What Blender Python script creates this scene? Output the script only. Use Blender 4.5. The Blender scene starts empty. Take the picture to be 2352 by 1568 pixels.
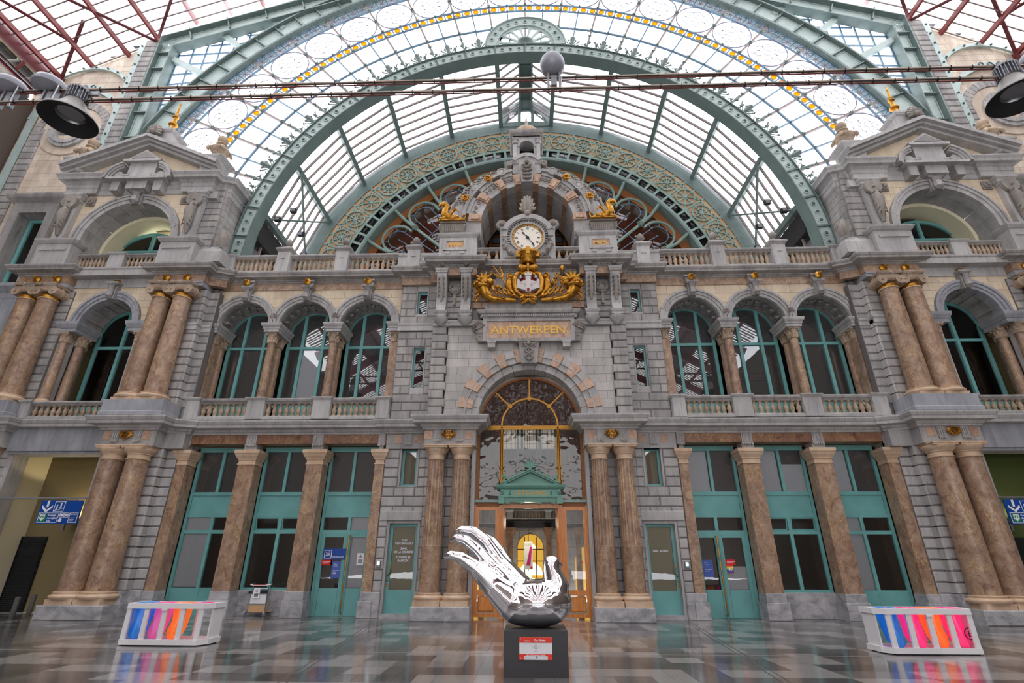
import bpy, math, random
from mathutils import Vector, Matrix
random.seed(7)
SC=bpy.context.scene; COL=SC.collection
sin,cos,pi=math.sin,math.cos,math.pi
rad=math.radians
# ---------------- camera, sky, exposure ----------------
cd=bpy.data.cameras.new('camera'); cam=bpy.data.objects.new('camera',cd); COL.objects.link(cam)
cd.lens=18.0; cd.sensor_width=36.0; cd.clip_end=400
_th,_ps,_ro=rad(23.5),rad(1.858),rad(.162)
_f=Vector((-sin(_ps)*cos(_th),cos(_ps)*cos(_th),sin(_th))); _r=Vector((cos(_ps),sin(_ps),0)); _u=_r.cross(_f)
_R=_r*cos(_ro)+_u*sin(_ro); _U=-_r*sin(_ro)+_u*cos(_ro)
cam.matrix_world=Matrix(((_R.x,_U.x,-_f.x,-.06),(_R.y,_U.y,-_f.y,0),(_R.z,_U.z,-_f.z,1.6),(0,0,0,1)))
SC.camera=cam
SC.view_settings.view_transform='Standard'; SC.view_settings.look='None'
SC.view_settings.gamma=1; SC.view_settings.use_curve_mapping=False
SC.view_settings.exposure=1.55
W=bpy.data.worlds.new('overcast_sky'); SC.world=W; W.use_nodes=True
nt=W.node_tree; nt.nodes.clear()
o=nt.nodes.new('ShaderNodeOutputWorld'); b=nt.nodes.new('ShaderNodeBackground'); nt.links.new(b.outputs[0],o.inputs[0])
tc=nt.nodes.new('ShaderNodeTexCoord'); nz=nt.nodes.new('ShaderNodeTexNoise'); nz.inputs['Scale'].default_value=3.2; nz.inputs['Detail'].default_value=5
nt.links.new(tc.outputs['Generated'],nz.inputs['Vector'])
cr=nt.nodes.new('ShaderNodeValToRGB'); nt.links.new(nz.outputs[0],cr.inputs[0])
cr.color_ramp.elements[0].position=.36; cr.color_ramp.elements[0].color=(.8,.82,.88,1)
cr.color_ramp.elements[1].position=.56; cr.color_ramp.elements[1].color=(1,1,1.02,1)
nt.links.new(cr.outputs[0],b.inputs[0]); b.inputs[1].default_value=1.6
SC.cycles.transparent_max_bounces=24; SC.cycles.max_bounces=8; SC.cycles.diffuse_bounces=4; SC.cycles.glossy_bounces=4
# ---------------- materials ----------------
def S(r,g,b):
    f=lambda c:(c/255/12.92) if c<=10 else ((c/255+.055)/1.055)**2.4
    return (f(r),f(g),f(b),1)
class N:
    def __init__(s,name):
        s.m=bpy.data.materials.new(name); s.m.use_nodes=True; s.t=s.m.node_tree; s.t.nodes.clear()
        s.o=s.n('OutputMaterial'); s.b=s.n('BsdfPrincipled'); s.l(s.b.outputs[0],s.o.inputs[0])
    def n(s,k,**kw):
        x=s.t.nodes.new('ShaderNode'+k)
        for a,v in kw.items(): setattr(x,a,v)
        return x
    def l(s,a,b): s.t.links.new(a,b)
    def pos(s,sx=1,sy=1,sz=1):
        g=s.n('NewGeometry'); mp=s.n('Mapping'); mp.inputs['Scale'].default_value=(sx,sy,sz); s.l(g.outputs['Position'],mp.inputs[0]); return mp.outputs[0]
    def noise(s,vec,scale,detail=3,rough=.5,dist=0):
        x=s.n('TexNoise'); x.inputs['Scale'].default_value=scale; x.inputs['Detail'].default_value=detail; x.inputs['Roughness'].default_value=rough; x.inputs['Distortion'].default_value=dist
        s.l(vec,x.inputs['Vector']); return x.outputs[0]
    def ramp(s,fac,stops):
        x=s.n('ValToRGB'); e=x.color_ramp.elements
        while len(e)<len(stops): e.new(.5)
        for q,(p,c) in zip(e,stops): q.position=p; q.color=c
        s.l(fac,x.inputs[0]); return x.outputs[0]
    def mix(s,a,b,fac,mode='MIX'):
        x=s.n('Mix',data_type='RGBA',blend_type=mode)
        for v,i in ((fac,0),(a,6),(b,7)):
            if hasattr(v,'is_linked'): s.l(v,x.inputs[i])
            else: x.inputs[i].default_value=v
        return x.outputs[2]
    def math(s,op,a,b=0):
        x=s.n('Math',operation=op)
        for v,i in ((a,0),(b,1)):
            if hasattr(v,'is_linked'): s.l(v,x.inputs[i])
            else: x.inputs[i].default_value=v
        return x.outputs[0]
    def val(s,col,amt):   # every object of a repeat a little lighter or darker
        r=s.n('ObjectInfo').outputs['Random']; k=s.math('MULTIPLY_ADD',r,amt); k.node.inputs[2].default_value=1-amt/2
        h=s.n('HueSaturation'); s.l(k,h.inputs['Value'])
        s.l(col,h.inputs['Color']) if hasattr(col,'is_linked') else setattr(h.inputs['Color'],'default_value',col)
        return h.outputs[0]
    def fin(s,col,rough=.6,metal=0,bump=None,bs=.3,coat=0,spec=None):
        B=s.b.inputs
        if hasattr(col,'is_linked'): s.l(col,B['Base Color'])
        else: B['Base Color'].default_value=col
        B['Roughness'].default_value=rough; B['Metallic'].default_value=metal; B['Coat Weight'].default_value=coat; B['Coat Roughness'].default_value=.12
        if spec is not None: B['Specular IOR Level'].default_value=spec
        if bump is not None:
            k=s.n('Bump'); k.inputs['Strength'].default_value=bs; k.inputs['Distance'].default_value=.02; s.l(bump,k.inputs['Height']); s.l(k.outputs[0],B['Normal'])
        return s.m
def stone(name,c1,c2,dirt=S(70,68,68),var=.22,rough=.75,da=.5):
    m=N(name); a=m.noise(m.pos(1,1,.35),2.2,4,.6); base=m.mix(c1,c2,m.ramp(a,[(.35,(0,0,0,1)),(.65,(1,1,1,1))]))
    st=m.noise(m.pos(5,5,.5),1.6,5,.7); k=m.ramp(st,[(.52,(0,0,0,1)),(.78,(da,da,da,1))]); base=m.mix(base,dirt,k)
    g=m.noise(m.pos(),38,3); base=m.mix(base,(.75,.75,.75,1),m.math('MULTIPLY',g,.12),'MULTIPLY')
    return m.fin(m.val(base,var),rough,bump=g,bs=.25)
def marble(name,d,mid,l,v,rough=.28):
    m=N(name); p=m.pos(1,1,.8); a=m.noise(p,4.2,8,.72,.9); base=m.ramp(a,[(.3,d),(.47,mid),(.68,l)])
    w=m.noise(m.pos(1.3,1.3,.65),6.5,4,.55,1.8); r=m.math('ABSOLUTE',m.math('SUBTRACT',w,.5)); k=m.ramp(r,[(.008,(1,1,1,1)),(.026,(0,0,0,1))])
    q=m.noise(p,2.1,3); k=m.math('MULTIPLY',k,m.ramp(q,[(.42,(0,0,0,1)),(.58,(.7,.7,.7,1))]))
    base=m.mix(base,v,k); f=m.noise(p,42,3,.7); base=m.mix(base,d,m.ramp(f,[(.6,(0,0,0,1)),(.8,(.4,.4,.4,1))]))
    return m.fin(m.val(base,.18),rough,spec=.45)
def paint(name,c,rough=.4,var=.06,c2=None,metal=0,sc=1.5):
    m=N(name); a=m.noise(m.pos(),sc,4); col=m.mix(c,c2 or tuple(x*.82 for x in c[:3])+(1,),m.ramp(a,[(.4,(0,0,0,1)),(.7,(1,1,1,1))]))
    return m.fin(m.val(col,var),rough,metal)
def plain(name,c,rough=.5,metal=0,coat=0): return N(name).fin(c,rough,metal,coat=coat)
def emit(name,c,st):
    m=N(name); m.fin(c); m.b.inputs['Emission Color'].default_value=c; m.b.inputs['Emission Strength'].default_value=st; return m.m
def glass(name,tint=(1,1,1,1),refl=1.0,rough=.0,haze=0,wav=0):
    m=N(name); m.t.nodes.remove(m.b); t=m.n('BsdfTransparent'); t.inputs[0].default_value=tint
    g=m.n('BsdfGlossy'); g.inputs['Roughness'].default_value=rough
    if wav:
        k=m.n('Bump'); k.inputs['Strength'].default_value=wav; k.inputs['Distance'].default_value=.05; m.l(m.noise(m.pos(),1.6,2),k.inputs['Height']); m.l(k.outputs[0],g.inputs['Normal'])
    f=m.n('Fresnel'); f.inputs[0].default_value=1.5; mx=m.n('MixShader'); m.l(m.math('MULTIPLY',f.outputs[0],refl),mx.inputs[0])
    src=t.outputs[0]
    if haze:
        d=m.n('BsdfTranslucent'); d.inputs[0].default_value=(.95,.95,1,1); h=m.n('MixShader'); h.inputs[0].default_value=haze
        if haze<1: m.l(m.math('MULTIPLY',m.ramp(m.noise(m.pos(),.55,4),[(.4,(.2,.2,.2,1)),(.7,(1,1,1,1))]),haze),h.inputs[0])
        m.l(src,h.inputs[1]); m.l(d.outputs[0],h.inputs[2]); src=h.outputs[0]
    m.l(src,mx.inputs[1]); m.l(g.outputs[0],mx.inputs[2]); m.l(mx.outputs[0],m.o.inputs[0]); return m.m
G1,G2=S(188,186,184),S(164,162,161)
M=dict(
 grey=stone('grey_limestone',G1,G2), greyd=stone('weathered_grey_limestone',S(174,170,166),S(142,140,139),S(92,86,82),da=.7),
 greyw=stone('pale_wall_limestone',S(196,192,187),S(172,169,167),S(120,114,108)),
 blue=stone('bluestone',S(168,170,176),S(146,148,154)), cream=stone('cream_stone',S(226,210,184),S(206,188,162),S(190,166,136),.16,da=.35),
 creamw=stone('weathered_cream_stone',S(220,206,188),S(194,178,160),S(150,132,112),.2,da=.6),
 tan=stone('tan_marble',S(222,196,168),S(202,172,142),S(170,138,108),.12,.5), granite=None,
 carve=stone('carved_limestone',S(160,152,144),S(130,124,118),S(84,78,74),.1,da=.7), carvt=stone('carved_tan_stone',S(196,174,150),S(160,140,120),S(96,84,72),.1,da=.7),
 joint=plain('dark_mortar',S(112,108,106),.9), jointc=plain('sand_mortar',S(158,134,112),.9),
 brown=marble('brown_marble',S(106,80,64),S(152,124,104),S(182,158,138),S(222,186,128)),
 brownd=marble('dark_brown_marble',S(92,62,46),S(134,96,74),S(162,126,102),S(220,176,112),.35),
 pink=marble('pink_brown_marble',S(140,108,88),S(182,150,128),S(206,180,158),S(214,180,140),.4),
 teal=paint('teal_paint',S(114,178,175),.4), greeniron=paint('green_pediment_paint',S(112,164,148),.45), teald=paint('dark_teal_paint',S(52,122,118),.4),
 ironl=paint('pale_grey_green_iron_paint',S(178,194,190),.45,c2=S(162,182,177)), iron=paint('green_grey_iron_paint',S(140,164,155),.42,c2=S(122,148,138)), irond=paint('dark_green_iron_paint',S(110,128,124),.45),
 blueiron=paint('blue_glazing_bar_paint',S(104,138,162),.4), rivet=plain('rivet_paint',S(84,102,98),.5),
 rail=plain('grey_glazing_bar',S(150,138,134),.6), red=paint('dark_red_paint',S(112,42,46),.45), redp=paint('worn_red_paint',S(136,60,58),.5),
 gold=N('gilding'), brass=plain('brass',S(186,130,58),.3,1), goldp=plain('old_gold_paint',S(168,122,52),.38,.7),
 wood=None, white=plain('white_paint',S(236,236,238),.35), umberwall=plain('dark_gallery_wall',S(92,80,72),.8), black=plain('black_rubber',S(26,26,28),.6), charcoal=paint('charcoal_pedestal_paint',S(66,66,68),.5),
 chrome=plain('polished_steel',S(236,236,240),.045,1), steel=plain('brushed_steel',S(176,178,182),.3,1), alu=plain('grey_aluminium',S(150,152,158),.45,.6),
 lampgrey=plain('lamp_grey_enamel',S(150,152,162),.35,.1), bell=plain('lamp_bell_enamel',S(142,138,134),.5,.2),
 panel=stone('ochre_wood_panel',S(222,180,134),S(204,160,116),S(176,132,92),.1,.6), umber=plain('brown_board',S(150,92,44),.6),
 yellow=plain('cream_yellow_plaster',S(238,230,198),.8), olive=plain('olive_plaster',S(132,118,82),.8), oliveglass=plain('olive_frosted_film',S(176,166,128),.6), greenwall=plain('green_plaster',S(88,102,52),.8),
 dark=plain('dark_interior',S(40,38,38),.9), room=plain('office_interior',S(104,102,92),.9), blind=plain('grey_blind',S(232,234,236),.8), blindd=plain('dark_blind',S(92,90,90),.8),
 shutter=paint('black_shutter',S(26,30,36),.5), navy=plain('sign_blue',S(6,72,160),.4), navyd=plain('notice_blue',S(72,100,182),.5), signw=plain('sign_white',S(240,242,246),.5), signg=plain('sign_green',S(0,132,92),.5), signr=plain('sign_red',S(226,18,26),.5), ink=plain('ink',S(24,24,26),.6),
 clock=plain('clock_enamel',S(240,234,220),.4), crimson=paint('crimson_shield',S(128,22,30),.35), silver=plain('silver_grey_castle',S(206,198,196),.5),
 card=plain('plywood_board',S(202,164,118),.7), hair=None, lead=plain('lead_came',S(112,112,134),.5), gilt=plain('gilt_letter',S(232,184,76),.4,.25),
 pane=glass('roof_glass',(.98,.98,1,1),.12,0,.22), clear=glass('screen_glass',(.99,.99,1,1),.08,0,.06), dusk=glass('dusky_pane',(.3,.28,.28,1),.12), win=glass('window_glass',(.88,.89,.9,1),1.9,0,0,.012), amber=None, browng=glass('brown_tinted_glass',(.62,.5,.4,1),.5,0,0,.02), ripple=glass('rippled_glass',(.5,.46,.44,1),1.0,.02,0,.2),
)
m=N('granite_plinth'); g=m.noise(m.pos(),60,4,.8); q=m.noise(m.pos(1,1,1.5),2.5,4,.6,.6)
c=m.mix(m.ramp(q,[(.35,S(148,148,152)),(.5,S(176,176,180)),(.66,S(198,196,194))]),S(84,84,88),m.ramp(g,[(.5,(0,0,0,1)),(.7,(.7,.7,.7,1))])); M['granite']=m.fin(m.val(c,.12),.5)
m=M['gold']; g=m.noise(m.pos(),6,4,.7); M['gold']=m.fin(m.ramp(g,[(.36,S(120,76,22)),(.5,S(190,134,44)),(.7,S(214,164,70))]),.38,.8)
m=N('orange_varnished_wood'); w=m.noise(m.pos(9,9,.8),3,5,.6,.4); M['wood']=m.fin(m.val(m.ramp(w,[(.3,S(184,104,30)),(.7,S(232,148,56))]),.1),.32,coat=.3)
m=N('light_brown_hair'); w=m.noise(m.pos(60,60,3),3,4); M['hair']=m.fin(m.ramp(w,[(.3,S(120,76,44)),(.7,S(196,146,98))]),.5)
m=N('amber_glass'); m.t.nodes.remove(m.b); t=m.n('BsdfTransparent'); t.inputs[0].default_value=(.85,.36,.02,1); h=m.n('BsdfTranslucent'); h.inputs[0].default_value=(1,.55,.08,1); x=m.n('MixShader'); x.inputs[0].default_value=.35; m.l(t.outputs[0],x.inputs[1]); m.l(h.outputs[0],x.inputs[2]); m.l(x.outputs[0],m.o.inputs[0]); M['amber']=m.m
def bagm(n,c,a=.55):
    m=N(n); m.t.nodes.remove(m.b); t=m.n('BsdfTransparent'); t.inputs[0].default_value=tuple(.35+.65*x for x in c[:3])+(1,); d=m.n('BsdfDiffuse'); d.inputs[0].default_value=c; e=m.n('BsdfTranslucent'); e.inputs[0].default_value=c; g=m.n('BsdfGlossy'); g.inputs[1].default_value=.25
    ds=m.n('AddShader'); m.l(d.outputs[0],ds.inputs[0]); m.l(e.outputs[0],ds.inputs[1]); x=m.n('MixShader'); x.inputs[0].default_value=a; m.l(t.outputs[0],x.inputs[1]); m.l(ds.outputs[0],x.inputs[2])
    y=m.n('MixShader'); y.inputs[0].default_value=.13; m.l(x.outputs[0],y.inputs[1]); m.l(g.outputs[0],y.inputs[2]); m.l(y.outputs[0],m.o.inputs[0]); return m.m
M['bag_blue']=bagm('blue_plastic_bag',S(30,156,226),.7); M['bag_pink']=bagm('pink_plastic_bag',S(240,136,212)); M['bag_magenta']=bagm('magenta_plastic_bag',S(250,84,180),.65); M['bag_orange']=bagm('orange_plastic_bag',S(255,168,60),.6)
m=N('polished_floor_tile'); gp=m.n('NewGeometry'); sn=m.n('VectorMath',operation='SNAP'); ad=m.n('VectorMath',operation='ADD'); ad.inputs[1].default_value=(.305+.305,.305,0); m.l(gp.outputs['Position'],ad.inputs[0]); m.l(ad.outputs[0],sn.inputs[0]); sn.inputs[1].default_value=(.61,.61,10)
wn=m.n('TexWhiteNoise'); m.l(sn.outputs[0],wn.inputs['Vector']); c=m.ramp(wn.outputs['Value'],[(.0,S(76,74,74)),(.45,S(98,95,94)),(.62,S(112,109,107)),(.8,S(146,142,139))])
sp=m.noise(m.pos(),90,3,.8); c=m.mix(c,S(40,40,42),m.ramp(sp,[(.5,(0,0,0,1)),(.75,(.6,.6,.6,1))])); lg=m.noise(m.pos(),.5,3)
M['tile']=m.fin(c,.16,spec=.5); rr=m.ramp(lg,[(.3,(.09,.09,.09,1)),(.7,(.17,.17,.17,1))]); m.l(rr,m.b.inputs['Roughness'])
M['grout']=plain('pale_grout',S(150,146,142),.6)
# ---------------- mesh building ----------------
_J=[0]
def jit(n=9,e=.0003): _J[0]+=1; return (_J[0]%n)*e   # keeps touching faces from coinciding
class MB:
    def __init__(s): s.v=[]; s.f=[]
    def add(s,vs,fs):
        b=len(s.v); s.v+=[tuple(p) for p in vs]; s.f+=[tuple(b+i for i in f) for f in fs]; return s
    def box(s,x0,x1,y0,y1,z0,z1,ch=0):
        if ch: # chamfered front (towards -y)
            s.add([(x0,y1,z0),(x1,y1,z0),(x1,y1,z1),(x0,y1,z1),(x0,y0+ch,z0),(x1,y0+ch,z0),(x1,y0+ch,z1),(x0,y0+ch,z1),(x0+ch,y0,z0+ch),(x1-ch,y0,z0+ch),(x1-ch,y0,z1-ch),(x0+ch,y0,z1-ch)],
              [(0,4,7,3),(1,2,6,5),(0,1,5,4),(3,7,6,2),(4,5,9,8),(5,6,10,9),(6,7,11,10),(7,4,8,11),(8,9,10,11),(0,3,2,1)]); return s
        y0-=jit(); e=jit(5,.0003); x0-=e; x1+=e; z1+=e
        s.add([(x,y,z) for x in(x0,x1) for y in(y0,y1) for z in(z0,z1)],[(0,1,3,2),(4,6,7,5),(0,4,5,1),(2,3,7,6),(0,2,6,4),(1,5,7,3)]); return s
    def prism(s,poly,y0,y1,ax='y'):
        n=len(poly); y0-=jit() if ax=='y' else 0
        if ax=='y': a=[(x,y0,z) for x,z in poly]; b=[(x,y1,z) for x,z in poly]
        elif ax=='z': a=[(x,y,y0) for x,y in poly]; b=[(x,y,y1) for x,y in poly]
        else: a=[(y0,x,z) for x,z in poly]; b=[(y1,x,z) for x,z in poly]
        s.add(a+b,[tuple(range(n)),tuple(range(2*n-1,n-1,-1))]+[(i,n+i,n+(i+1)%n,(i+1)%n) for i in range(n)]); return s
    def arc(s,cx,cz,r0,r1,a0,a1,y0,y1,n=16):  # angles from the vertical, degrees
        y0-=jit(); full=abs(a1-a0)>=359.9; k=n if full else n+1; v=[]
        for i in range(k):
            t=rad(a0+(a1-a0)*i/n)
            for r in(r0,r1):
                for y in(y0,y1): v.append((cx+r*sin(t),y,cz+r*cos(t)))
        f=[]
        for i in range(n):
            a=4*i; b=4*((i+1)%k); f+=[(a,a+2,b+2,b),(a+1,b+1,b+3,a+3),(a,b,b+1,a+1),(a+2,a+3,b+3,b+2)]
        if not full: e=4*(k-1); f+=[(0,1,3,2),(e,e+2,e+3,e+1)]
        s.add(v,f); return s
    def lathe(s,prof,cx,cy,z=0,n=20,flute=None,cap=True):
        b=len(s.v); v=[]
        for j,(r,h) in enumerate(prof):
            for i in range(n):
                t=2*pi*i/n; q=r
                if flute and flute[0]<=h<=flute[1]: q=r*(1-.075*(abs(sin(t*flute[2]/2))))
                v.append((cx+q*cos(t),cy+q*sin(t),z+h))
        f=[(j*n+i,j*n+(i+1)%n,(j+1)*n+(i+1)%n,(j+1)*n+i) for j in range(len(prof)-1) for i in range(n)]
        if cap: f+=[tuple(range(n-1,-1,-1)),tuple((len(prof)-1)*n+i for i in range(n))]
        s.add(v,f); return s
    def tube(s,pts,r,n=6,closed=False,cap=True):
        P=[Vector(p) for p in pts]; k=len(P); R=r if isinstance(r,(list,tuple)) else [r]*k; v=[]; up=None
        for i in range(k):
            d=(P[(i+1)%k]-P[i-1]) if closed else (P[min(i+1,k-1)]-P[max(i-1,0)])
            d=d.normalized() if d.length>1e-9 else Vector((0,0,1))
            if up is None:
                up=Vector((0,1,0)) if abs(d.y)<.9 else Vector((1,0,0))
            a=(up-d*up.dot(d)).normalized(); up=a; c=d.cross(a)
            for j in range(n): t=2*pi*j/n; v.append(P[i]+(a*cos(t)+c*sin(t))*R[i])
        f=[(i*n+j,i*n+(j+1)%n,((i+1)%k)*n+(j+1)%n,((i+1)%k)*n+j) for i in range(k if closed else k-1) for j in range(n)]
        if not closed and cap: f+=[tuple(range(n-1,-1,-1)),tuple((k-1)*n+j for j in range(n))]
        s.add(v,f); return s
    def bar(s,a,b,w,d,up=(0,1,0)):  # rectangular bar a->b, w across, d along up
        a,b,u=Vector(a),Vector(b),Vector(up); t=(b-a).normalized(); u=(u-t*u.dot(t)).normalized(); c=t.cross(u); c*=w/2; u*=d/2+jit()
        s.add([p+i*c+j*u for p in(a,b) for i in(-1,1) for j in(-1,1)],[(0,1,3,2),(4,6,7,5),(0,4,5,1),(2,3,7,6),(0,2,6,4),(1,5,7,3)]); return s
    def ball(s,c,r,n=10,m=6,sc=(1,1,1)):
        v=[(c[0],c[1],c[2]+r*sc[2])]
        for j in range(1,m):
            p=pi*j/m
            for i in range(n): t=2*pi*i/n; v.append((c[0]+r*sc[0]*sin(p)*cos(t),c[1]+r*sc[1]*sin(p)*sin(t),c[2]+r*sc[2]*cos(p)))
        v.append((c[0],c[1],c[2]-r*sc[2])); e=len(v)-1
        f=[(0,1+i,1+(i+1)%n) for i in range(n)]+[(1+j*n+i,1+(j+1)*n+i,1+(j+1)*n+(i+1)%n,1+j*n+(i+1)%n) for j in range(m-2) for i in range(n)]+[(e,1+(m-2)*n+(i+1)%n,1+(m-2)*n+i) for i in range(n)]
        s.add(v,f); return s
    def disc(s,cx,cz,r,y0,y1,n=16): return s.prism([(cx+r*cos(2*pi*i/n),cz+r*sin(2*pi*i/n)) for i in range(n)],y0,y1)
    def mould(s,prof,path,closed=False):  # prof [(outwards,z)], path plan points; left to right means outwards is towards the viewer
        P=[Vector(p) for p in path]; k=len(P); v=[]; m=len(prof)
        for i in range(k):
            d0=(P[i]-P[i-1]).normalized() if (i or closed) else None; d1=(P[(i+1)%k]-P[i]).normalized() if (i<k-1 or closed) else None
            if d0 is None: d0=d1
            if d1 is None: d1=d0
            n0=Vector((d0.y,-d0.x)); n1=Vector((d1.y,-d1.x)); q=(n0+n1); q=q/max(.3,q.dot(n0)) if q.length>1e-6 else n0
            for a,z in prof: v.append((P[i].x+q.x*a,P[i].y+q.y*a,z))
        f=[(i*m+j,((i+1)%k)*m+j,((i+1)%k)*m+j+1,i*m+j+1) for i in range(k if closed else k-1) for j in range(m-1)]
        if not closed: f+=[tuple(range(m)),tuple((k-1)*m+j for j in range(m-1,-1,-1))]
        s.add(v,f); return s
    def join(s,o): return s.add(o.v,o.f)
    def xf(s,fn): s.v=[tuple(fn(*p)) for p in s.v]; return s
    def mesh(s,name,mat,smooth=False,mx=1):
        me=bpy.data.meshes.new(name)
        v=s.v if mx>0 else [(-x,y,z) for x,y,z in s.v]; f=s.f if mx>0 else [t[::-1] for t in s.f]
        me.from_pydata(v,[],f); me.materials.append(M[mat] if isinstance(mat,str) else mat)
        if smooth: me.shade_smooth(); me.set_sharp_from_angle(angle=rad(smooth if smooth>1 else 40))
        return me
def link(name,me,parent=None):
    o=bpy.data.objects.new(name,me); COL.objects.link(o)
    if parent: o.parent=parent; o.matrix_parent_inverse=Matrix.Translation(-parent.location)
    return o
def ob(name,mb,mat,parent=None,smooth=False,mx=1): return link(name,mb.mesh(name,mat,smooth,mx),parent)
def tag(o,label,cat,group=None,kind=None):
    o['label']=label; o['category']=cat
    if group: o['group']=group
    if kind: o['kind']=kind
    return o
def thing(name,label,cat,loc=(0,0,0),group=None,kind=None):
    o=bpy.data.objects.new(name,None); COL.objects.link(o); o.location=loc; o.empty_display_size=.1; return tag(o,label,cat,group,kind)
def struct(name,mb=None,mat=None,label=None,smooth=False):
    o=ob(name,mb,mat,None,smooth) if mb else bpy.data.objects.new(name,None)
    if not mb: COL.objects.link(o)
    o['kind']='structure'
    if label: o['label']=label
    return o
def dup(o,parent=None,d=(0,0,0)):
    c=o.copy(); COL.objects.link(c)
    if parent: c.parent=parent
    else: c.location=Vector(o.location)+Vector(d)
    for k in o.children: dup(k,c)
    return c
def text(s,size,mat,loc,parent,ext=.004,name='lettering',font_bold=0,rotz=0,align='CENTER',sx=1):
    cu=bpy.data.curves.new(name,'FONT'); cu.body=s; cu.size=size; cu.extrude=ext; cu.align_x=align; cu.align_y='CENTER'; cu.offset=font_bold; cu.resolution_u=3
    t=bpy.data.objects.new('tmp',cu); COL.objects.link(t); dg=bpy.context.evaluated_depsgraph_get(); me=bpy.data.meshes.new_from_object(t.evaluated_get(dg)); bpy.data.objects.remove(t)
    for v in me.vertices: x,y,z=v.co; v.co=(x*sx,-z,y)
    me.materials.clear(); me.materials.append(M[mat]); me.name=name
    o=link(name,me,None); o.matrix_world=Matrix.Translation(loc)@Matrix.Rotation(rotz,4,'Z')
    if parent: o.parent=parent; o.matrix_parent_inverse=Matrix.Translation(-parent.location)
    return o
SIDE={1:'right',-1:'left'}
# ---------------- floor ----------------
fl=struct('floor',MB().box(-34,34,-30,27,-.3,-.012),'grout')
tm=MB().box(-.302,.302,-.302,.302,-.03,0).mesh('floor_tile','tile')
cells=[]
for j in range(10,44):
    for i in range(-46,47):
        x,y=i*.61,j*.61
        if abs(x)>y*1.22+.6 or y>19.3: continue
        if abs(x)<=5.4 and y>18.4 and abs(x)>1.95: continue
        cells.append((y*y+x*x*.4,x,y))
cells.sort(); far=MB()
for k,(d,x,y) in enumerate(cells):
    if k<300: t=link('floor_tile',tm); t.parent=fl; t.location=(x,y,0)
    else: far.box(x-.302,x+.302,y-.302,y+.302,-.03,0)
for j in range(-40,10):
    for i in range(-5,6): far.box(i*6.1-3.045,i*6.1+3.045,j*.61-.302,j*.61+.302,-.03,0)
ff=ob('floor_tile_field',far,'tile',fl); ff['kind']='stuff'
gr=MB()
for s in(-1,1):
    for a,b in(((4.66,17.6),(3.5,7.6)),((4.78,17.6),(3.62,7.6))): gr.bar((s*a[0],a[1],.001),(s*b[0],b[1],.001),.022,.006,(0,0,1))
ob('floor_groove_edge',gr,'steel',fl)
th=MB(); th.box(-14,-4.9,17.36,17.4,-.02,.003); th.box(5.3,14,17.36,17.4,-.02,.003); th.box(-14,14,11.58,11.6,-.02,.003); ob('floor_joint_strip',th,'grout',fl)
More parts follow.
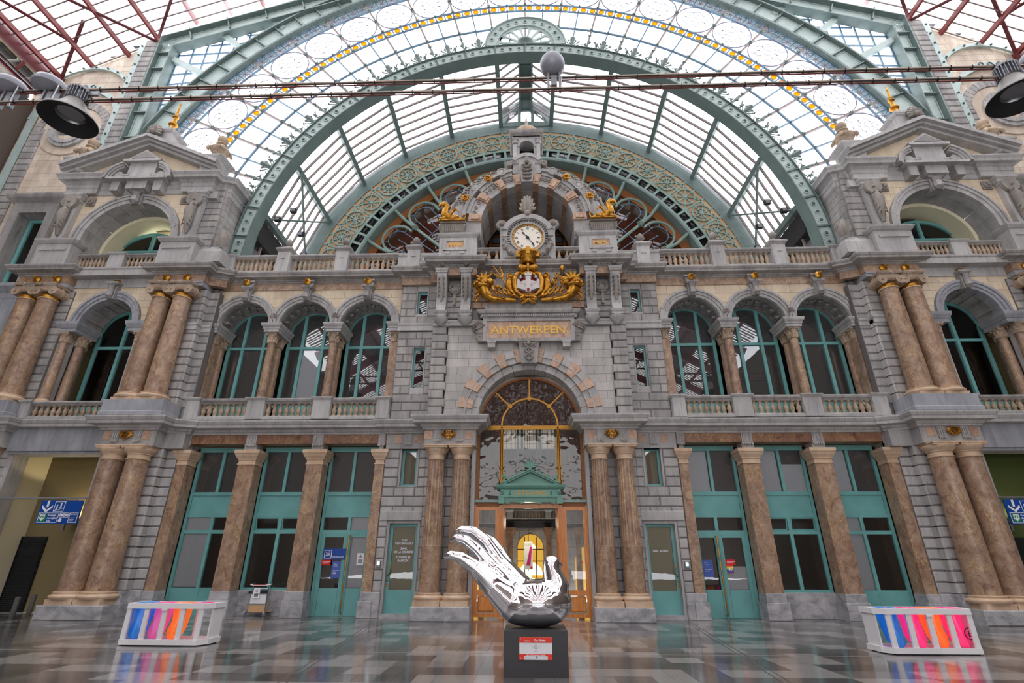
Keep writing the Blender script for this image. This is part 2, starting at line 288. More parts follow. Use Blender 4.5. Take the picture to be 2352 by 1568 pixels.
# ---------------- wall courses ----------------
MC={}
def bmesh(w,h,th,ch,mat,name):
    k=(round(w,2),round(h,3),th,ch,mat)
    if k not in MC: MC[k]=MB().box(0,k[0],0,th,0,k[1],ch).mesh(name,mat)
    return MC[k]
def courses(par,x0,x1,z0,z1,y,h,L,mat,mx=1,th=.3,gap=.012,ch=.0,circ=(),rects=(),name='stone',joint='joint',rec=.025,poly=None,count=None):
    n=max(1,round((z1-z0)/h)); h=(z1-z0)/n; bk=MB()
    for r in range(n):
        za=z0+r*h; zb=za+h; off=(r%2)*L/2; segs=[(x0,x1)]
        for(a,b,c,d) in rects:
            if c<zb-.01 and d>za+.01:
                q=[]
                for(p,w) in segs:
                    if b<=p or a>=w: q.append((p,w)); continue
                    if a>p: q.append((p,a))
                    if b<w: q.append((b,w))
                segs=q
        cuts=[]
        for c in circ: cuts.append(c[0])
        for(p,w) in segs:
            nb=max(1,round((w-p-off*.0)/L)); e=[p]; x=p+(L/2 if r%2 else L)
            while x<w-.25*L: e.append(x); x+=L
            e.append(w)
            for c in cuts:
                if za<c+99 and any(abs(c-0)>=0 for _ in[0]):
                    for(cx,cz,R) in circ:
                        if cx==c and za<cz+R and p<cx<w: e.append(cx)
            e=sorted(set(round(v,4) for v in e))
            for a,b in zip(e,e[1:]):
                if b-a<.03: continue
                hit=[c for c in circ if za<c[1]+c[2] and zb>c[1] and a<c[0]+c[2] and b>c[0]-c[2]]
                top=None
                if poly: # upper limit function of x
                    ta,tb=poly(a),poly(b)
                    if max(ta,tb)<=za+.02: continue
                    if min(ta,tb)<zb: top=(max(ta,za+.005),max(tb,za+.005))
                if not hit and top is None:
                    me=bmesh(b-a-gap,h-gap,th,ch,mat,name); o=bpy.data.objects.new(name,me); COL.objects.link(o); o.parent=par
                    o.location=((a+gap/2) if mx>0 else -(b-gap/2),y,za+gap/2); bk.box(a,b,y+rec,y+th-.01,za,zb); continue
                if top:
                    pts=[(a+gap/2,za),(b-gap/2,za),(b-gap/2,min(zb,top[1])),(a+gap/2,min(zb,top[0]))]
                    if top[0]>zb and top[1]<zb: pts.insert(3,(a+(b-a)*(top[0]-zb)/(top[0]-top[1]),zb))
                    if top[1]>zb and top[0]<zb: pts.insert(3,(b-(b-a)*(top[1]-zb)/(top[1]-top[0]),zb))
                else:
                    zs=[za+gap/2+(h-gap)*i/5 for i in range(6)]; lft=[];rgt=[]
                    for z in zs:
                        l,q=a+gap/2,b-gap/2
                        for(cx,cz,R) in hit:
                            if z<cz: w2=R if z>cz-.4 else 0
                            else: w2=math.sqrt(max(0,R*R-(z-cz)**2))
                            if w2>0:
                                if (a+b)/2<cx: q=min(q,cx-w2)
                                else: l=max(l,cx+w2)
                        if q-l>.004: lft.append((l,z)); rgt.append((q,z))
                    if len(lft)<2: continue
                    pts=rgt[::1]; pts=lft[:1]+rgt+lft[:0:-1]
                m=MB().prism(pts,y,y+th-.02); ob(name,m,mat,par,mx=mx); bk.prism(pts,y+rec,y+th-.01)
    o=ob('mortar_bed',bk,joint,par,mx=mx); o['kind']='stuff'; return o
def voussoirs(par,cx,cz,r0,r1,a0,a1,n,y,th,mats,mx=1,gap=.4,name='voussoir',proj=0):
    for i in range(n):
        b0=a0+(a1-a0)*i/n; b1=a0+(a1-a0)*(i+1)/n; m=mats[i%len(mats)]; pr=proj if (i%2) else 0
        ob(name,MB().arc(cx,cz,r0,r1,b0+gap/2,b1-gap/2,y-pr,y+th,4),m,par,mx=mx)
# ---------------- capitals, columns ----------------
BASE=[(1.42,0),(1.42,.02),(1.5,.05),(1.52,.10),(1.47,.145),(1.38,.155),(1.27,.175),(1.25,.2),(1.3,.225),(1.3,.25),(1.18,.262),(1.1,.275)]
def base_mb(x,y,z,r,h=None,n=24):
    k=(h or r*.7)/.275; return MB().lathe([(r*a/1.1*.98 if a==1.1 else r*a*.94,b*k) for a,b in BASE],x,y,z,n)
def tuscan(x,y,z,r,h,w):
    m=MB().lathe([(r,0),(r*1.1,.0),(r*1.12,h*.06),(r*1.0,h*.1),(r*1.0,h*.36),(r*1.1,h*.37),(r*1.1,h*.42),(r*1.25,h*.52),(r*1.38,h*.66),(r*1.42,h*.74),(r*1.42,h*.78)],x,y,z,24)
    m.box(x-w*.94,x+w*.94,y-w*.94,y+w*.94,z+h*.78,z+h*.9); m.box(x-w,x+w,y-w,y+w,z+h*.9,z+h); return m
def volute(m,x,z,y0,y1,r,sg):
    pts=[]
    for i in range(34):
        t=i/33*2.25*2*pi; q=r*(1-.82*i/33); pts.append((x+sg*q*sin(t),(y0+y1)/2,z+q*cos(t)))
    m.tube(pts,[r*.2*(1-.5*i/33) for i in range(34)],5); m.disc(x,z,r*.92,y0+.02,y1,18); m.ball((x,y0,z),r*.2,8,5,(1,.6,1))
def ionic(x,y,z,r,w,h):
    m=MB(); e=h*.5
    for s in(-1,1): volute(m,x+s*r*1.12,z+e*.72,y-r*1.12,y+r*1.1,e*.78,s)
    m.box(x-r*1.15,x+r*1.15,y-r*1.04,y+r*1.04,z+h*.52,z+h*.8); m.mould([(0,z+h*.8),(.02,z+h*.86),(.05,z+h*.94),(.05,z+h),(-.1,z+h)],[(x-r*1.3,y-r*1.2),(x+r*1.3,y-r*1.2),(x+r*1.3,y+r*1.2),(x-r*1.3,y+r*1.2)],True)
    m.lathe([(r*1.02,h*.3),(r*1.2,h*.4),(r*1.25,h*.5)],x,y,z,16); m.ball((x,y-r*1.22,z+h*.9),r*.2,8,5)
    return m
def corinth(x,y,z,r,h,n=16):
    m=MB().lathe([(r*.98,0),(r*1.1,.01),(r*1.1,h*.06),(r*.98,h*.08),(r*1.0,h*.4),(r*1.15,h*.7),(r*1.38,h*.86)],x,y,z,n)
    for ring,(hz,rr,k) in enumerate(((h*.32,1.2,8),(h*.6,1.36,8))):
        for i in range(k):
            t=2*pi*(i+ring*.5)/k; c,s=cos(t),sin(t); b=z+h*.08
            m.tube([(x+c*r*1.02,y+s*r*1.02,b),(x+c*r*1.1,y+s*r*1.1,b+hz*.7),(x+c*r*rr,y+s*r*rr,b+hz),(x+c*r*(rr+.14),y+s*r*(rr+.14),b+hz*.86)],[r*.3,r*.32,r*.24,r*.1],5)
    for i in range(4):
        t=pi/4+i*pi/2; c,s=cos(t),sin(t); m.ball((x+c*r*1.62,y+s*r*1.62,z+h*.8),r*.3,8,6); t2=i*pi/2; m.ball((x+cos(t2)*r*1.3,y+sin(t2)*r*1.3,z+h*.88),r*.2,7,5)
    a=r*1.5; m.prism([(x-a,y-a),(x,y-a*.84),(x+a,y-a),(x+a*.84,y),(x+a,y+a),(x,y+a*.84),(x-a,y+a),(x-a*.84,y)],z+h*.88,z+h,'z'); return m
def column(kind,x,y,z0,z1,rb,rt,label,group=None,mat='brown',ch=.49,bh=.22,ph=.16,flute=False,capmat=None,n=28,pw=None):
    t=thing('marble_column',label,'column',(x,y,z0),group); w=pw or rb*1.46; cm=capmat or 'tan'
    if ph: ob('plinth',MB().box(x-w+.01,x+w-.01,y-w,y+w,z0,z0+ph),'tan',t)
    ob('base',base_mb(x,y,z0+ph,rb,bh),'tan',t,60)
    a=z0+ph+bh; b=z1-ch; L=b-a
    if flute:
        a2=a+L*.32
        ob('shaft',MB().lathe([(rb,0),(rb,.04),(rb*.985,a2-a)],x,y,a,n),mat,t,50)
        pr=[(rb*.985,0),(rb*.985,.05)]+[(rb*.985+(rt-rb*.985)*i/6,.06+(b-a2-.12)*i/6) for i in range(7)]+[(rt,b-a2)]
        ob('fluted_shaft',MB().lathe(pr,x,y,a2,96,(.055,b-a2-.05,20)),mat,t,25)
    else: ob('shaft',MB().lathe([(rb,0)]+[(rb+(rt-rb)*(i/7)**1.35,L*i/7) for i in range(1,8)],x,y,a,n),mat,t,60)
    if kind=='tuscan': ob('capital',tuscan(x,y,b,rt,ch,pw or rb*1.42),cm,t,45)
    elif kind=='ionic':
        ob('necking',MB().lathe([(rt*1.02,0),(rt*1.04,ch*.2)],x,y,b,24),'gold',t,40); ob('capital',ionic(x,y,b+ch*.18,rt,0,ch*.82),cm,t,40); ob('astragal',MB().lathe([(rt,-.05),(rt*1.12,-.035),(rt*1.12,-.005),(rt,.01)],x,y,b,24),'tan',t,40)
    else: ob('capital',corinth(x,y,b,rt,ch),cm,t,45)
    return t
# ---------------- balusters ----------------
BP=[(.8,0),(.8,.1),(.55,.12),(.62,.16),(.5,.2),(.72,.3),(.86,.4),(.8,.5),(.55,.66),(.42,.8),(.42,.84),(.62,.86),(.62,.89),(.45,.9),(.5,.93),(.8,.94),(.8,1)]
BM={}
def baluster(r,h):
    k=(round(r,3),round(h,3))
    if k not in BM: BM[k]=MB().lathe([(r*a,h*b) for a,b in BP],0,0,0,10).mesh('baluster','carvt',50)
    return BM[k]
def balustrade(label,x0,x1,y,z0,z1,bays,mx=1,r=.1,piers=(),d=.3,plinth=.12,rail=.2,mat='grey',group=None,fin=None,lz=0):
    t=thing('balustrade',label,'balustrade',(mx*(x0+x1)/2,y,z0),group)
    ob('plinth_course',MB().mould([(-d/2,z0),(d/2+.02,z0),(d/2+.02,z0+plinth*.7),(d/2-.03,z0+plinth),(-d/2,z0+plinth)],[(x0,y),(x1,y)]),mat,t,mx=mx)
    a,b=z1-rail,z1
    ob('handrail',MB().mould([(-d/2,a),(d/2-.05,a),(d/2-.02,a+rail*.25),(d/2+.03,a+rail*.45),(d/2+.04,a+rail*.75),(d/2+.01,b),(-d/2,b)],[(x0,y),(x1,y)]),'greyd',t,mx=mx)
    h=a-z0-plinth
    for(p,q,n) in bays:
        me=baluster(r,h)
        for i in range(n):
            x=p+(q-p)*(i+.5)/n; o=link('baluster',me); o.parent=t; o.matrix_parent_inverse=Matrix.Translation(-t.location); o.location=(mx*x,y,z0+plinth)
    for(p,q) in piers:
        m=MB().box(p,q,y-d/2-.06,y+d/2+.06,z0,z1-.06,.02); m.mould([(0,z1-.1),(.04,z1-.06),(.07,z1-.02),(.07,z1+.02),(-.1,z1+.02)],[(p,y-d/2-.06),(q,y-d/2-.06),(q,y+d/2+.06),(p,y+d/2+.06)],True)
        ob('pier',m,mat,t,mx=mx)
    return t
def finial_pier(label,x,y,z0,mx,h=1.0,w=.27,group=None):
    X=mx*x; t=thing('pier_finial',label,'finial',(X,y,z0),group)
    m=MB().box(X-w,X+w,y-w,y+w,z0,z0+h); m.prism([(X-.1,z0+h*.62),(X+.1,z0+h*.62),(X,z0+h*.84)],y-w-.03,y-w); ob('pedestal',m,'grey',t)
    m=MB().mould([(0,z0+h-.05),(.03,z0+h),(.09,z0+h+.06),(.1,z0+h+.12),(-.12,z0+h+.3),(-w+.02,z0+h+.34)],[(X-w,y-w),(X+w,y-w),(X+w,y+w),(X-w,y+w)],True); ob('cap',m,'greyd',t)
    ob('acorn',MB().lathe([(.1,0),(.13,.03),(.07,.07),(.06,.12),(.14,.18),(.16,.26),(.13,.36),(.06,.45),(.01,.49)],X,y,z0+h+.3,12),'carve',t,60); return t
def ringbox(a,b,c,d,i,j,k,l,y0,y1): return MB().box(a-.03,i,y0,y1,c,d).box(j,b+.03,y0,y1,c,d).box(i,j,y0,y1,c,k).box(i,j,y0,y1,l,d+.02)
# ---------------- ground storey bays ----------------
def glaz(t,x0,x1,z0,z1,y,mx,name='pane',mat='win'): ob(name,MB().box(x0,x1,y,y+.012,z0,z1),mat,t,mx=mx)
PX=[(5.24,5.56),(7.46,8.05),(9.94,10.55),(12.45,12.84)]
for s in(-1,1):
    sd=SIDE[s]
    names=['half pillar beside the small %s side door'%sd,'full pillar nearest the small %s door'%sd,'full pillar farthest from the small %s door'%sd,'end pillar against the %s rusticated pier'%sd]
    for k,(a,b) in enumerate(PX):
        t=thing('marble_pillar','square brown marble %s, %s granite foot and tan capital'%(names[k],'tall'),'pillar',(s*(a+b)/2,18.5,0),'square marble pillars of the ground storey')
        yb=18.97; g=MB().box(a-.07,b+.07,18.32,yb,0,.5,.015); g.box(a-.02,b+.02,18.37,yb,.5,.76,.01); ob('granite_foot',g,'granite',t,mx=s)
        ob('shaft',MB().box(a,b,18.42,yb,.76,4.86),'brown',t,mx=s)
        c=MB().mould([(0,4.86),(.03,4.87),(.03,4.9),(.0,4.92),(.0,5.02),(.03,5.04),(.04,5.08),(.1,5.17),(.13,5.25),(.15,5.27),(.15,5.39),(-.1,5.39)],[(a,yb),(a,18.42),(b,18.42),(b,yb)]); c.box(a+.02,b-.02,18.46,yb,4.88,5.38); ob('capital',c,'tan',t,mx=s)
        ob('impost_block',MB().box(a+.1,b-.06,18.5,yb,5.39,5.64),'grey',t,mx=s)
    # glazed infills
    bays=[(5.56,7.46,6.44),(8.05,9.94,8.95),(10.55,12.45,11.42)]
    for k,(a,b,mid) in enumerate(bays):
        nm='door_%d'%(1 if s<0 else 2) if k==0 else 'window_%d'%((k if s<0 else k+2))
        t=struct(nm,label='%s teal glazed bay of the %s ground storey'%(['double door','sill wall','low panelled'][k],sd))
        lo=.76 if k==1 else 0; f=MB()
        for x in(a,b-.1): f.box(x,x+.1,19.05,19.17,lo,5.6)
        for z0,z1 in((3.12,3.22),(3.87,3.99),(5.44,5.62),(2.57,2.69))+(((.76,.85),) if k==1 else ()): f.box(a,b,19.06,19.17,z0,z1)
        f.box(mid-.055,mid+.055,19.06,19.17,2.62,3.2); f.box(mid+.03,mid+.13,19.06,19.17,3.9,5.5)
        if k!=0: f.box(mid-.055,mid+.055,19.06,19.17,lo,2.62)
        ob('frame',f,'teal',t,mx=s); ob('panel',MB().box(a+.1,b-.1,19.1,19.15,3.22,3.87),'teal',t,mx=s)
        m2=mid+.08
        for(p,q,z0,z1) in((a+.1,m2-.05,3.99,5.44),(m2+.05,b-.1,3.99,5.44)): glaz(t,p,q,z0,z1,19.12,s)
        for(p,q) in((a+.1,mid-.055),(mid+.055,b-.1)):
            if k==1:
                sa=MB(); w=.045
                for(u0,u1,v0,v1) in((p,q,-.43,-.43+w),(p,q,-w,0),(p,p+w,-.43,0),(q-w,q,-.43,0)): sa.box(u0,u1,-.02,.02,v0,v1)
                o=ob('hopper_sash',sa,'teal',t,mx=s); o.location=(0,19.08,3.12); o.rotation_euler=(rad(14),0,0)
                g=ob('pane',MB().box(p+w,q-w,-.005,.005,-.4,-.03),'win',t,mx=s); g.location=(0,19.08,3.12); g.rotation_euler=(rad(14),0,0)
            else: glaz(t,p,q,2.69,3.12,19.12,s)
        if k==0:
            for(p,q,h) in((a+.1,mid,1),(mid,b-.1,-1)):
                d=MB()
                for(u0,u1,v0,v1) in((p,p+.13,0,2.57),(q-.13,q,0,2.57),(p+.13,q-.13,2.45,2.57),(p+.13,q-.13,0,.84)): d.box(u0+.004,u1-.004,19.06,19.13,v0+.005,v1)
                ob('door_leaf',d,'teal',t,mx=s); glaz(t,p+.13,q-.13,.84,2.45,19.1,s)
            hx=mid-.09; h=MB().tube([(hx,19.06,2.5),(hx,18.95,2.5),(hx,18.93,2.45),(hx+.0,18.93,.15),(hx,18.95,.08),(hx,19.06,.08)],.022,8); ob('pull_handle',h,'brass',t,True,mx=s)
        else:
            for(p,q) in((a+.1,mid-.055),(mid+.055,b-.1)): glaz(t,p,q,.85,2.57,19.12,s)
            if k==2: ob('lower_panel',MB().box(a+.1,b-.1,19.07,19.14,0,.84),'teal',t,mx=s)
            else: ob('sill_wall',MB().box(a-.02,b+.02,18.98,19.2,0,.77,.01),'granite',t,mx=s)
        # blinds and rooms behind the glass
        r=MB(); r.box(a-.3,b+.3,21.4,21.5,0,5.7); r.box(a-.3,a-.2,19.2,21.4,0,5.7); r.box(b+.2,b+.3,19.2,21.4,0,5.7); r.box(a-.3,b+.3,19.2,21.4,5.6,5.7); r.box(a-.3,b+.3,19.2,21.4,3.3,3.4); ob('room_lining',r,'room',t,mx=s)
        up=[(a+.1,mid,4.0,5.44),(mid+.05,b-.1,4.0,5.44)]; lo2=[(a+.1,mid-.05,.86,3.12),(mid+.05,b-.1,.86,3.12)]
        pick=[[lo2[0]],[],[lo2[1],(mid+.05,b-.1,2.7,3.1)]] if s<0 else [[up[0],(mid+.05,b-.1,.85,1.55)],[up[0],(up[1][0],up[1][1],4,4.95)],[up[0],lo2[0]]]
        for q in pick[k]: ob('roller_blind',MB().box(q[0],q[1],19.14,19.143,q[2],q[3]),'blind',t,mx=s)
        for q in ([up[0],up[1]] if s<0 else [up[1]]): ob('mesh_blind',MB().box(q[0],q[1],19.15,19.153,q[2],q[3]),'blindd',t,mx=s)
    # small doors
    t=struct('door_%d'%(3 if s<0 else 4),label='narrow teal side door with a tall pane left of the entrance columns' if s<0 else 'narrow teal side door with a tall pane right of the entrance columns'); a,b=3.87,4.85
    f=MB()
    for(u0,u1,v0,v1) in((a,a+.1,.12,2.88),(b-.1,b,.12,2.88),(a,b,2.78,2.88),(a,b,.12,.81)): f.box(u0,u1,18.7,18.77,v0,v1)
    ob('leaf',f,'teal',t,mx=s); glaz(t,a+.1,b-.1,.81,2.78,18.73,s); ob('threshold',MB().box(3.78,5.0,18.45,18.95,-.02,.12),'granite',t,mx=s)
    hx=b-.05; ob('handle',MB().tube([(hx,18.7,1.58),(hx,18.62,1.57),(hx-.08,18.61,1.5),(hx-.08,18.61,1.32),(hx,18.62,1.25),(hx,18.7,1.24)],.016,6),'brass',t,True,mx=s)
    ob('knob',MB().ball((hx+.01,18.67,1.1),.03),'brass',t,True,mx=s); ob('lock_plate',MB().box(hx-.02,hx+.03,18.69,18.7,.9,1.0),'brass',t,mx=s)
    ob('frosted_lining',MB().box(a+.1,b-.1,18.765,18.77,.1,2.85),'oliveglass',t,mx=s)
    t=struct('window_%d'%(5 if s<0 else 6),label='small teal window over the %s side door'%sd); a,b=4.07,4.64
    f=MB()
    for(u0,u1,v0,v1) in((a,a+.08,4.12,5.44),(b-.08,b,4.12,5.44),(a,b,5.36,5.44),(a,b,4.12,4.2)): f.box(u0,u1,18.7,18.77,v0,v1)
    ob('frame',f,'teal',t,mx=s); glaz(t,a+.08,b-.08,4.2,5.36,18.73,s); ob('curtain',MB().box(a,a+.26,18.8,18.81,4.1,5.5),'umber' if s>0 else 'olive',t,mx=s); ob('back_wall',MB().box(a-.2,b+.2,19.0,19.02,4,5.6),'oliveglass',t,mx=s)
    # rusticated wall beside the entrance, ground storey and upper storey in one wall
    w=struct('wall_%s_entrance_bay'%sd)
    courses(w,3.72,5.24,.76,5.42,18.46,.325,.72,'grey',s,.28,.014,.035,rects=[(3.8,4.93,0,2.97),(4.0,4.71,4.095,5.42)]); ob('reveal',ringbox(3.8,4.93,0,2.97,3.87,4.85,-.1,2.88,18.5,18.76).join(ringbox(4.0,4.71,4.09,5.42,4.07,4.64,4.12,5.42,18.5,18.76)),'grey',w,mx=s)
    f=MB().box(4.93,5.24,18.38,18.7,0,.76,.02); f.box(3.6,3.8,18.5,18.8,0,.76); ob('granite_foot',f,'granite',w,mx=s)
    ob('door_lintel',MB().box(3.72,5.2,18.42,18.7,2.97,3.28,.02),'grey',w,mx=s)
    courses(w,3.74,5.2,6.52,10.1,18.44,.325,.72,'greyd',s,.28,.014,.03,rects=[(4.04,4.56,7.72,9.44)]); ob('reveal',ringbox(3.98,4.6,7.49,9.46,4.07,4.53,7.75,9.43,18.48,18.68).join(ringbox(4.05,4.62,10.77,12.18,4.13,4.55,10.88,11.93,18.48,18.68)),'grey',w,mx=s)
    courses(w,3.74,5.2,10.42,12.18,18.44,.325,.75,'greyd',s,.28,.014,.03,rects=[(4.1,4.58,10.85,11.96)])
    ob('string_course',MB().mould([(0,10.1),(.05,10.12),(.05,10.3),(.09,10.36),(.09,10.42),(-.2,10.42)],[(3.7,18.42),(5.22,18.42)]),'grey',w,mx=s)
    for i,(a,b,z0,z1) in enumerate(((4.06,4.54,7.74,9.44),(4.12,4.56,10.87,11.94))):
        t=struct('window_%d'%(7+i*2+(s>0)),label='%s slit window of the %s entrance wall'%(['lower','upper'][i],sd)); f=MB()
        for(u0,u1,v0,v1) in((a,a+.07,z0,z1),(b-.07,b,z0,z1),(a,b,z1-.08,z1),(a,b,z0,z0+.06)): f.box(u0,u1,18.64,18.7,v0,v1)
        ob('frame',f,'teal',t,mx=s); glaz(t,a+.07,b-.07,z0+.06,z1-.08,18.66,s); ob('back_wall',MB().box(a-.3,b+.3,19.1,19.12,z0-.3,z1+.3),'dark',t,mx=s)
# ---------------- first entablature, both halves ----------------
def wheel_orn(t,x,y,z,mx,r=.17):
    m=MB().arc(x,z,r*.78,r,0,360,y-.05,y,20); m.disc(x,z,r*.22,y-.07,y,10)
    for i in range(8):
        a=rad(i*45); m.bar((x,y-.03,z),(x+r*.85*sin(a),y-.03,z+r*.85*cos(a)),r*.12,.03)
    ob('wheel',m,'gold',t,30,mx=mx); m=MB()
    for s in(-1,1):
        for k in range(5):
            a=rad(50+k*22); L=r*(1.75-.18*abs(k-2)); b=(x+s*r*.9*sin(a),y-.02,z+r*.8*cos(a)); e=(x+s*L*sin(a),y-.05,z+L*.75*cos(a)+.03)
            m.tube([b,((b[0]+e[0])/2,y-.07,(b[2]+e[2])/2),e],[.03,.045,.012],5)
    ob('leaf_wing',m,'gold',t,50,mx=mx)
for s in(-1,1):
    sd=SIDE[s]; t=struct('trim_%d'%(1 if s<0 else 2),label='%s half of the lower entablature with brown frieze and grey cornice'%sd)
    path=[(1.86,18.6),(1.86,17.78),(3.74,17.78),(3.74,18.38),(5.22,18.38),(5.22,18.46),(12.55,18.46),(12.55,18.3),(13.25,18.05),(13.25,17.62),(15.32,17.62),(15.32,18.1),(18.9,18.1),(18.9,17.62),(21.05,17.62),(21.05,19)]
    cor=[(-.3,5.95),(0,5.95),(.05,5.96),(.05,6.02),(.1,6.05),(.13,6.12),(.34,6.15),(.35,6.24),(.38,6.27),(.43,6.36),(.43,6.41),(.36,6.43),(-.1,6.5)]
    ob('cornice',MB().mould(cor,path),'grey',t,mx=s)
    fr=MB(); fr.box(5.22,12.55,18.46,18.9,5.63,5.96); ob('frieze',fr,'brownd',t,mx=s)
    blk=MB(); blk.box(1.9,3.7,17.8,18.5,5.39,5.96); blk.box(3.7,5.22,18.4,18.8,5.42,5.96); blk.box(13.28,15.3,17.64,18.3,5.4,5.96); blk.box(18.92,21,17.64,18.3,5.4,5.96); blk.box(12.55,13.3,18.1,18.6,5.4,5.96)
    ob('architrave',blk,'grey',t,mx=s)
    for k,(cx,y) in enumerate(((2.86,17.8),(14.35,17.64),(19.95,17.64),(4.45,18.4))):
        for a in((-.72,.72) if k<3 else (-.42,.36)): ob('marble_inlay',MB().box(cx+a-.14,cx+a+.14,y-.012,y+.02,5.62,5.92),'pink',t,mx=s)
    tri=MB()
    for(cx,y,w) in [((a+b)/2,18.46,.19) for a,b in PX[1:3]]+[(5.4,18.46,.13),(12.64,18.46,.13),(2.46,17.8,.12),(3.26,17.8,.12),(13.95,17.64,.12),(14.75,17.64,.12),(4.42,18.4,.13)]:
        tri.box(cx-w,cx+w,y-.035,y,5.6,5.96)
        for q in(-.6,0,.6): tri.box(cx+w*q-w*.16,cx+w*q+w*.16,y-.055,y-.03,5.64,5.93)
        for q in range(5): tri.box(cx-w+.02+q*w*.4,cx-w+.02+q*w*.4+w*.25,y-.05,y,5.53,5.58)
        tri.box(cx-w-.02,cx+w+.02,y-.05,y,5.57,5.6)
    ob('triglyph',tri,'grey',t,mx=s)
    for nm,cx,y in(('by the main entrance',2.86,17.77),('over the side passage columns',14.35,17.6)):
        w=thing('gilded_emblem','gilded winged wheel ornament on the %s frieze %s'%(sd,nm),'ornament',(s*cx,y,5.78)); wheel_orn(w,cx,y,5.78,s,.15)
    # ---- coupled columns of the ground storey
    for k,x in enumerate((2.39,3.26)):
        pos=['inner','outer'][k]
        column('tuscan',s*x,17.95,.4,5.4,.33,.275,'fluted brown marble column, %s of the pair %s of the main entrance'%(pos,sd),'fluted entrance columns',flute=True,pw=.43)
    pl=thing('granite_plinth','speckled granite plinth under the fluted pair %s of the main entrance'%sd,'plinth',(s*2.82,17.9,0)); ob('block',MB().box(1.9,3.72,17.47,18.5,0,.4,.02),'granite',pl,mx=s)
    for k,x in enumerate((13.8,14.7)):
        column('tuscan',s*x,17.78,.4,5.4,.41,.345,'thick brown column, %s of the pair before the %s side passage'%(['inner','outer'][k],sd),'side passage columns',pw=.445)
    for k,x in enumerate((19.55,20.45)):
        column('tuscan',s*x,17.78,.4,5.4,.41,.345,'thick brown column at the far %s edge, %s of its pair'%(sd,['nearer the passage','beyond the passage'][k]),'side passage columns',pw=.445)
    for k,(a,b) in enumerate(((13.12,15.25),(19.05,21.2))):
        pl=thing('granite_plinth','speckled granite plinth of the %s pair at the %s passage'%(['inner','outer'][k],sd),'plinth',(s*(a+b)/2,17.7,0)); ob('block',MB().box(a,b,17.2,18.4,0,.4,.02),'granite',pl,mx=s)
    # ---- rusticated piers between pillars and passage, both storeys
    w=struct('wall_%s_passage_pier'%sd)
    for(z0,z1) in((.78,5.4),(6.98,11.95)):
        courses(w,12.82,13.3,z0,z1,18.36,.325,.9,'grey' if z0<1 else 'greyd',s,.3,.014,.04)
        courses(w,13.24,15.42,z0,z1,18.08,.325,1.1,'grey' if z0<1 else 'greyd',s,.3,.014,.04)
        courses(w,18.78,21.2,z0,z1,18.08,.325,1.1,'grey' if z0<1 else 'greyd',s,.3,.014,.04)
        r=MB()
        n=round((z1-z0)/.325)
        for i in range(n): r.box(13.2,13.29,18.1,18.38,z0+(z1-z0)*i/n+.02,z0+(z1-z0)*(i+1)/n-.02)
        ob('pier_return',r,'grey',w,mx=s)
    en=MB().box(12.5,13.35,18.7,19.1,11.9,12.55).box(12.85,13.4,18.4,19,6.2,7.1).box(13.06,13.3,18.62,18.9,5.3,12.3); ob('pier_core',en,'greyd',w,mx=s)
    ob('pavilion_core',MB().box(15.0,15.36,18.5,20.6,6.3,10.6).box(18.85,19.2,18.5,20.6,6.3,10.6).box(15.2,19.1,17.95,19.5,6.2,6.46).box(15.2,19.1,18.1,18.3,12.1,12.5).box(13.3,21,17.75,20.5,12.5,12.86).box(13.3,15.35,18.4,18.9,10.4,12.5).box(18.9,21,18.4,18.9,10.4,12.5).box(19.0,21.3,18.35,18.9,.2,12.5),'grey',w,mx=s)
    ob('top_core',MB().box(14.2,15.2,17.76,18.8,12.86,14.3).box(19.05,20.3,17.76,18.8,12.86,14.3).box(14.9,15.15,17.9,20.2,12.6,14.6).box(19.15,19.4,17.9,20.2,12.6,14.6).box(13.6,20.3,17.95,18.2,16.5,17.5),'grey',w,mx=s)
    ob('console_backing',MB().box(13.6,14.7,17.62,18,16.25,16.58).box(19.5,20.4,17.62,18,16.25,16.58),'grey',w,mx=s)
    ob('granite_foot',MB().box(12.82,13.26,18.3,18.6,0,.78,.02).box(13.2,15.4,17.95,18.5,0,.78,.02),'granite',w,mx=s)
    ob('pier_course_band',MB().mould([(0,10.1),(.04,10.12),(.04,10.28),(.08,10.33),(.08,10.4),(-.1,10.4)],[(12.82,18.36),(13.24,18.36),(13.24,18.08),(15.42,18.08)]),'grey',w,mx=s)
    # ---- passage: lintel, lining, shutter
    p=struct('wall_%s_passage'%sd); ob('lintel',MB().box(15.3,18.92,17.95,18.6,5.3,6.1).box(15.3,18.92,18.02,18.6,5.2,5.3),'blue',p,mx=s)
    lm='yellow' if s<0 else 'yellow'
    ob('jamb',MB().box(15.28,15.5,18.1,18.7,0,5.3).box(18.7,18.92,18.1,18.7,0,5.3),'grey',p,mx=s)
    ob('plaster_jamb',MB().box(15.1,15.5,18.7,19.8,0,6.1).box(18.88,19.2,18.7,19.85,0,6.1),'yellow',p,mx=s)
    ob('back_wall',MB().box(13.5,21,19.85,19.95,0,7),'olive' if s<0 else 'greenwall',p,mx=s); ob('passage_ceiling',MB().box(13.5,21,18.5,20,6.1,6.2),'olive' if s<0 else 'greenwall',p,mx=s)
    sh=struct('door_%d'%(5 if s<0 else 6),label='black slatted shutter door inside the %s passage'%sd); m=MB(); m.box(17.95 if s<0 else 16.9,20.2 if s<0 else 19.2,19.78,19.83,0,2.5)
    for i in range(40): m.box(17.97 if s<0 else 16.92,20.18 if s<0 else 19.18,19.75,19.78,.06+i*.06,.1+i*.06)
    m.box(18.85 if s<0 else 18.0,18.9 if s<0 else 18.05,19.73,19.78,0,2.5); ob('slatted_leaf',m,'shutter',sh,mx=s)
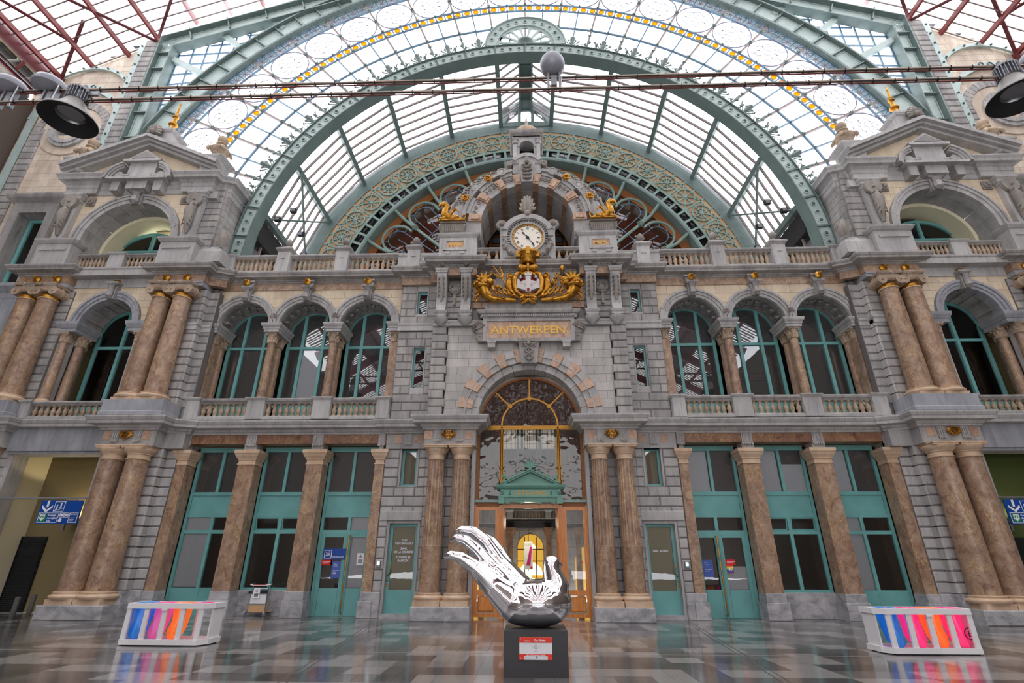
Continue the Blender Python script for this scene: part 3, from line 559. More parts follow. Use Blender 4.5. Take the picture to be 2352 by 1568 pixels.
# sign boards in the passages
for s in(-1,1):
    sd=SIDE[s]; x0,x1=(-16.93,-15.47) if s<0 else (15.5,16.96); cx=(x0+x1)/2
    t=thing('direction_sign','blue direction sign hanging in the %s passage under a grey rail'%sd,'sign',(cx,18,3.2))
    ob('board',MB().box(x0,x1,17.98,18.02,2.82,3.59),'navy',t)
    a=MB().bar((x0+.3,17.97,3.54),(x0+.3,17.97,3.32),.07,.008); a.prism([(x0+.12,3.38),(x0+.3,3.23),(x0+.48,3.38),(x0+.48,3.30),(x0+.3,3.15),(x0+.12,3.3)][::-1],17.965,17.98); a.xf(lambda x,y,z:(x-.04,y,z+.04)); ob('arrow',a,'signw',t)
    def frame(m,a,b,c,d,w=.014,y=17.972):
        for u0,u1,v0,v1 in((a,b,c,c+w),(a,b,d-w,d),(a,a+w,c,d),(b-w,b,c,d)): m.box(u0,u1,y,17.98,v0,v1)
    f=MB(); frame(f,x0+.5,x0+.86,3.22,3.55); frame(f,x0+.05,x0+.75,2.86,3.18); frame(f,x0+.78,x0+.93,3.03,3.18); frame(f,x0+.95,x0+1.1,3.03,3.18); frame(f,x0+1.13,x0+1.43,2.86,3.18); f.disc(x0+.85,2.94,.06,17.97,17.98,14); f.box(x0+.81,x0+.9,17.97,17.98,3.07,3.14); f.box(x0+.98,x0+1.07,17.97,17.98,3.08,3.14); ob('pictogram_frame',f,'signw',t)
    w=MB()
    for dx,dz in((.6,0),(.73,.06)):
        w.disc(x0+dx,3.43+dz,.022,17.97,17.98,10); w.box(x0+dx-.02,x0+dx+.02,17.97,17.98,3.32+dz,3.405+dz); w.bar((x0+dx,17.975,3.33+dz),(x0+dx-.05,17.975,3.26+dz),.02,.008); w.bar((x0+dx,17.975,3.33+dz),(x0+dx+.04,17.975,3.26+dz),.02,.008)
    w.bar((x0+.53,17.975,3.24),(x0+.82,17.975,3.33),.012,.008); ob('walker_pictogram',w,'signw',t)
    ob('exit_patch',MB().box(x0+.08,x0+.33,17.968,17.98,2.89,3.15),'signg',t); e=MB(); frame(e,x0+.12,x0+.29,2.98,3.12,.03,17.96); e.bar((x0+.205,17.962,3.06),(x0+.205,17.962,2.95),.03,.006); e.prism([(x0+.15,2.98),(x0+.205,2.91),(x0+.26,2.98)],17.958,17.968); ob('exit_arrow',e,'signw',t)
    for i,q in enumerate(('Koningin','Astridplein','Zoo')): text(q,.085,'signw',(x0+.37,17.975,3.1-i*.09),t,.002,align='LEFT',font_bold=.002)
    text('Alle diensten',.045,'signw',(x0+1.28,17.975,3.12),t,.002); 
    for i,q in enumerate(('Tous services','Alle Dienste','All services')): text(q,.035,'signw',(x0+1.16,17.975,3.02-i*.05),t,.002,align='LEFT')
    r=thing('sign_rail','grey steel rail across the %s passage above its blue sign'%sd,'rail',(cx,18,3.66)); ob('bar',MB().tube([(s*15.35,18,3.66),(s*18.8,18,3.66)],.03,8),'alu',r); ob('hanger',MB().box(x0+.3,x0+.34,17.99,18.01,3.59,3.64).box(x0+.75,x0+.79,17.99,18.01,3.59,3.64).box(x0+1.2,x0+1.24,17.99,18.01,3.59,3.64),'alu',r); ob('bracket',MB().lathe([(.09,-.05),(.09,.05)],s*18.78,18,3.66,10),'alu',r)
    l=thing('wall_light','grey uplighter bracket on the plaster inside the %s passage'%sd,'light',(s*16.95,19.6,2.95)); ob('arm',MB().box(s*16.95-.22,s*16.95+.22,19.45,19.85,2.92,2.98).box(s*16.95-.27,s*16.95-.19,19.42,19.5,2.7,2.96),'alu',l)
    ld=bpy.data.lights.new('uplight','SPOT'); ld.energy=34 if s<0 else 8; ld.color=(1,.82,.5); ld.spot_size=rad(110); ld.shadow_soft_size=.1; lo=bpy.data.objects.new('uplight_lamp',ld); COL.objects.link(lo); lo.parent=l; lo.matrix_parent_inverse=Matrix.Translation(-l.location); lo.location=(s*16.9,19.65,3.05); lo.rotation_euler=(rad(180),0,0)
for i,(x,y) in enumerate(((-16.2,17.55),(-16.85,18.85))):
    t=thing('steel_bollard','flat steel bollard, %s of two standing in the left passage mouth'%['nearer','farther'][i],'bollard',(x,y,0)); ob('post',MB().box(x-.07,x+.07,y-.03,y+.03,0,.62),'steel',t)
# ---------------- main entrance ----------------
w=struct('wall_center')
for s in(-1,1):
    courses(w,1.97,3.74,.78,5.4,18.36,.325,.66,'grey',s,.3,.014,.03,name='jamb_stone')
    ob('door_jamb',MB().box(1.93,2.06,18.2,18.75,0,6.4),'grey',w,mx=s); ob('jamb_foot',MB().box(1.95,3.75,18.3,18.6,0,.78),'granite',w,mx=s)
    # quoins
    for i in range(12):
        z0=6.55+i*.322; x=3.12 if i%2 else 3.2
        ob('quoin',MB().box(x,3.74,17.98,18.4,z0,z0+.305,.035),'greyd',w,mx=s)
courses(w,-3.15,3.15,6.5,10.42,18.12,.327,.86,'greyw',1,.3,.008,.004,circ=[(0,6.45,2.66)],rec=.012)
ob('upper_backing',MB().box(-3.7,3.7,18.2,18.5,10.4,12.3),'greyd',w); ob('side_backing',MB().box(-3.7,-3.1,18.3,18.6,6.4,10.5).box(3.1,3.7,18.3,18.6,6.4,10.5),'greyd',w)
for s in(-1,1):
    for i in range(6): ob('pilaster_block',MB().box(2.2,3.68,18.0,18.3,10.45+i*.25,10.45+i*.25+.23,.03),'greyd',w,mx=s)
ob('portal_band',MB().mould([(0,10.1),(.04,10.12),(.04,10.24),(.07,10.28),(.07,10.34),(-.1,10.34)],[(-3.74,18.0),(-1.9,18.0)]).mould([(0,10.1),(.04,10.12),(.04,10.24),(.07,10.28),(.07,10.34),(-.1,10.34)],[(1.9,18.0),(3.74,18.0)]),'grey',w)
a=thing('entrance_arch','big round arch of alternating grey and brown voussoirs over the main entrance','arch',(0,18.1,6.45))
voussoirs(a,0,6.45,2.12,2.66,-90,90,21,17.96,.4,['grey','pink'],gap=.25,proj=.05)
for i in range(15): ob('soffit_stone',MB().arc(0,6.42,1.88,2.13,-90+12*i+.2,-90+12*i+11.8,18.05,18.62,4),'grey',a)
ob('arch_moulding',MB().arc(0,6.45,2.34,2.38,-90,90,17.9,17.97,48),'grey',a)
k=thing('keystone','carved keystone with twin snakes over the main entrance arch','keystone',(0,17.8,8.9))
ob('block',MB().prism([(-.3,8.45),(.3,8.45),(.38,9.3),(-.38,9.3)],17.72,18.3),'greyd',k); m=MB().box(-.46,.46,17.65,18.2,9.28,9.42); 
for s in(-1,1): m.tube([(s*.14*sin(i*.75),17.68,8.55+i*.06) for i in range(12)],.045,6); m.tube([(s*.1,17.68,9.2),(s*.25,17.66,9.22),(s*.24,17.68,9.1)],.05,6)
m.tube([(0,17.69,8.5),(0,17.69,9.25)],.03,6); m.ball((0,17.66,9.2),.09); ob('snake_relief',m,'carve',k,50)
# fanlight window
f=struct('window_11',label='big glazed fanlight with gilt bars over the main door'); y=18.6
ob('pane',MB().arc(0,6.29,0,1.84,-90,90,y+.04,y+.05,32).box(-1.84,1.84,y+.04,y+.05,3.6,6.29),'ripple',f)
m=MB().arc(0,6.29,1.8,1.88,-90,90,y-.05,y+.1,40).box(-1.93,-1.82,y-.05,y+.1,3.6,6.3).box(1.82,1.93,y-.05,y+.1,3.6,6.3); ob('wooden_frame',m,'umber',f)
m=MB().arc(0,6.29,1.0,1.06,-90,90,y-.04,y+.04,32)
for a_ in(-45,0,45): m.bar((1.03*sin(rad(a_)),y,6.29+1.03*cos(rad(a_))),(1.84*sin(rad(a_)),y,6.29+1.84*cos(rad(a_))),.055,.07)
ob('fan_bar',m,'goldp',f); m=MB()
for a_ in(-45,0,45): m.disc(1.03*sin(rad(a_)),6.29+1.03*cos(rad(a_)),.085,y-.07,y,14); m.disc(1.03*sin(rad(a_)),6.29+1.03*cos(rad(a_)),.04,y-.09,y,8)
ob('fan_boss',m,'goldp',f); m=MB().box(-1.0,1.0,y-.05,y+.04,6.15,6.25).box(-1.04,1.04,y-.07,y-.04,6.23,6.27).box(-1.04,1.04,y-.07,y-.04,6.13,6.16); ob('transom',m,'goldp',f)
for s in(-1,1):
    m=MB().box(1.06,1.83,y-.05,y+.03,6.13,6.28)
    for i in range(5): m.arc(1.18+i*.13,6.205,.03,.05,0,360,y-.07,y-.05,10)
    ob('scroll_band',m,'goldp',f,mx=s)
    m=MB().lathe([(.09,0),(.09,.1),(.06,.14),(.055,.5),(.08,.52),(.08,.58),(.055,.6),(.05,1.7),(.07,1.74),(.06,1.8),(.09,1.9),(.1,1.95)],1.03,y-.02,4.2,10); m.box(.96,.99,y-.03,y,4.2,6.15).box(1.07,1.1,y-.03,y,4.2,6.15); ob('bronze_colonnette',m,'goldp',f,40,mx=s)
# green door pediment
g=thing('exit_pediment','green iron pediment reading UITGANG above the main door','pediment',(0,18.4,3.56)); y=18.3
m=MB().box(-.98,.98,y,y+.25,3.56,3.78).box(-1.1,1.1,y-.06,y+.25,3.72,3.78).box(-1.05,1.05,y,y+.2,3.78,4.0).mould([(0,3.98),(.05,4.02),(.08,4.06),(.1,4.14),(-.1,4.16)],[(-1.12,y+.2),(-1.12,y),(1.12,y),(1.12,y+.2)]); ob('entablature',m,'greeniron',g)
ob('tympanum',MB().prism([(-.92,4.14),(.92,4.14),(0,4.55)],y+.03,y+.15),'greeniron',g)
m=MB()
for s in(-1,1): m.bar((s*1.0,y,4.13),(0,y,4.6),.07,.2); m.bar((s*1.02,y-.05,4.17),(0,y-.05,4.64),.03,.2)
m.box(-1,1,y-.1,y+.1,4.1,4.16); ob('raking_cornice',m,'greeniron',g); m=MB()
for s in(-1,1):
    for i in range(5):
        x=s*(.16+i*.155); z=4.64-abs(x)*.46; m.tube([(x+s*.07*cos(q)*.9,y,z+.05+.05*sin(q)) for q in [j*.6 for j in range(9)]],.018,5)
    m.tube([(s*.98,y,4.16),(s*.9,y,4.32),(s*.88,y,4.42),(s*.95,y,4.46),(s*.99,y,4.42),(s*.95,y,4.38)],[.04,.04,.035,.03,.025,.02],6)
ob('scroll_cresting',m,'greeniron',g,50); m=MB().ball((0,y,4.66),.06)
for i in range(9):
    q=rad(-80+i*20); L=.25 if i!=4 else .28; m.tube([(0,y,4.7),(L*.6*sin(q),y-.02,4.72+L*.6*cos(q)),(L*sin(q)*.9,y,4.72+L*cos(q))],[.015,.035,.02],5)
ob('palmette',m,'greeniron',g,50); ob('name_panel',MB().box(-.68,.68,y-.03,y,3.72,3.97),'greeniron',g); m=MB()
for s in(-1,1):
    for q in(3.74,3.83,3.92): m.ball((s*.72,y-.02,q),.035,6,4)
    m.box(s*1.0-.1,s*1.0+.1,y-.05,y,3.5,3.76); m.ball((s*.98,y-.07,3.88),.075,8,6,(.8,.6,1.3)); m.ball((s*.98,y-.1,3.9),.04,6,5)
ob('mask',m,'greeniron',g,50); m=MB()
for x in(-.78,-.28,.28,.78):
    for q in(-.05,0,.05): m.box(x+q-.018,x+q+.018,y-.03,y,3.5,3.56)
for i in range(24): m.box(-.7+i*.06,-.67+i*.06,y-.02,y,3.56,3.61)
ob('dentil',m,'greeniron',g); text('UITGANG',.235,'goldp',(0,y-.032,3.845),g,.004,sx=1.08,font_bold=.002)
d=struct('door_7',label='orange varnished wooden main door standing open between glazed side leaves'); y=18.45
ob('transom_beam',MB().box(-1.97,-1.0,y-.08,y+.2,3.56,3.64).box(1.0,1.97,y-.08,y+.2,3.56,3.64),'iron',d); ob('dark_lintel',MB().box(-1.93,-.98,y,y+.15,3.44,3.56).box(.98,1.93,y,y+.15,3.44,3.56),'umber',d)
m=MB().box(-.95,.95,y,y+.12,3.37,3.5)
for s in(-1,1):
    for(a_,b_,p) in((.93,1.08,.05),(1.87,1.97,.03)): m.box(*sorted((s*a_,s*b_)),y-p,y+.14,0,3.46)
    for i in range(3): m.box(*sorted((s*(.95+i*.04),s*(.97+i*.04))),y-.07,y,.2,3.4)
ob('door_post',m,'wood',d)
for s in(-1,1):
    m=MB()
    for(u0,u1,v0,v1) in((1.08,1.21,.05,3.42),(1.78,1.88,.05,3.42),(1.08,1.88,3.3,3.42),(1.08,1.88,.68,.83),(1.08,1.88,.05,.16)): m.box(u0,u1,y,y+.07,v0,v1)
    ob('side_leaf',m,'wood',d,mx=s); ob('raised_panel',MB().box(1.24,1.75,y+.01,y+.05,.2,.64,.03),'wood',d,mx=s); ob('pane',MB().box(1.2,1.8,y+.03,y+.045,.8,3.32),'win',d,mx=s)
    m=MB()
    for(u0,u1,v0,v1) in((.0,.1,.0,3.36),(.8,.9,.0,3.36),(0,.9,3.24,3.36),(0,.9,.0,.7)): m.box(u0,u1,-.03,.03,v0,v1)
    o=ob('open_leaf',m,'wood',d); o.location=(s*.93,y+.15,.02); o.rotation_euler=(0,0,rad(90) if s>0 else rad(90))
ob('no_smoking_sticker',MB().arc(1.66,1.66,.035,.05,0,360,y+.02,y+.028,16),'signr',d)
# ---------------- hall behind the entrance ----------------
h=struct('wall_hall',label='dim entrance hall seen through the main door')
ob('side_walls',MB().box(-5.3,-5.1,19.7,28.4,0,12).box(5.1,5.3,19.7,28.4,0,12).box(-5.3,-2,19.7,19.9,0,12.2).box(2,5.3,19.7,19.9,0,12.2).box(-2,2,19.2,19.4,8.4,12.2).box(-2.1,-2,18.7,19.8,0,8.5).box(2,2.1,18.7,19.8,0,8.5),'greyd',h)
ob('hall_ceiling',MB().box(-5.3,5.3,28.5,28.6,0,12).box(-5.3,5.3,19.2,22.5,12,12.2),'greyd',h)
courses(h,-5.1,5.1,0,3.2,28,.4,1.3,'greyw',circ=[(0,2.37,.68),(-3.1,1.6,.9),(3.1,1.6,.9)],rects=[(-.68,.68,0,2.37),(-4,-2.2,0,1.6),(2.2,4,0,1.6)],name='hall_stone')
ob('upper_hall_wall',MB().box(-5.1,-1.6,28,28.3,3.2,12).box(1.6,5.1,28,28.3,3.2,12).box(-1.6,1.6,28,28.3,3.2,6.5).box(-1.6,1.6,28,28.3,8.6,12),'greyd',h)
ob('hall_cornice',MB().mould([(0,3.3),(.1,3.35),(.3,3.55),(.5,3.62),(.5,3.7),(-.2,3.7)],[(-5.1,27.9),(5.1,27.9)]),'dark',h)
for x in(-1.0,.9,-2.4,2.4): ob('hall_column',MB().lathe([(.2,0),(.2,.3),(.15,.4),(.14,2.9),(.2,3.0),(.25,3.3)],x,27.6,0,12),'brownd',h,50)
ob('yellow_window',MB().arc(0,2.37,0,.66,-90,90,28.4,28.42,20).box(-.66,.66,28.4,28.42,.6,2.37).box(-4,-2.2,28.4,28.42,.2,2.5).box(2.2,4,28.4,28.42,.2,2.5),emit('lit_yellow_glass',S(206,160,60),.3),h)
ob('bright_fanlight',MB().arc(0,2.3,0,.3,-90,90,28.36,28.38,16).arc(0,1.1,0,.6,-90,90,28.36,28.38,16),emit('daylight_glass',S(232,230,214),.4),h)
m=MB()
for x in(-.3,.3): m.box(x-.02,x+.02,28.3,28.34,0,2.9)
for z in(.9,1.75,2.3): m.box(-.66,.66,28.3,28.34,z-.02,z+.02)
ob('window_bar',m,'dark',h); bal=balustrade('marble balustrade of the gallery at the back of the entrance hall',-5,5,27.5,3.7,4.14,[(-2.9,-1.25,9),(-.85,.75,9),(1.1,2.9,9)],r=.055,piers=[(-1.2,-.9),(.78,1.06)],d=.2,plinth=.06,rail=.08)
hw=struct('window_12',label='leaded teal window high in the entrance hall'); ob('white_blind',MB().box(-1.5,1.5,28.35,28.36,7.4,8.6),emit('sunlit_blind',S(226,224,214),.35),hw); ob('dark_pane',MB().box(-1.5,1.5,28.35,28.37,6.5,7.4),'dark',hw); m=MB()
for i in range(13): m.box(-1.5+i*.25-.015,-1.5+i*.25+.015,28.2,28.25,6.5,8.6)
for z in(6.5,6.9,7.4,7.7,8.25): m.box(-1.5,1.5,28.2,28.25,z-.02,z+.02)
for x in(-.62,.62,-1.45,1.45,-.4,.4): m.box(x-.06,x+.06,28.15,28.25,6.4,8.7)
ob('leaded_bar',m,'teal',hw)
for s in(-1,1):
    t=thing('rosette','gold centred round wall medallion in the hall, seen %s of the exit pediment'%SIDE[s],'ornament',(s*1.78,26,5.3)); ob('square_block',MB().box(s*1.78-.3,s*1.78+.3,26,26.1,5.0,5.6),'greyd',t); ob('ring',MB().arc(s*1.78,5.3,.16,.24,0,360,25.94,26,18),'greyd',t); ob('star',MB().arc(s*1.78,5.3,.03,.13,0,360,25.95,26,12),'goldp',t); ob('wall_piece',MB().box(*sorted((s*1.3,s*2.6)),26.1,26.3,3.4,7.5),'greyd',t)
t=thing('hanging_banner','white and magenta exhibition banner hanging inside the hall','banner',(-.1,24,1.4)); ob('cloth',MB().box(-.29,.08,24,24.01,1.4,2.51),'signw',t); ob('magenta_stripe',MB().prism([(-.2,1.55),(-.02,1.55),(.06,2.3),(-.03,2.3)],23.99,24.0),plain('magenta_print',S(206,30,130)),t); text('MODE',.13,'alu',(-.12,23.995,2.38),t,.002,sx=.8); ob('red_logo',MB().box(-.02,.06,23.99,24,1.42,1.52),'signr',t)
t=thing('lantern','small glowing lantern in the hall below the hanging banner','lamp',(-.1,25,1.05)); ob('shade',MB().lathe([(.14,0),(.09,.24),(.02,.27)],-.1,25,1.05,10),emit('lantern_glow',S(255,226,160),3),t); ld=bpy.data.lights.new('hall_fill_light','POINT'); ld.energy=30; ld.color=(1,.85,.6); ld.shadow_soft_size=.15; lo=bpy.data.objects.new('hall_fill_light',ld); COL.objects.link(lo); lo.parent=t; lo.matrix_parent_inverse=Matrix.Translation(-t.location); lo.location=(-.1,22.8,3.2); ob('cord',MB().tube([(-.1,25,1.3),(-.1,25,12)],.012,5),'black',t)  # point light is an added fill ahead of the banner, apart from the lantern
# ---------------- second storey arcade ----------------
CX=[6.64,9.19,11.74]
def archwin(t,cx,cz,R,zb,y,mx,mull,zt,pan=None,sash=True,mat='win'):
    f=MB().arc(cx,cz,R-.1,R+.02,-90,90,y-.04,y+.08,24)
    for s_ in(-1,1): f.box(cx+s_*(R-.05)-.06,cx+s_*(R-.05)+.06,y-.04,y+.08,zb,cz)
    for u in mull:
        h=math.sqrt(R*R-u*u); f.box(cx+u-.06,cx+u+.06,y-.05,y+.08,zb,cz+h-.03)
    f.box(cx-R,cx+R,y-.05,y+.08,zt-.055,zt+.055); ob('frame',f,'teal',t,mx=mx)
    e=[-R+.06]+[u for u in mull]+[R-.06]
    for a,b in zip(e,e[1:]):
        a2,b2=cx+a+.05,cx+b-.05; glaz(t,a2,b2,zb+.5,zt-.05,y+.02,mx)
        pts=[(a2,zt+.05),(b2,zt+.05)]+[(b2+(a2-b2)*i/6,cz+math.sqrt(max(.001,(R-.08)**2-(b2+(a2-b2)*i/6-cx)**2))) for i in range(7)]
        pts=[(x,max(z,zt+.06)) for x,z in pts]; ob('arched_pane',MB().prism(pts,y+.02,y+.032),mat,t,mx=mx)
    ob('teal_panel',MB().box(cx-R,cx+R,y-.02,y+.06,zb-.6,zb+.5),'teal',t,mx=mx)
    r=MB().box(cx-R-.4,cx+R+.4,y+1.8,y+1.9,zb-.6,cz+R+.3); r.box(cx-R-.4,cx+R+.4,y+.1,y+1.8,cz+R+.2,cz+R+.3).box(cx-R-.4,cx-R-.3,y+.1,y+1.8,zb-.6,cz+R).box(cx+R+.3,cx+R+.4,y+.1,y+1.8,zb-.6,cz+R).box(cx-R-.4,cx+R+.4,y+.1,y+1.8,zb-.6,zb-.5); return r
def keyst(t,x,y,z0,z1,w,mx,mat='greyd',proj=.22):
    m=MB().prism([(x-w*.8,z0),(x+w*.8,z0),(x+w,z1),(x-w,z1)],y-proj*.7,y+.2)
    m.mould([(0,z1-.06),(.03,z1-.02),(.06,z1),(.06,z1+.08),(-.05,z1+.08)],[(x-w,y+.1),(x-w,y-proj),(x+w,y-proj),(x+w,y+.1)])
    m.tube([(x,y-proj*.75,z0+.03),(x,y-proj*1.05,z0+.1),(x,y-proj*.9,z0+(z1-z0)*.6),(x,y-proj*1.15,z1-.08)],[w*.5,w*.75,w*.55,w*.7],8); ob('keystone',m,mat,t,True,mx=mx)
def bell(label,x,y,z,grp='gilded bosses under the upper cornice'):
    t=thing('gilded_boss',label,'ornament',(x,y,z),grp); ob('dish',MB().lathe([(.0,0),(.14,.0),(.15,.03),(.1,.06),(.06,.09)],0,0,0,14).xf(lambda a,b,c:(x+a,y-c,z+b)),'gold',t,50); ob('bud',MB().lathe([(.06,.08),(.07,.13),(.05,.18),(.02,.22),(.0,.25)],0,0,0,10).xf(lambda a,b,c:(x+a,y-c,z+b+.02)),'gold',t,60)
for s in(-1,1):
    sd=SIDE[s]; w=struct('wall_%s_arcade'%sd)
    courses(w,5.2,12.95,10.57,12.18,18.68,.4,1.0,'cream',s,.3,.009,.004,circ=[(c,10.57,1.36) for c in CX],joint='jointc',rec=.012)
    for k,c in enumerate(CX):
        for i in range(9):
            a0=-90+20*i
            ob('archivolt_stone',MB().arc(c,10.57,1.06,1.18,a0+.2,a0+19.8,18.64,18.95,4).arc(c,10.57,1.18,1.3,a0+.2,a0+19.8,18.6,18.9,4).arc(c,10.57,1.3,1.39,a0+.2,a0+19.8,18.55,18.85,4),'grey',w,mx=s)
        so=MB().arc(c,10.57,1.1,1.25,-90,90,18.8,19.75,24)
        for i in range(10): so.arc(c,10.57,1.03,1.12,-90+18*i+.5,-90+18*i+4,18.75,19.7,2)
        so.arc(c,10.57,1.04,1.12,-90,90,18.7,18.85,24).arc(c,10.57,1.04,1.12,-90,90,19.55,19.75,24)
        for i in range(9):
            a=rad(-72+18*i); so.box(c+1.06*sin(a)-.12,c+1.06*sin(a)+.12,19.1,19.35,10.57+1.06*cos(a)-.04,10.57+1.06*cos(a)+.04)
        ob('coffered_soffit',so,'greyd',w,mx=s)
        keyst(w,c,18.6,11.58,12.16,.17,s)
        bell('gilded boss over the %s arch from the centre of the %s arcade'%(['first','second','third'][k],sd),s*c,18.3,12.36)
        t=struct('window_%d'%(13+k+(0 if s<0 else 3)),label='arched teal window, %s from the centre in the %s arcade'%(['first','second','third'][k],sd))
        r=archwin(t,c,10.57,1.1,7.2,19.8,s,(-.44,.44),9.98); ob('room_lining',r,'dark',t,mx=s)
        if not(s>0 and k==9): ob('mesh_blind',MB().arc(c,10.57,0,1.05,-90,90,19.845,19.848,20).box(c-1.05,c+1.05,19.845,19.848,7.3,10.57),'blindd',t,mx=s)
        if s<0 and k==1: ob('roller_blind',MB().box(c-.38,c+.38,19.836,19.839,7.0,9.9),'blind',t,mx=s)
    # imposts and small columns
    sup=[(5.2,5.62),(7.63,8.2),(10.18,10.75),(12.73,13.05)]
    for k,(a,b) in enumerate(sup):
        m=MB().mould([(0,10.22),(.02,10.24),(.02,10.34),(.05,10.36),(.05,10.42),(.11,10.49),(.13,10.55),(.13,10.6),(-.1,10.6)],[(a,19.75),(a,18.62),(b,18.62),(b,19.75)]); m.box(a+.01,b-.01,18.66,19.75,10.23,10.58); ob('impost',m,'grey',w,mx=s)
        if 0<k<3:
            x=(a+b)/2
            for q,y in enumerate((18.86,19.42)): column('corinthian',s*x,y,7.3,10.22,.165,.15,'slender brown column, %s of the pair between the %s arches of the %s arcade'%(['front','rear'][q],['first two','last two'][k-1],sd),'slender arcade columns',ch=.44,bh=.12,ph=.1,capmat='carvt',n=18)
            m=MB(); 
            for q in range(5): m.tube([(x,18.6,10.75),(x+.1*sin(rad(-70+35*q)),18.53,10.82+.18*cos(rad(-70+35*q))),(x+.14*sin(rad(-70+35*q)),18.56,10.84+.24*cos(rad(-70+35*q)))],[.02,.045,.015],5)
            ob('leaf_ornament',m,'carve',w,50,mx=s)
        else:
            t=thing('marble_pilaster','square brown marble pilaster at the %s end of the %s arcade'%(['inner','outer'][k==3],sd),'pilaster',(s*(a+b)/2,18.9,7.3)); ob('shaft',MB().box(a+.04,b-.04,18.72,19.1,7.45,9.78),'brown',t,mx=s); x=(a+b)/2; m=corinth(x,18.9,9.78,(b-a)*.37,.44); ob('capital',m,'carvt',t,45,mx=s); ob('foot',MB().mould([(.06,7.3),(.06,7.38),(.03,7.42),(0,7.47),(-.1,7.47)],[(a+.04,19.1),(a+.04,18.72),(b-.04,18.72),(b-.04,19.1)]),'tan',t,mx=s)
            t=column('corinthian',s*((a+b)/2),19.42,7.3,10.22,.165,.15,'slender brown column behind the %s end pilaster of the %s arcade'%(['inner','outer'][k==3],sd),'slender arcade columns',ch=.44,bh=.12,ph=.1,capmat='carvt',n=18)
    ob('arcade_floor',MB().box(5.2,13,18.5,21.7,6.4,6.5),'grey',w,mx=s)
    balustrade('grey stone balustrade under the %s arcade windows'%sd,5.2,12.95,18.42,6.5,7.32,[(5.75,7.42,8),(8.1,9.93,8),(10.6,12.42,8)],s,.105,piers=[(5.22,5.7),(7.42,8.1),(9.93,10.6),(12.42,12.95)],d=.28,plinth=.14,rail=.2)
    # upper entablature
    path=[(0,17.98),(1.42,17.98),(1.42,18.1),(2.05,18.1),(2.05,17.6),(3.72,17.6),(3.72,18.1),(3.98,18.1),(3.98,18.32),(5.22,18.32),(5.22,18.64),(12.62,18.64),(12.62,18.34),(13.22,18.1),(13.22,17.78),(15.36,17.78),(15.36,18.15),(18.9,18.15),(18.9,17.78),(21.05,17.78),(21.05,19.2)]
    t=struct('trim_%d'%(3 if s<0 else 4),label='%s half of the upper entablature'%sd)
    cor=[(-.3,12.48),(0,12.48),(.04,12.5),(.04,12.55),(.1,12.57),(.1,12.61),(.34,12.63),(.35,12.7),(.38,12.72),(.43,12.79),(.43,12.84),(-.1,12.87)]
    ob('cornice',MB().mould(cor,path),'greyd',t,mx=s); ob('frieze',MB().mould([(-.2,12.17),(0,12.17),(0,12.49),(-.2,12.49)],path[4:]),'brown',t,mx=s)
    dn=MB()
    for(a,b,y) in((5.3,12.6,18.6),(13.25,15.33,17.74),(2.1,3.7,17.56),(15.5,18.8,18.1),(0,1.4,17.94)):
        n=int((b-a)/.1)
        for i in range(n): dn.box(a+i*.1,a+i*.1+.06,y-.03,y+.03,12.53,12.6)
    ob('dentil_row',dn,'greyd',t,mx=s)
    for x in CX+[5.0]: ob('frieze_bracket',MB().box(x-.17,x+.17,18.5,18.7,12.17,12.52).box(x-.22,x+.22,18.42,18.6,12.46,12.54),'grey',t,mx=s)
    ob('architrave',MB().box(13.25,15.33,17.8,18.4,11.98,12.17).box(13.25,15.33,17.77,18.0,12.1,12.17).box(18.93,21,17.8,18.4,11.98,12.17),'blue',t,mx=s); ob('terrace_floor',MB().box(2,13.2,18.6,24,12.6,12.86),'greyd',t,mx=s)
    # balustrade of the terrace
    balustrade('grey stone balustrade along the %s terrace edge'%sd,5.3,12.7,18.52,12.86,13.76,[(5.62,7.6,9),(8.18,10.06,9),(10.72,12.55,9)],s,.1,piers=[(12.55,12.9)],d=.28,plinth=.14,rail=.18)
    for k,x in enumerate((4.82,7.88,10.4)): finial_pier('stone pier with a pyramid cap and acorn, %s along the %s terrace'%(['first from the centre','second from the centre','third from the centre'][k],sd),x,18.5,12.86,s)
    b=thing('parapet','solid parapet with two bead panels between the %s inscribed pier and terrace balustrade'%sd,'parapet',(s*4.4,18.45,12.86)); m=MB().box(3.7,5.5,18.36,18.7,12.86,13.7); m.mould([(0,13.55),(.05,13.6),(.06,13.7),(-.2,13.72)],[(3.7,18.36),(5.5,18.36)]); ob('slab',m,'grey',b,mx=s)
    m=MB()
    for q in(4.05,4.28,4.51): m.arc(q-.1,13.2,.08,.11,0,360,18.32,18.37,12); m.ball((q-.1,18.36,13.2),.07,8,5)
    ob('bead',m,'grey',b,50,mx=s)
    # ---------------- pavilion ----------------
    w=struct('wall_%s_pavilion'%sd); C1=17.1
    courses(w,15.3,18.95,10.49,12.18,18.15,.36,.95,'cream',s,.3,.009,.004,circ=[(C1,10.49,1.4)],joint='jointc',rec=.012)
    ob('side_pier_face',MB().box(15.3,15.72,18.2,18.6,6.5,10.5).box(18.5,18.95,18.2,18.6,6.5,10.5),'grey',w,mx=s)
    for i in range(9):
        a0=-90+20*i; ob('archivolt_stone',MB().arc(C1,10.49,1.08,1.2,a0+.2,a0+19.8,18.12,18.5,4).arc(C1,10.49,1.2,1.33,a0+.2,a0+19.8,18.07,18.4,4).arc(C1,10.49,1.33,1.43,a0+.2,a0+19.8,18.02,18.3,4),'blue',w,mx=s)
    so=MB().arc(C1,10.49,1.12,1.25,-90,90,18.4,19.3,24)
    for i in range(9): so.arc(C1,10.49,1.05,1.13,-90+20*i+.5,-90+20*i+5,18.3,19.25,2)
    ob('coffered_soffit',so,'greyd',w,mx=s); keyst(w,C1,18.1,11.5,12.16,.18,s)
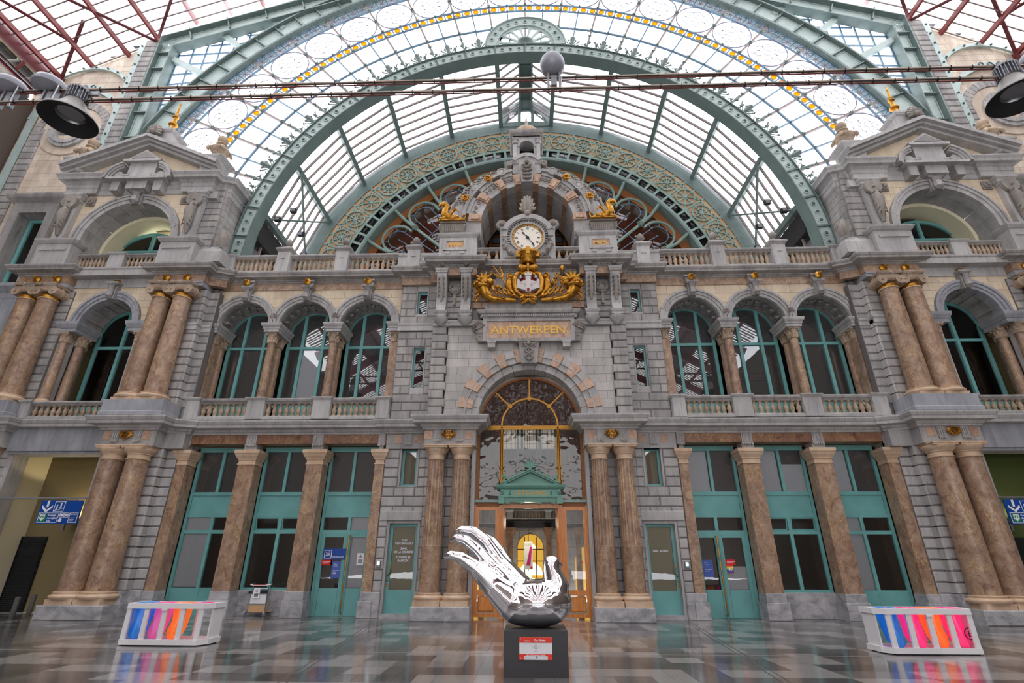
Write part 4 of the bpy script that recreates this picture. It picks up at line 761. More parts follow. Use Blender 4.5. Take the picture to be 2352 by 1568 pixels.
    for a,b in((15.35,16.02),(18.2,18.85)):
        m=MB().mould([(0,10.1),(.02,10.12),(.02,10.24),(.05,10.26),(.12,10.4),(.13,10.47),(.13,10.52),(-.1,10.52)],[(a,19.2),(a,18.12),(b,18.12),(b,19.2)]); m.box(a+.01,b-.01,18.17,19.2,10.11,10.5); ob('impost',m,'blue',w,mx=s)
    for q,(x,y,n_) in enumerate(((15.55,18.3,'inner front'),(15.82,18.75,'inner middle'),(15.55,19.1,'inner rear'),(18.62,18.3,'outer front'),(18.36,18.75,'outer middle'),(18.62,19.1,'outer rear'))):
        column('corinthian',s*x,y,7.12,10.1,.17,.15,'slender brown column, %s of the %s pavilion opening'%(n_,sd),'slender pavilion columns',ch=.45,bh=.13,ph=.1,capmat='carvt',n=18)
    t=struct('window_%d'%(19 if s<0 else 20),label='tall arched teal window in the middle of the %s pavilion'%sd); r=archwin(t,C1+.1,10.49,1.12,7.0,19.4,s,(.0,),9.9); ob('room_lining',r,'olive' if s<0 else 'olive',t,mx=s)
    ob('dark_cabinet',MB().box(16.2,16.9,20.6,21,6.6,8.2).box(17,17.4,20.7,21,6.6,7.9),'dark',t,mx=s)
    balustrade('grey stone balustrade below the arched window of the %s pavilion'%sd,15.3,18.9,17.95,6.45,7.12,[(15.75,18.5,12)],s,.1,piers=[(15.32,15.72),(18.5,18.88)],d=.26,plinth=.1,rail=.15)
    for k,(a,b) in enumerate(((13.12,15.34),(18.86,21.1))):
        p=thing('column_pedestal','smooth pale stone pedestal under the %s upper pair of the %s pavilion'%(['inner','outer'][k],sd),'pedestal',(s*(a+b)/2,17.7,6.42)); m=MB().box(a,b,17.3,18.3,6.42,7.02); m.mould([(0,6.42),(.05,6.44),(.05,6.56),(0,6.6)],[(a,18.2),(a,17.3),(b,17.3),(b,18.2)]); ob('block',m,'blue',p,mx=s)
    for k,x in enumerate((13.9,14.76)): column('ionic',s*x,17.78,7.03,11.98,.375,.31,'gold necked upper column, %s of the inner pair of the %s pavilion'%(['inner','outer'][k],sd),'gold necked upper columns',ch=.62,bh=.22,ph=.1,capmat='carvt',pw=.425)
    for k,x in enumerate((19.45,20.3)): column('ionic',s*x,17.78,7.03,11.98,.375,.31,'gold necked upper column, %s of the outer pair of the %s pavilion'%(['inner','outer'][k],sd),'gold necked upper columns',ch=.62,bh=.22,ph=.1,capmat='carvt',pw=.425)
    for k,x in enumerate((13.95,14.8,19.4,20.25)): bell('gilded boss above the %s upper column of the %s pavilion counting from the centre'%(['first','second','third','fourth'][k],sd),s*x,17.75,12.32)
    bell('gilded boss over the middle arch of the %s pavilion'%sd,s*C1,18.1,12.3)
    # upper pavilion storey
    w=struct('wall_%s_pavilion_top'%sd); CC,CZ=17.12,14.19; y=17.72
    courses(w,14.2,20.05,14.2,16.55,y,.36,1.0,'cream',s,.3,.009,.004,circ=[(CC,CZ,2.28)],joint='jointc',rec=.012)
    for i in range(11):
        a0=-90+180/11*i; ob('archivolt_stone',MB().arc(CC,CZ,1.94,2.12,a0+.15,a0+16.2,y-.04,y+.4,4).arc(CC,CZ,2.12,2.25,a0+.15,a0+16.2,y-.09,y+.3,4).arc(CC,CZ,2.25,2.33,a0+.15,a0+16.2,y-.14,y+.2,4),'grey',w,mx=s)
        ob('soffit_stone',MB().arc(CC,CZ,1.96,2.15,a0+.15,a0+16.2,y+.3,y+1.0,4),'grey',w,mx=s)
    ob('yellow_reveal',MB().arc(CC,CZ,1.8,2.0,-90,90,y+1.0,y+2.1,32),'yellow',w,mx=s)
    keyst(w,CC,y,15.95,16.58,.27,s)
    t=struct('window_%d'%(21 if s<0 else 22),label='wide arched teal window under the %s pediment'%sd); r=archwin(t,CC+.3,CZ-.2,1.75,12.6,y+1.75,s,(-.0,),CZ+.55); ob('room_lining',r,'olive' if s<0 else 'room',t,mx=s)
    if s<0: ob('ceiling_tube',MB().box(16.6,17.0,y+2.2,y+3.4,15.72,15.76).box(17.6,17.8,y+2.2,y+3.4,15.3,15.34),emit('fluorescent_tube',(1,.97,.85,1),6),t,mx=s)
    balustrade('grey stone balustrade below the wide arch of the %s pavilion'%sd,15.15,19.1,17.98,12.86,13.6,[(15.5,16.93,8),(17.68,19.05,8)],s,.085,piers=[(16.97,17.63)],d=.24,plinth=.12,rail=.14)
    for k,(a,b) in enumerate(((13.75,15.22),(19.0,20.45))):
        p=thing('pilaster_pedestal','pale stone pedestal, %s of the wide arch of the %s pavilion'%(['inner side','outer side'][k],sd),'pedestal',(s*(a+b)/2,17.6,12.86)); m=MB().box(a,b,17.38,18,12.86,13.85); m.mould([(0,13.8),(.04,13.83),(.12,13.95),(.13,14.02),(-.1,14.06)],[(a,18),(a,17.38),(b,17.38),(b,18)]); m.box(a+.15,b-.15,17.33,17.4,13.5,13.6); ob('block',m,'grey',p,mx=s)
        x=14.35 if k==0 else 19.9
        c=thing('scroll_console','leafy scroll console, %s side of the wide arch of the %s pavilion'%(['inner','outer'][k],sd),'console',(s*x,17.6,14.1)); m=MB().prism([(x-.22,14.1),(x+.22,14.1),(x+.32,16.1),(x-.32,16.1)],17.5,17.75); ob('body',m,'grey',c,mx=s); m=MB(); volute(m,x-.02,16.0,17.32,17.5,.36,1); m.tube([(x,17.42,15.75),(x,17.3,15.3),(x,17.4,14.7),(x,17.45,14.3)],[.14,.2,.14,.06],8)
        for i in range(6):
            for q in(-1,1): m.tube([(x,17.33,15.7-i*.2),(x+q*.12,17.27,15.72-i*.2),(x+q*.2,17.33,15.62-i*.2)],[.03,.05,.015],5)
        ob('leaf_garland',m,'carve',c,50,mx=s); ob('pilaster_cap',MB().mould([(0,16.2),(.05,16.24),(.05,16.32),(.12,16.42),(.12,16.5),(-.1,16.55)],[(x-.34,17.8),(x-.34,17.5),(x+.34,17.5),(x+.34,17.8)]).box(x-.34,x+.34,17.5,17.8,16.1,16.5),'grey',c,mx=s)
    for x in(15.0,19.25):
        t=thing('stone_rosette','round carved rosette beside the wide arch of the %s pavilion, %s side'%(sd,'inner' if x<17 else 'outer'),'ornament',(s*x,17.65,16.2)); m=MB().box(x-.2,x+.2,17.66,17.75,16.0,16.4); m.ball((x,17.6,16.2),.07,8,5)
        for i in range(10): a=rad(36*i); m.ball((x+.12*sin(a),17.63,16.2+.12*cos(a)),.055,6,4)
        ob('petals',m,'carve',t,50,mx=s)
    # side return wall of the pavilion top (steps back to the arch)
    n=13
    for i in range(n):
        z0=12.9+i*.325; ob('return_stone',MB().box(13.3,13.6,17.95,21.5,z0,z0+.31),'greyd',w,mx=s); ob('corner_stone',MB().box(13.4,14.25,17.78,18.1,z0,z0+.31,.03),'greyd',w,mx=s)
    m=MB().mould([(-.1,13.0),(.3,13.0),(.3,13.5),(.0,13.9),(-.1,13.9)],[(13.0,20),(13.0,17.9),(13.75,17.9)]); ob('buttress_block',m,'grey',w,mx=s); m=MB(); volute(m,12.95,14.3,17.7,17.95,.3,-1); m.tube([(12.9,17.8,13.9),(12.8,17.7,14.1),(12.95,17.75,14.6)],[.2,.2,.1],8); ob('buttress_scroll',m,'carve',w,50,mx=s)
    # entablature + pediment
    t=thing('pediment','grey stone pediment with cream infill on top of the %s pavilion'%sd,'pediment',(s*CC,17.5,16.55))
    en=[(-.3,16.55),(0,16.55),(.03,16.58),(.03,16.8),(.06,16.84),(.06,17.0),(.1,17.05),(.16,17.12),(.3,17.15),(.33,17.25),(.4,17.36),(.4,17.42),(-.1,17.45)]
    ob('entablature',MB().mould(en,[(13.3,21.5),(13.3,18.0),(13.85,17.8),(13.85,17.55),(15.2,17.55),(15.2,17.7),(19.05,17.7),(19.05,17.55),(20.4,17.55),(20.4,18.5)]),'grey',t,mx=s)
    ob('tympanum',MB().prism([(13.85,17.4),(20.4,17.4),(CC,19.25)],17.62,18.1),'cream',t,mx=s)
    m=MB()
    for q in(-1,1):
        for(o_,p,dz) in((0,.0,0),(.14,.16,.14),(.26,.32,.27)):
            m.bar((CC+q*3.55,17.5-p*.5,17.48+dz),(CC,17.5-p*.5,19.1+dz),.15,.5+p,(0,1,0))
    ob('raking_cornice',m,'grey',t,mx=s)
    m=MB().box(CC-.62,CC+.62,17.32,17.7,17.45,18.15).prism([(CC-.85,18.1),(CC+.85,18.1),(CC,18.72)],17.22,17.7).box(CC-.85,CC+.85,17.15,17.7,18.02,18.14).box(CC-.45,CC+.45,17.3,17.7,16.6,17.45); ob('centre_block',m,'grey',t,mx=s)
    ob('sunk_triangle',MB().prism([(CC-.55,18.22),(CC+.55,18.22),(CC,18.58)],17.18,17.21),'greyd',t,mx=s)
    m=MB()
    for q in(-1,1):
        for dr in(0,.09,.18): m.arc(CC+q*.62,17.1,.62+dr,.72+dr,q*14,q*88,17.25-dr*.6,17.65,10)
        m.arc(CC+q*.95,17.35,.0,.2,0,360,17.3,17.45,12)
        m.prism([(CC+q*.95-.17,16.5),(CC+q*.95+.17,16.5),(CC+q*.95+.2,17.0),(CC+q*.95-.2,17.0)][::1],17.3,17.7); ob('broken_arch_hood',m,'grey',t,mx=s); m=MB()
    ob('hood_shelf',MB().box(CC-1.3,CC+1.3,17.1,17.7,17.0,17.1),'grey',t,mx=s)
    o_=thing('pediment_obelisk','stone block with a shell and gilded spire on the %s pediment'%sd,'finial',(s*17.1,17.8,19.3)); m=MB().box(16.62,17.58,17.6,18.5,19.0,20.2); m.mould([(0,20.1),(.06,20.16),(.1,20.25),(.1,20.32),(-.2,20.42),(-.4,20.5)],[(16.62,17.6),(17.58,17.6),(17.58,18.5),(16.62,18.5)],True); ob('block',m,'grey',o_,mx=s)
    m=MB()
    for i in range(11): a=rad(-100+20*i); m.tube([(17.3,17.45,19.95),(17.3+.25*sin(a),17.35,19.95+.3*cos(a)),(17.3+.36*sin(a),17.42,19.95+.48*cos(a))],[.05,.075,.05],5)
    m.ball((17.3,17.32,19.95),.13,8,6); volute(m,17.12,19.6,17.35,17.5,.16,1); volute(m,17.5,19.6,17.35,17.5,.16,-1); ob('shell',m,'carve',o_,50,mx=s)
    ob('gilded_spire',MB().lathe([(.3,0),(.28,.06),(.16,.14),(.12,.25),(.11,.5),(.2,.54),(.2,.6),(.1,.64),(.08,1.0),(.14,1.04),(.14,1.09),(.06,1.14),(.05,1.6),(.03,1.95),(.0,2.0)],17.1,18.05,20.5,12),'gold',o_,50,mx=s)
    for k,x in enumerate((14.12,20.3)):
        u=thing('stone_urn','carved stone urn with ram heads on the %s corner of the %s pediment'%(['inner','outer'][k],sd),'urn',(s*x,17.7,17.45)); m=MB().box(x-.42,x+.42,17.35,18.1,17.42,18.2); m.mould([(0,18.1),(.05,18.15),(.15,18.3),(.16,18.38),(-.2,18.42)],[(x-.42,17.35),(x+.42,17.35),(x+.42,18.1),(x-.42,18.1)],True); m.ball((x-.25,17.33,17.7),.14,8,6); ob('pedestal',m,'grey',u,mx=s)
        ob('vase',MB().lathe([(.2,0),(.2,.06),(.1,.12),(.12,.18),(.3,.36),(.42,.55),(.4,.66),(.22,.76),(.15,.84),(.16,.9),(.24,.93),(.24,.98),(.14,1.02),(.22,1.12),(.24,1.25),(.18,1.38),(.06,1.45)],x,17.72,18.42,18),'carvt',u,60,mx=s)
        m=MB()
        for i in range(4):
            a=rad(45+90*i); c_,s_=cos(a),sin(a); m.tube([(x+.3*c_,17.72+.3*s_,18.96),(x+.42*c_,17.72+.42*s_,19.0),(x+.5*c_,17.72+.5*s_,18.92),(x+.53*c_,17.72+.53*s_,18.84)],[.1,.11,.08,.04],7); m.tube([(x+.4*c_-.1*s_,17.72+.4*s_+.1*c_,19.03),(x+.44*c_-.16*s_,17.72+.44*s_+.16*c_,18.95),(x+.44*c_-.12*s_,17.72+.44*s_+.12*c_,18.87)],.035,5); m.ball((x+.2*sin(i*1.6),17.72-.2*cos(i*1.6),18.72),.14,7,5)
        ob('ram_head',m,'carvt',u,50,mx=s)
# ---------------- centre piece: corbels, arms, name panel, clock, hooded arch ----------------
for s in(-1,1):
    sd=SIDE[s]
    for k,x in enumerate((2.46,3.42)):
        c=thing('long_corbel','tall carved corbel with acanthus, %s of the pair under the %s inscribed pier'%(['inner','outer'][k],sd),'corbel',(s*x,17.9,10.1)); pr=[(18.05,12.45),(17.5,12.45),(17.48,12.1),(17.55,11.9),(17.7,11.2),(17.72,10.9),(17.62,10.62),(18.05,10.62)]
        ob('body',MB().prism(pr,x-.19,x+.19,'x'),'grey',c,mx=s); ob('cap',MB().mould([(0,12.2),(.04,12.23),(.04,12.29),(.07,12.33),(.07,12.4),(-.1,12.42)],[(x-.19,18),(x-.19,17.48),(x+.19,17.48),(x+.19,18)]),'grey',c,mx=s)
        m=MB().tube([(x,17.5,12.0),(x,17.52,11.7),(x,17.64,11.3),(x,17.68,11.05)],[.06,.08,.07,.05],6)
        for i in range(5):
            for q in(-1,1): m.tube([(x,17.52+i*.035,11.95-i*.17),(x+q*.09,17.46+i*.035,11.98-i*.17),(x+q*.15,17.52+i*.035,11.88-i*.17)],[.025,.045,.015],5)
        m.ball((x,17.47,12.62),.11,8,6); m.tube([(x-.12,17.46,12.7),(x,17.42,12.52),(x+.12,17.46,12.7)],.035,5); ob('acanthus',m,'carve',c,50,mx=s)
        m=MB().mould([(0,10.5),(.03,10.52),(.06,10.62),(-.1,10.64)],[(x-.23,18.05),(x-.23,17.66),(x+.23,17.66),(x+.23,18.05)]); m.box(x-.23,x+.23,17.66,18.05,10.42,10.62); m.lathe([(.06,0),(.14,.08),(.27,.22),(.29,.32),(.24,.36)],x,17.9,10.08,14); ob('bracket_foot',m,'grey',c,45,mx=s)
    x=2.94; t=thing('carved_wreath','carved fruit wreath hanging between the two %s corbels'%sd,'ornament',(s*x,17.95,11.7)); m=MB()
    for i in range(16): a=rad(-130+260*i/15+180); m.ball((x+.2*sin(a),17.9+.03*(i%2),11.75+.22*cos(a)),.075,6,5)
    for i in range(7): m.ball((x-.12+.04*i,17.86,11.62+.03*(i%2)),.07,6,5)
    m.box(x-.05,x+.05,17.9,17.98,11.0,11.5); ob('fruit',m,'carve',t,50,mx=s)
    # inscribed pier
    x=2.88; p=thing('inscribed_pier','stone pier with the gilt panel %s beside the clock'%('ANNO' if s<0 else 'MCMV'),'pier',(s*x,17.9,12.86))
    m=MB().box(2.1,3.66,17.75,18.6,12.86,14.1); m.mould([(0,14.05),(.04,14.08),(.1,14.16),(.12,14.24),(-.2,14.26)],[(2.1,18.6),(2.1,17.75),(3.66,17.75),(3.66,18.6)]); m.mould([(0,12.86),(.05,12.88),(.05,13.0),(0,13.05)],[(2.1,18.6),(2.1,17.75),(3.66,17.75),(3.66,18.6)]); ob('block',m,'grey',p,mx=s)
    cx=3.0; m=MB()
    for(u0,u1,v0,v1) in((2.52,3.48,13.86,13.98),(2.52,3.48,13.42,13.54),(2.52,2.64,13.42,13.98),(3.36,3.48,13.42,13.98),(2.6,2.8,13.26,13.36),(3.2,3.4,13.26,13.36)): m.box(u0,u1,17.69,17.76,v0,v1)
    ob('panel_frame',m,'grey',p,mx=s); ob('marble_panel',MB().box(2.64,3.36,17.73,17.76,13.54,13.86),'pink',p,mx=s); text('ANNO' if s<0 else 'MCMV',.2,'gilt',(s*cx,17.72,13.7),p,.008,font_bold=.003,sx=.95)
    m=MB().prism([(2.72,14.26),(3.62,14.26),(3.68,14.75),(2.62,14.75)],17.72,18.5)
    for i in range(9): m.box(2.84+i*.08,2.88+i*.08,17.69,17.73,14.32,14.68)
    m.box(2.6,3.7,17.66,18.5,14.75,14.83)
    for q in(2.7,3.62):
        for i in range(4): m.tube([(q,17.74,14.3),(q+(-1 if q<3 else 1)*.05,17.66,14.45+i*.06),(q+(-1 if q<3 else 1)*.1,17.68,14.42+i*.09)],[.05,.06,.02],5)
    ob('fluted_capital',m,'carve',p,40,mx=s)
    g=thing('gilded_griffin','gilded griffin crouching on the %s pier beside the hooded arch'%sd,'statue',(s*3.15,17.75,14.83)); m=MB().tube([(2.75,17.75,14.95),(3.0,17.75,15.05),(3.3,17.75,15.06),(3.52,17.75,15.2),(3.5,17.74,15.45),(3.42,17.73,15.65),(3.52,17.7,15.76),(3.7,17.68,15.7)],[.08,.14,.15,.17,.14,.12,.13,.07],9); m.tube([(3.55,17.68,15.82),(3.68,17.66,15.72),(3.76,17.66,15.6)],[.05,.07,.04],6); m.tube([(3.5,17.65,15.0),(3.55,17.6,14.92),(3.68,17.55,14.87)],[.09,.07,.05],6); m.tube([(2.9,17.62,15.0),(3.05,17.58,14.92),(3.2,17.55,14.88)],[.1,.08,.05],6); m.tube([(2.78,17.75,14.95),(2.65,17.75,15.0),(2.62,17.75,15.15),(2.72,17.75,15.2)],[.05,.04,.04,.05],6); ob('body',m,'gold',g,60,mx=s)
    m=MB()
    for i in range(5): m.tube([(3.3,17.65,15.05+i*.02),(3.16-i*.03,17.58,15.3+i*.03),(3.0-i*.03,17.6,15.42-i*.05)],[.06,.06,.015],5)
    m.box(2.62,3.72,17.55,17.95,14.83,14.88); ob('wing',m,'gold',g,50,mx=s)
# corbel courtyard between arms
b=struct('trim_5',label='brown marble field and grey frame behind the gilded coat of arms'); ob('marble_field',MB().box(-2.2,2.2,18.02,18.3,10.9,12.2),'pink',b); ob('blue_field',MB().box(-1.3,1.3,17.98,18.2,10.9,12.5),'grey',b); ob('stone_band',MB().box(-2.25,-1.5,17.99,18.2,11.16,11.2).box(1.5,2.25,17.99,18.2,11.16,11.2),'joint',b)
t=thing('name_panel','stone panel with gilt ANTWERPEN lettering above the entrance arch','sign',(0,17.9,9.4))
m=MB().box(-1.76,1.76,17.9,18.2,9.4,10.32)
for(u0,u1,v0,v1) in((-1.76,1.76,10.22,10.34),(-1.76,1.76,9.38,9.5),(-1.76,-1.62,9.4,10.3),(1.62,1.76,9.4,10.3)): m.box(u0,u1,17.82,17.92,v0,v1)
ob('frame',m,'grey',t); ob('marble_plate',MB().box(-1.62,1.62,17.87,17.9,9.5,10.22),'pink',t); text('ANTWERPEN',.47,'gilt',(-.02,17.86,9.83),t,.012,font_bold=.006,sx=1.02)
m=MB().mould([(0,10.34),(.03,10.36),(.03,10.48),(.12,10.52),(.16,10.6),(.16,10.66),(-.1,10.7)],[(-1.84,18.1),(-1.84,17.82),(1.84,17.82),(1.84,18.1)])
for i in range(44): m.box(-1.8+i*.082,-1.8+i*.082+.05,17.73,17.8,10.38,10.47)
m.box(-1.7,1.7,17.75,18.1,10.68,10.92); ob('dentil_cornice',m,'greyd',t)
for s in(-1,1):
    m=MB(); volute(m,1.9,9.95,17.84,17.98,.26,1); volute(m,1.88,9.62,17.86,17.98,.18,-1); m.box(1.72,1.95,17.88,18.1,9.4,10.3)
    for i in range(7): a=rad(-60+30*i); m.tube([(1.9,17.84,9.95),(1.9+.2*sin(a),17.78,9.95+.2*cos(a)),(1.9+.27*sin(a),17.84,9.95+.27*cos(a))],[.02,.04,.02],5)
    ob('scroll_end',m,'carve',t,45,mx=s); ob('bracket',MB().box(1.28,1.56,17.8,18.15,9.12,9.4).box(1.25,1.59,17.78,18.1,9.3,9.4),'grey',t,mx=s)
# coat of arms
A=thing('coat_of_arms','gilded coat of arms with castle shield, crown, trident and horns of plenty','coat of arms',(0,17.8,10.9)); y=17.8
ob('red_shield',MB().ball((0,y,11.68),.5,24,14,(.92,.35,1.02)),'crimson',A,60)
m=MB().box(-.1,.1,y-.36,y-.1,11.5,12.05).box(-.14,.14,y-.38,y-.1,12.02,12.12).prism([(-.08,12.12),(.08,12.12),(0,12.24)],y-.33,y-.15)
for s in(-1,1):
    m.prism([(s*.02,11.35),(s*.4,11.5),(s*.4,11.8),(s*.02,11.62)][::s],y-.3,y-.1); m.prism([(s*.06,11.62),(s*.36,11.78),(s*.06,11.9)][::s],y-.25,y-.1); m.box(*sorted((s*.35,s*.45)),y-.28,y-.1,11.5,11.9)
    m.ball((s*.3,y-.2,12.05),.07,7,5,(.7,.5,1.2))
    for i in range(4): m.box(*sorted((s*(.1+i*.075),s*(.14+i*.075))),y-.32,y-.2,11.62+i*.042,11.69+i*.042)
m.box(-.1,.1,y-.4,y-.15,11.28,11.58); ob('castle',m,'silver',A); ob('castle_gate',MB().box(-.045,.045,y-.42,y-.39,11.3,11.42),'crimson',A)
m=MB()
for s in(-1,1):
    m.tube([(s*.2,y-.1,12.3),(s*.45,y-.2,12.18),(s*.55,y-.22,11.85),(s*.5,y-.22,11.4),(s*.3,y-.25,11.2),(0,y-.28,11.12)],[.08,.09,.1,.09,.08,.06],8)
    m.tube([(s*.72,y-.15,12.0),(s*.78,y-.12,11.7),(s*.68,y-.12,11.4),(s*.45,y-.15,11.15)],[.12,.17,.12,.05],8)
    pts=[(s*(.68+.17*(1-i*.033)*sin(i*.42)),y-.22,12.03+.17*(1-i*.033)*cos(i*.42)) for i in range(24)]; m.tube(pts,[.05]*24,6); m.ball((s*.68,y-.25,12.03),.08,8,6)
m.tube([(-.25,y-.3,11.13),(0,y-.34,11.22),(.25,y-.3,11.13)],[.03,.06,.03],6); ob('scroll_frame',m,'gold',A,60)
m=MB().lathe([(.34,0),(.36,.04),(.3,.06),(.34,.1),(.4,.38),(.42,.4)],0,y-.15,12.68,22,cap=True); m.lathe([(.3,-.08),(.34,0)],0,y-.15,12.68,22)
for i in range(14): a=2*pi*i/14; m.box(.4*cos(a)-.05,.4*cos(a)+.05,y-.15+.4*sin(a)-.05,y-.15+.4*sin(a)+.05,13.06,13.15)
for x in(-.38,.38,0): m.box(x-.08,x+.08,y-.58 if x==0 else y-.35,y-.4 if x==0 else y-.15,12.9,13.22)
ob('mural_crown',m,'gold',A,50); m=MB().tube([(-.42,y-.2,12.45),(-.3,y-.22,12.45),(0,y-.24,12.45),(.3,y-.22,12.45),(.42,y-.2,12.45)],[.04,.15,.11,.15,.04],10); m.tube([(0,y-.35,12.68),(0,y-.38,12.45),(0,y-.3,12.25)],[.05,.06,.05],8); m.tube([(-.3,y-.1,12.2),(0,y-.2,12.28),(.3,y-.1,12.2)],.08,8)
for x in(-.26,.26): m.lathe([(.13,-.03),(.16,0),(.13,.03)],0,0,0,12,cap=True) if 0 else m.ball((x,y-.22,12.45),.17,10,6,(.25,1,1))
ob('helmet_mount',m,'gold',A,60)
m=MB().bar((-.62,y-.15,11.35),(-1.05,y-.2,12.02),.05,.05); m.tube([(-1.05,y-.2,12.02),(-1.38,y-.22,12.52)],[.04,.02],6); m.tube([(-1.05,y-.2,12.02),(-1.2,y-.2,12.06),(-1.48,y-.2,12.3)],[.05,.045,.02],6); m.tube([(-1.05,y-.2,12.02),(-1.02,y-.2,12.18),(-1.12,y-.2,12.48)],[.05,.045,.02],6)
for p in((-1.38,12.5),(-1.46,12.27),(-1.11,12.46)): m.ball((p[0],y-.22,p[1]),.05,6,4)
ob('trident',m,'gold',A,50)
m=MB().tube([(.75,y-.15,11.3),(1.28,y-.2,12.25)],.035,6); m.ball((1.36,y-.22,12.4),.11,10,8,(.9,.9,1.25)); ob('staff',m,'gold',A,60); m=MB()
for q in(0,pi): m.tube([(.95+.28*i/11+.13*cos(i*.62+q)*.87,y-.2-.05*sin(i*.62+q),11.65+.5*i/11-.13*cos(i*.62+q)*.5) for i in range(12)],[.035]*12,6)
ob('snake',m,'gold',A,60)
for s in(-1,1):
    m=MB().tube([(s*.5,y-.2,11.0),(s*.95,y-.22,11.02),(s*1.4,y-.22,11.08),(s*1.68,y-.25,11.28),(s*1.76,y-.28,11.5)],[.08,.11,.15,.2,.25],12); m.lathe([(.27,0),(.32,.06),(.3,.1)],s*1.77,y-.28,11.48,14)
    for i in range(7): m.tube([(s*(.9+i*.05),y-.34,11.0+.02*i),(s*(1.5+i*.04),y-.42+.02*abs(i-3),11.15+.01*i),(s*(1.6+i*.05),y-.47+.03*abs(i-3),11.44)],.018,4)
    m.tube([(s*.3,y-.3,11.02),(s*.15,y-.32,11.1),(s*.1,y-.3,10.98),(s*.32,y-.3,10.94)],.07,6); m.tube([(s*.0,y-.3,11.0),(-s*.12,y-.3,10.88),(-s*.26,y-.3,10.8)],[.05,.05,.06],6); ob('horn_of_plenty',m,'gold',A,50); m=MB()
    random.seed(5+s)
    for i in range(30):
        a=random.uniform(-.34,.34); h=random.uniform(.02,.32); r_=random.uniform(.045,.085); m.ball((s*1.75+a*1.1,y-.3+random.uniform(-.15,.12),11.6+h*(1-abs(a)*1.3)),r_,7,5)
    if s>0:
        for i in range(20): m.ball((1.3+.05*(i%5),y-.42-.02*(i%3),11.82-.07*(i//5)+.02*(i%2)),.06,7,5)
    else: m.ball((-1.48,y-.42,11.72),.14,9,7); m.ball((-1.2,y-.4,11.5),.08,8,6); m.ball((-1.08,y-.4,11.47),.07,8,6)
    for i in range(8): m.ball((s*(1.95+.05*(i%3)),y-.25,11.45-.07*i),.06,6,4)
    ob('fruit',m,'gold',A,60); m=MB()
    for i in range(9):
        a=rad(-50+13*i)*s; L=.5 if i%2 else .36; m.tube([(s*1.75,y-.2,11.75),(s*1.75+L*.6*sin(a),y-.28,11.75+L*.7*cos(a)),(s*1.75+L*sin(a),y-.24,11.75+L*cos(a)*1.1)],[.03,.07,.015],5)
    for i in range(10):
        x0=.35+i*.1; m.tube([(s*x0,y-.24,11.08+i*.02),(s*(x0+.18),y-.34,11.16+i*.03+(i%2)*.14),(s*(x0+.3),y-.3,11.2+i*.03+(i%2)*.18)],[.025,.055,.012],5)
    ob('foliage',m,'gold',A,60)
# clock
K=thing('station_clock','round station clock with roman numerals in a carved stone housing with shell','clock',(0,17.85,12.87)); y=17.85
m=MB().box(-1.08,1.08,y,y+.6,12.87,14.3); m.arc(0,14.05,.0,1.0,-90,90,y,y+.6,32); m.arc(0,14.05,.86,1.06,-88,88,y-.12,y+.3,32); m.arc(0,14.05,.9,1.12,-70,70,y-.18,y+.2,28)
for s in(-1,1): m.mould([(0,14.35),(.04,14.38),(.1,14.46),(.1,14.52),(-.1,14.54)],[(min(s*.86,s*1.16),y),(max(s*.86,s*1.16),y)]); m.box(*sorted((s*.86,s*1.14)),y-.06,y,13.0,14.4)
ob('housing',m,'grey',K); m=MB().arc(0,14.05,.6,.66,0,360,y-.06,y,48); ob('gilt_rim',m,'gold',K); ob('dial_ring',MB().arc(0,14.05,.66,.74,0,360,y-.1,y,48),'grey',K); ob('dial',MB().disc(0,14.05,.61,y-.03,y,48),'clock',K); m=MB()
for i in range(26): a=rad(-110+220*i/25); m.bar((.74*sin(a),y-.05,14.05+.74*cos(a)),(.84*sin(a),y-.05,14.05+.84*cos(a)),.05,.08)
ob('dentil',m,'greyd',K); m=MB()
for i in range(60): a=rad(6*i); m.bar((.555*sin(a),y-.035,14.05+.555*cos(a)),(.59*sin(a),y-.035,14.05+.59*cos(a)),.014 if i%5 else .03,.012)
ob('minute_mark',m,'ink',K)
for i,n_ in enumerate(('XII','I','II','III','IIII','V','VI','VII','VIII','IX','X','XI')):
    a=rad(30*i); o_=text(n_,.15,'ink',(0,0,0),None,.003,'numeral',.003,sx=.62); o_.matrix_world=Matrix.Translation((.455*sin(a),y-.036,14.05+.455*cos(a)))@Matrix.Rotation(a,4,'Y'); o_.parent=K; o_.matrix_parent_inverse=Matrix.Translation(-K.location)
def hand(L,w,a,nm,yy):
    m=MB().prism([(-w*.5,-L*.22),(w*.5,-L*.22),(w*1.0,0),(w*1.2,L*.12),(w*.35,L*.2),(w*.35,L*.62),(w*1.1,L*.7),(0,L),(-w*1.1,L*.7),(-w*.35,L*.62),(-w*.35,L*.2),(-w*1.2,L*.12),(-w*1.0,0)],-.005,.005); a=rad(a); m.xf(lambda x,q,z:(x*cos(a)+z*sin(a),yy+q,14.05-x*sin(a)+z*cos(a))); ob(nm,m,'ink',K)
hand(.38,.04,-45+6,'hour_hand',y-.05); hand(.52,.035,146,'minute_hand',y-.065); ob('hub',MB().disc(0,14.05,.06,y-.08,y,12),'ink',K)
m=MB()
for i in range(9): a=rad(-80+20*i); m.tube([(0,y-.05,15.25),(.22*sin(a),y-.2,15.3+.45*cos(a)),(.34*sin(a),y-.1,15.35+.8*cos(a))],[.06,.1,.05],6)
m.ball((0,y-.15,15.2),.15,8,6); m.box(-.3,.3,y-.05,y+.3,15.0,15.2); ob('shell',m,'carve',K,50); m=MB()
for s in(-1,1): volute(m,s*1.08,14.72,y-.1,y+.15,.24,s); m.ball((s*1.08,y-.08,14.72),.12,8,6)
ob('scroll_knob',m,'carve',K,50); m=MB(); random.seed(3)
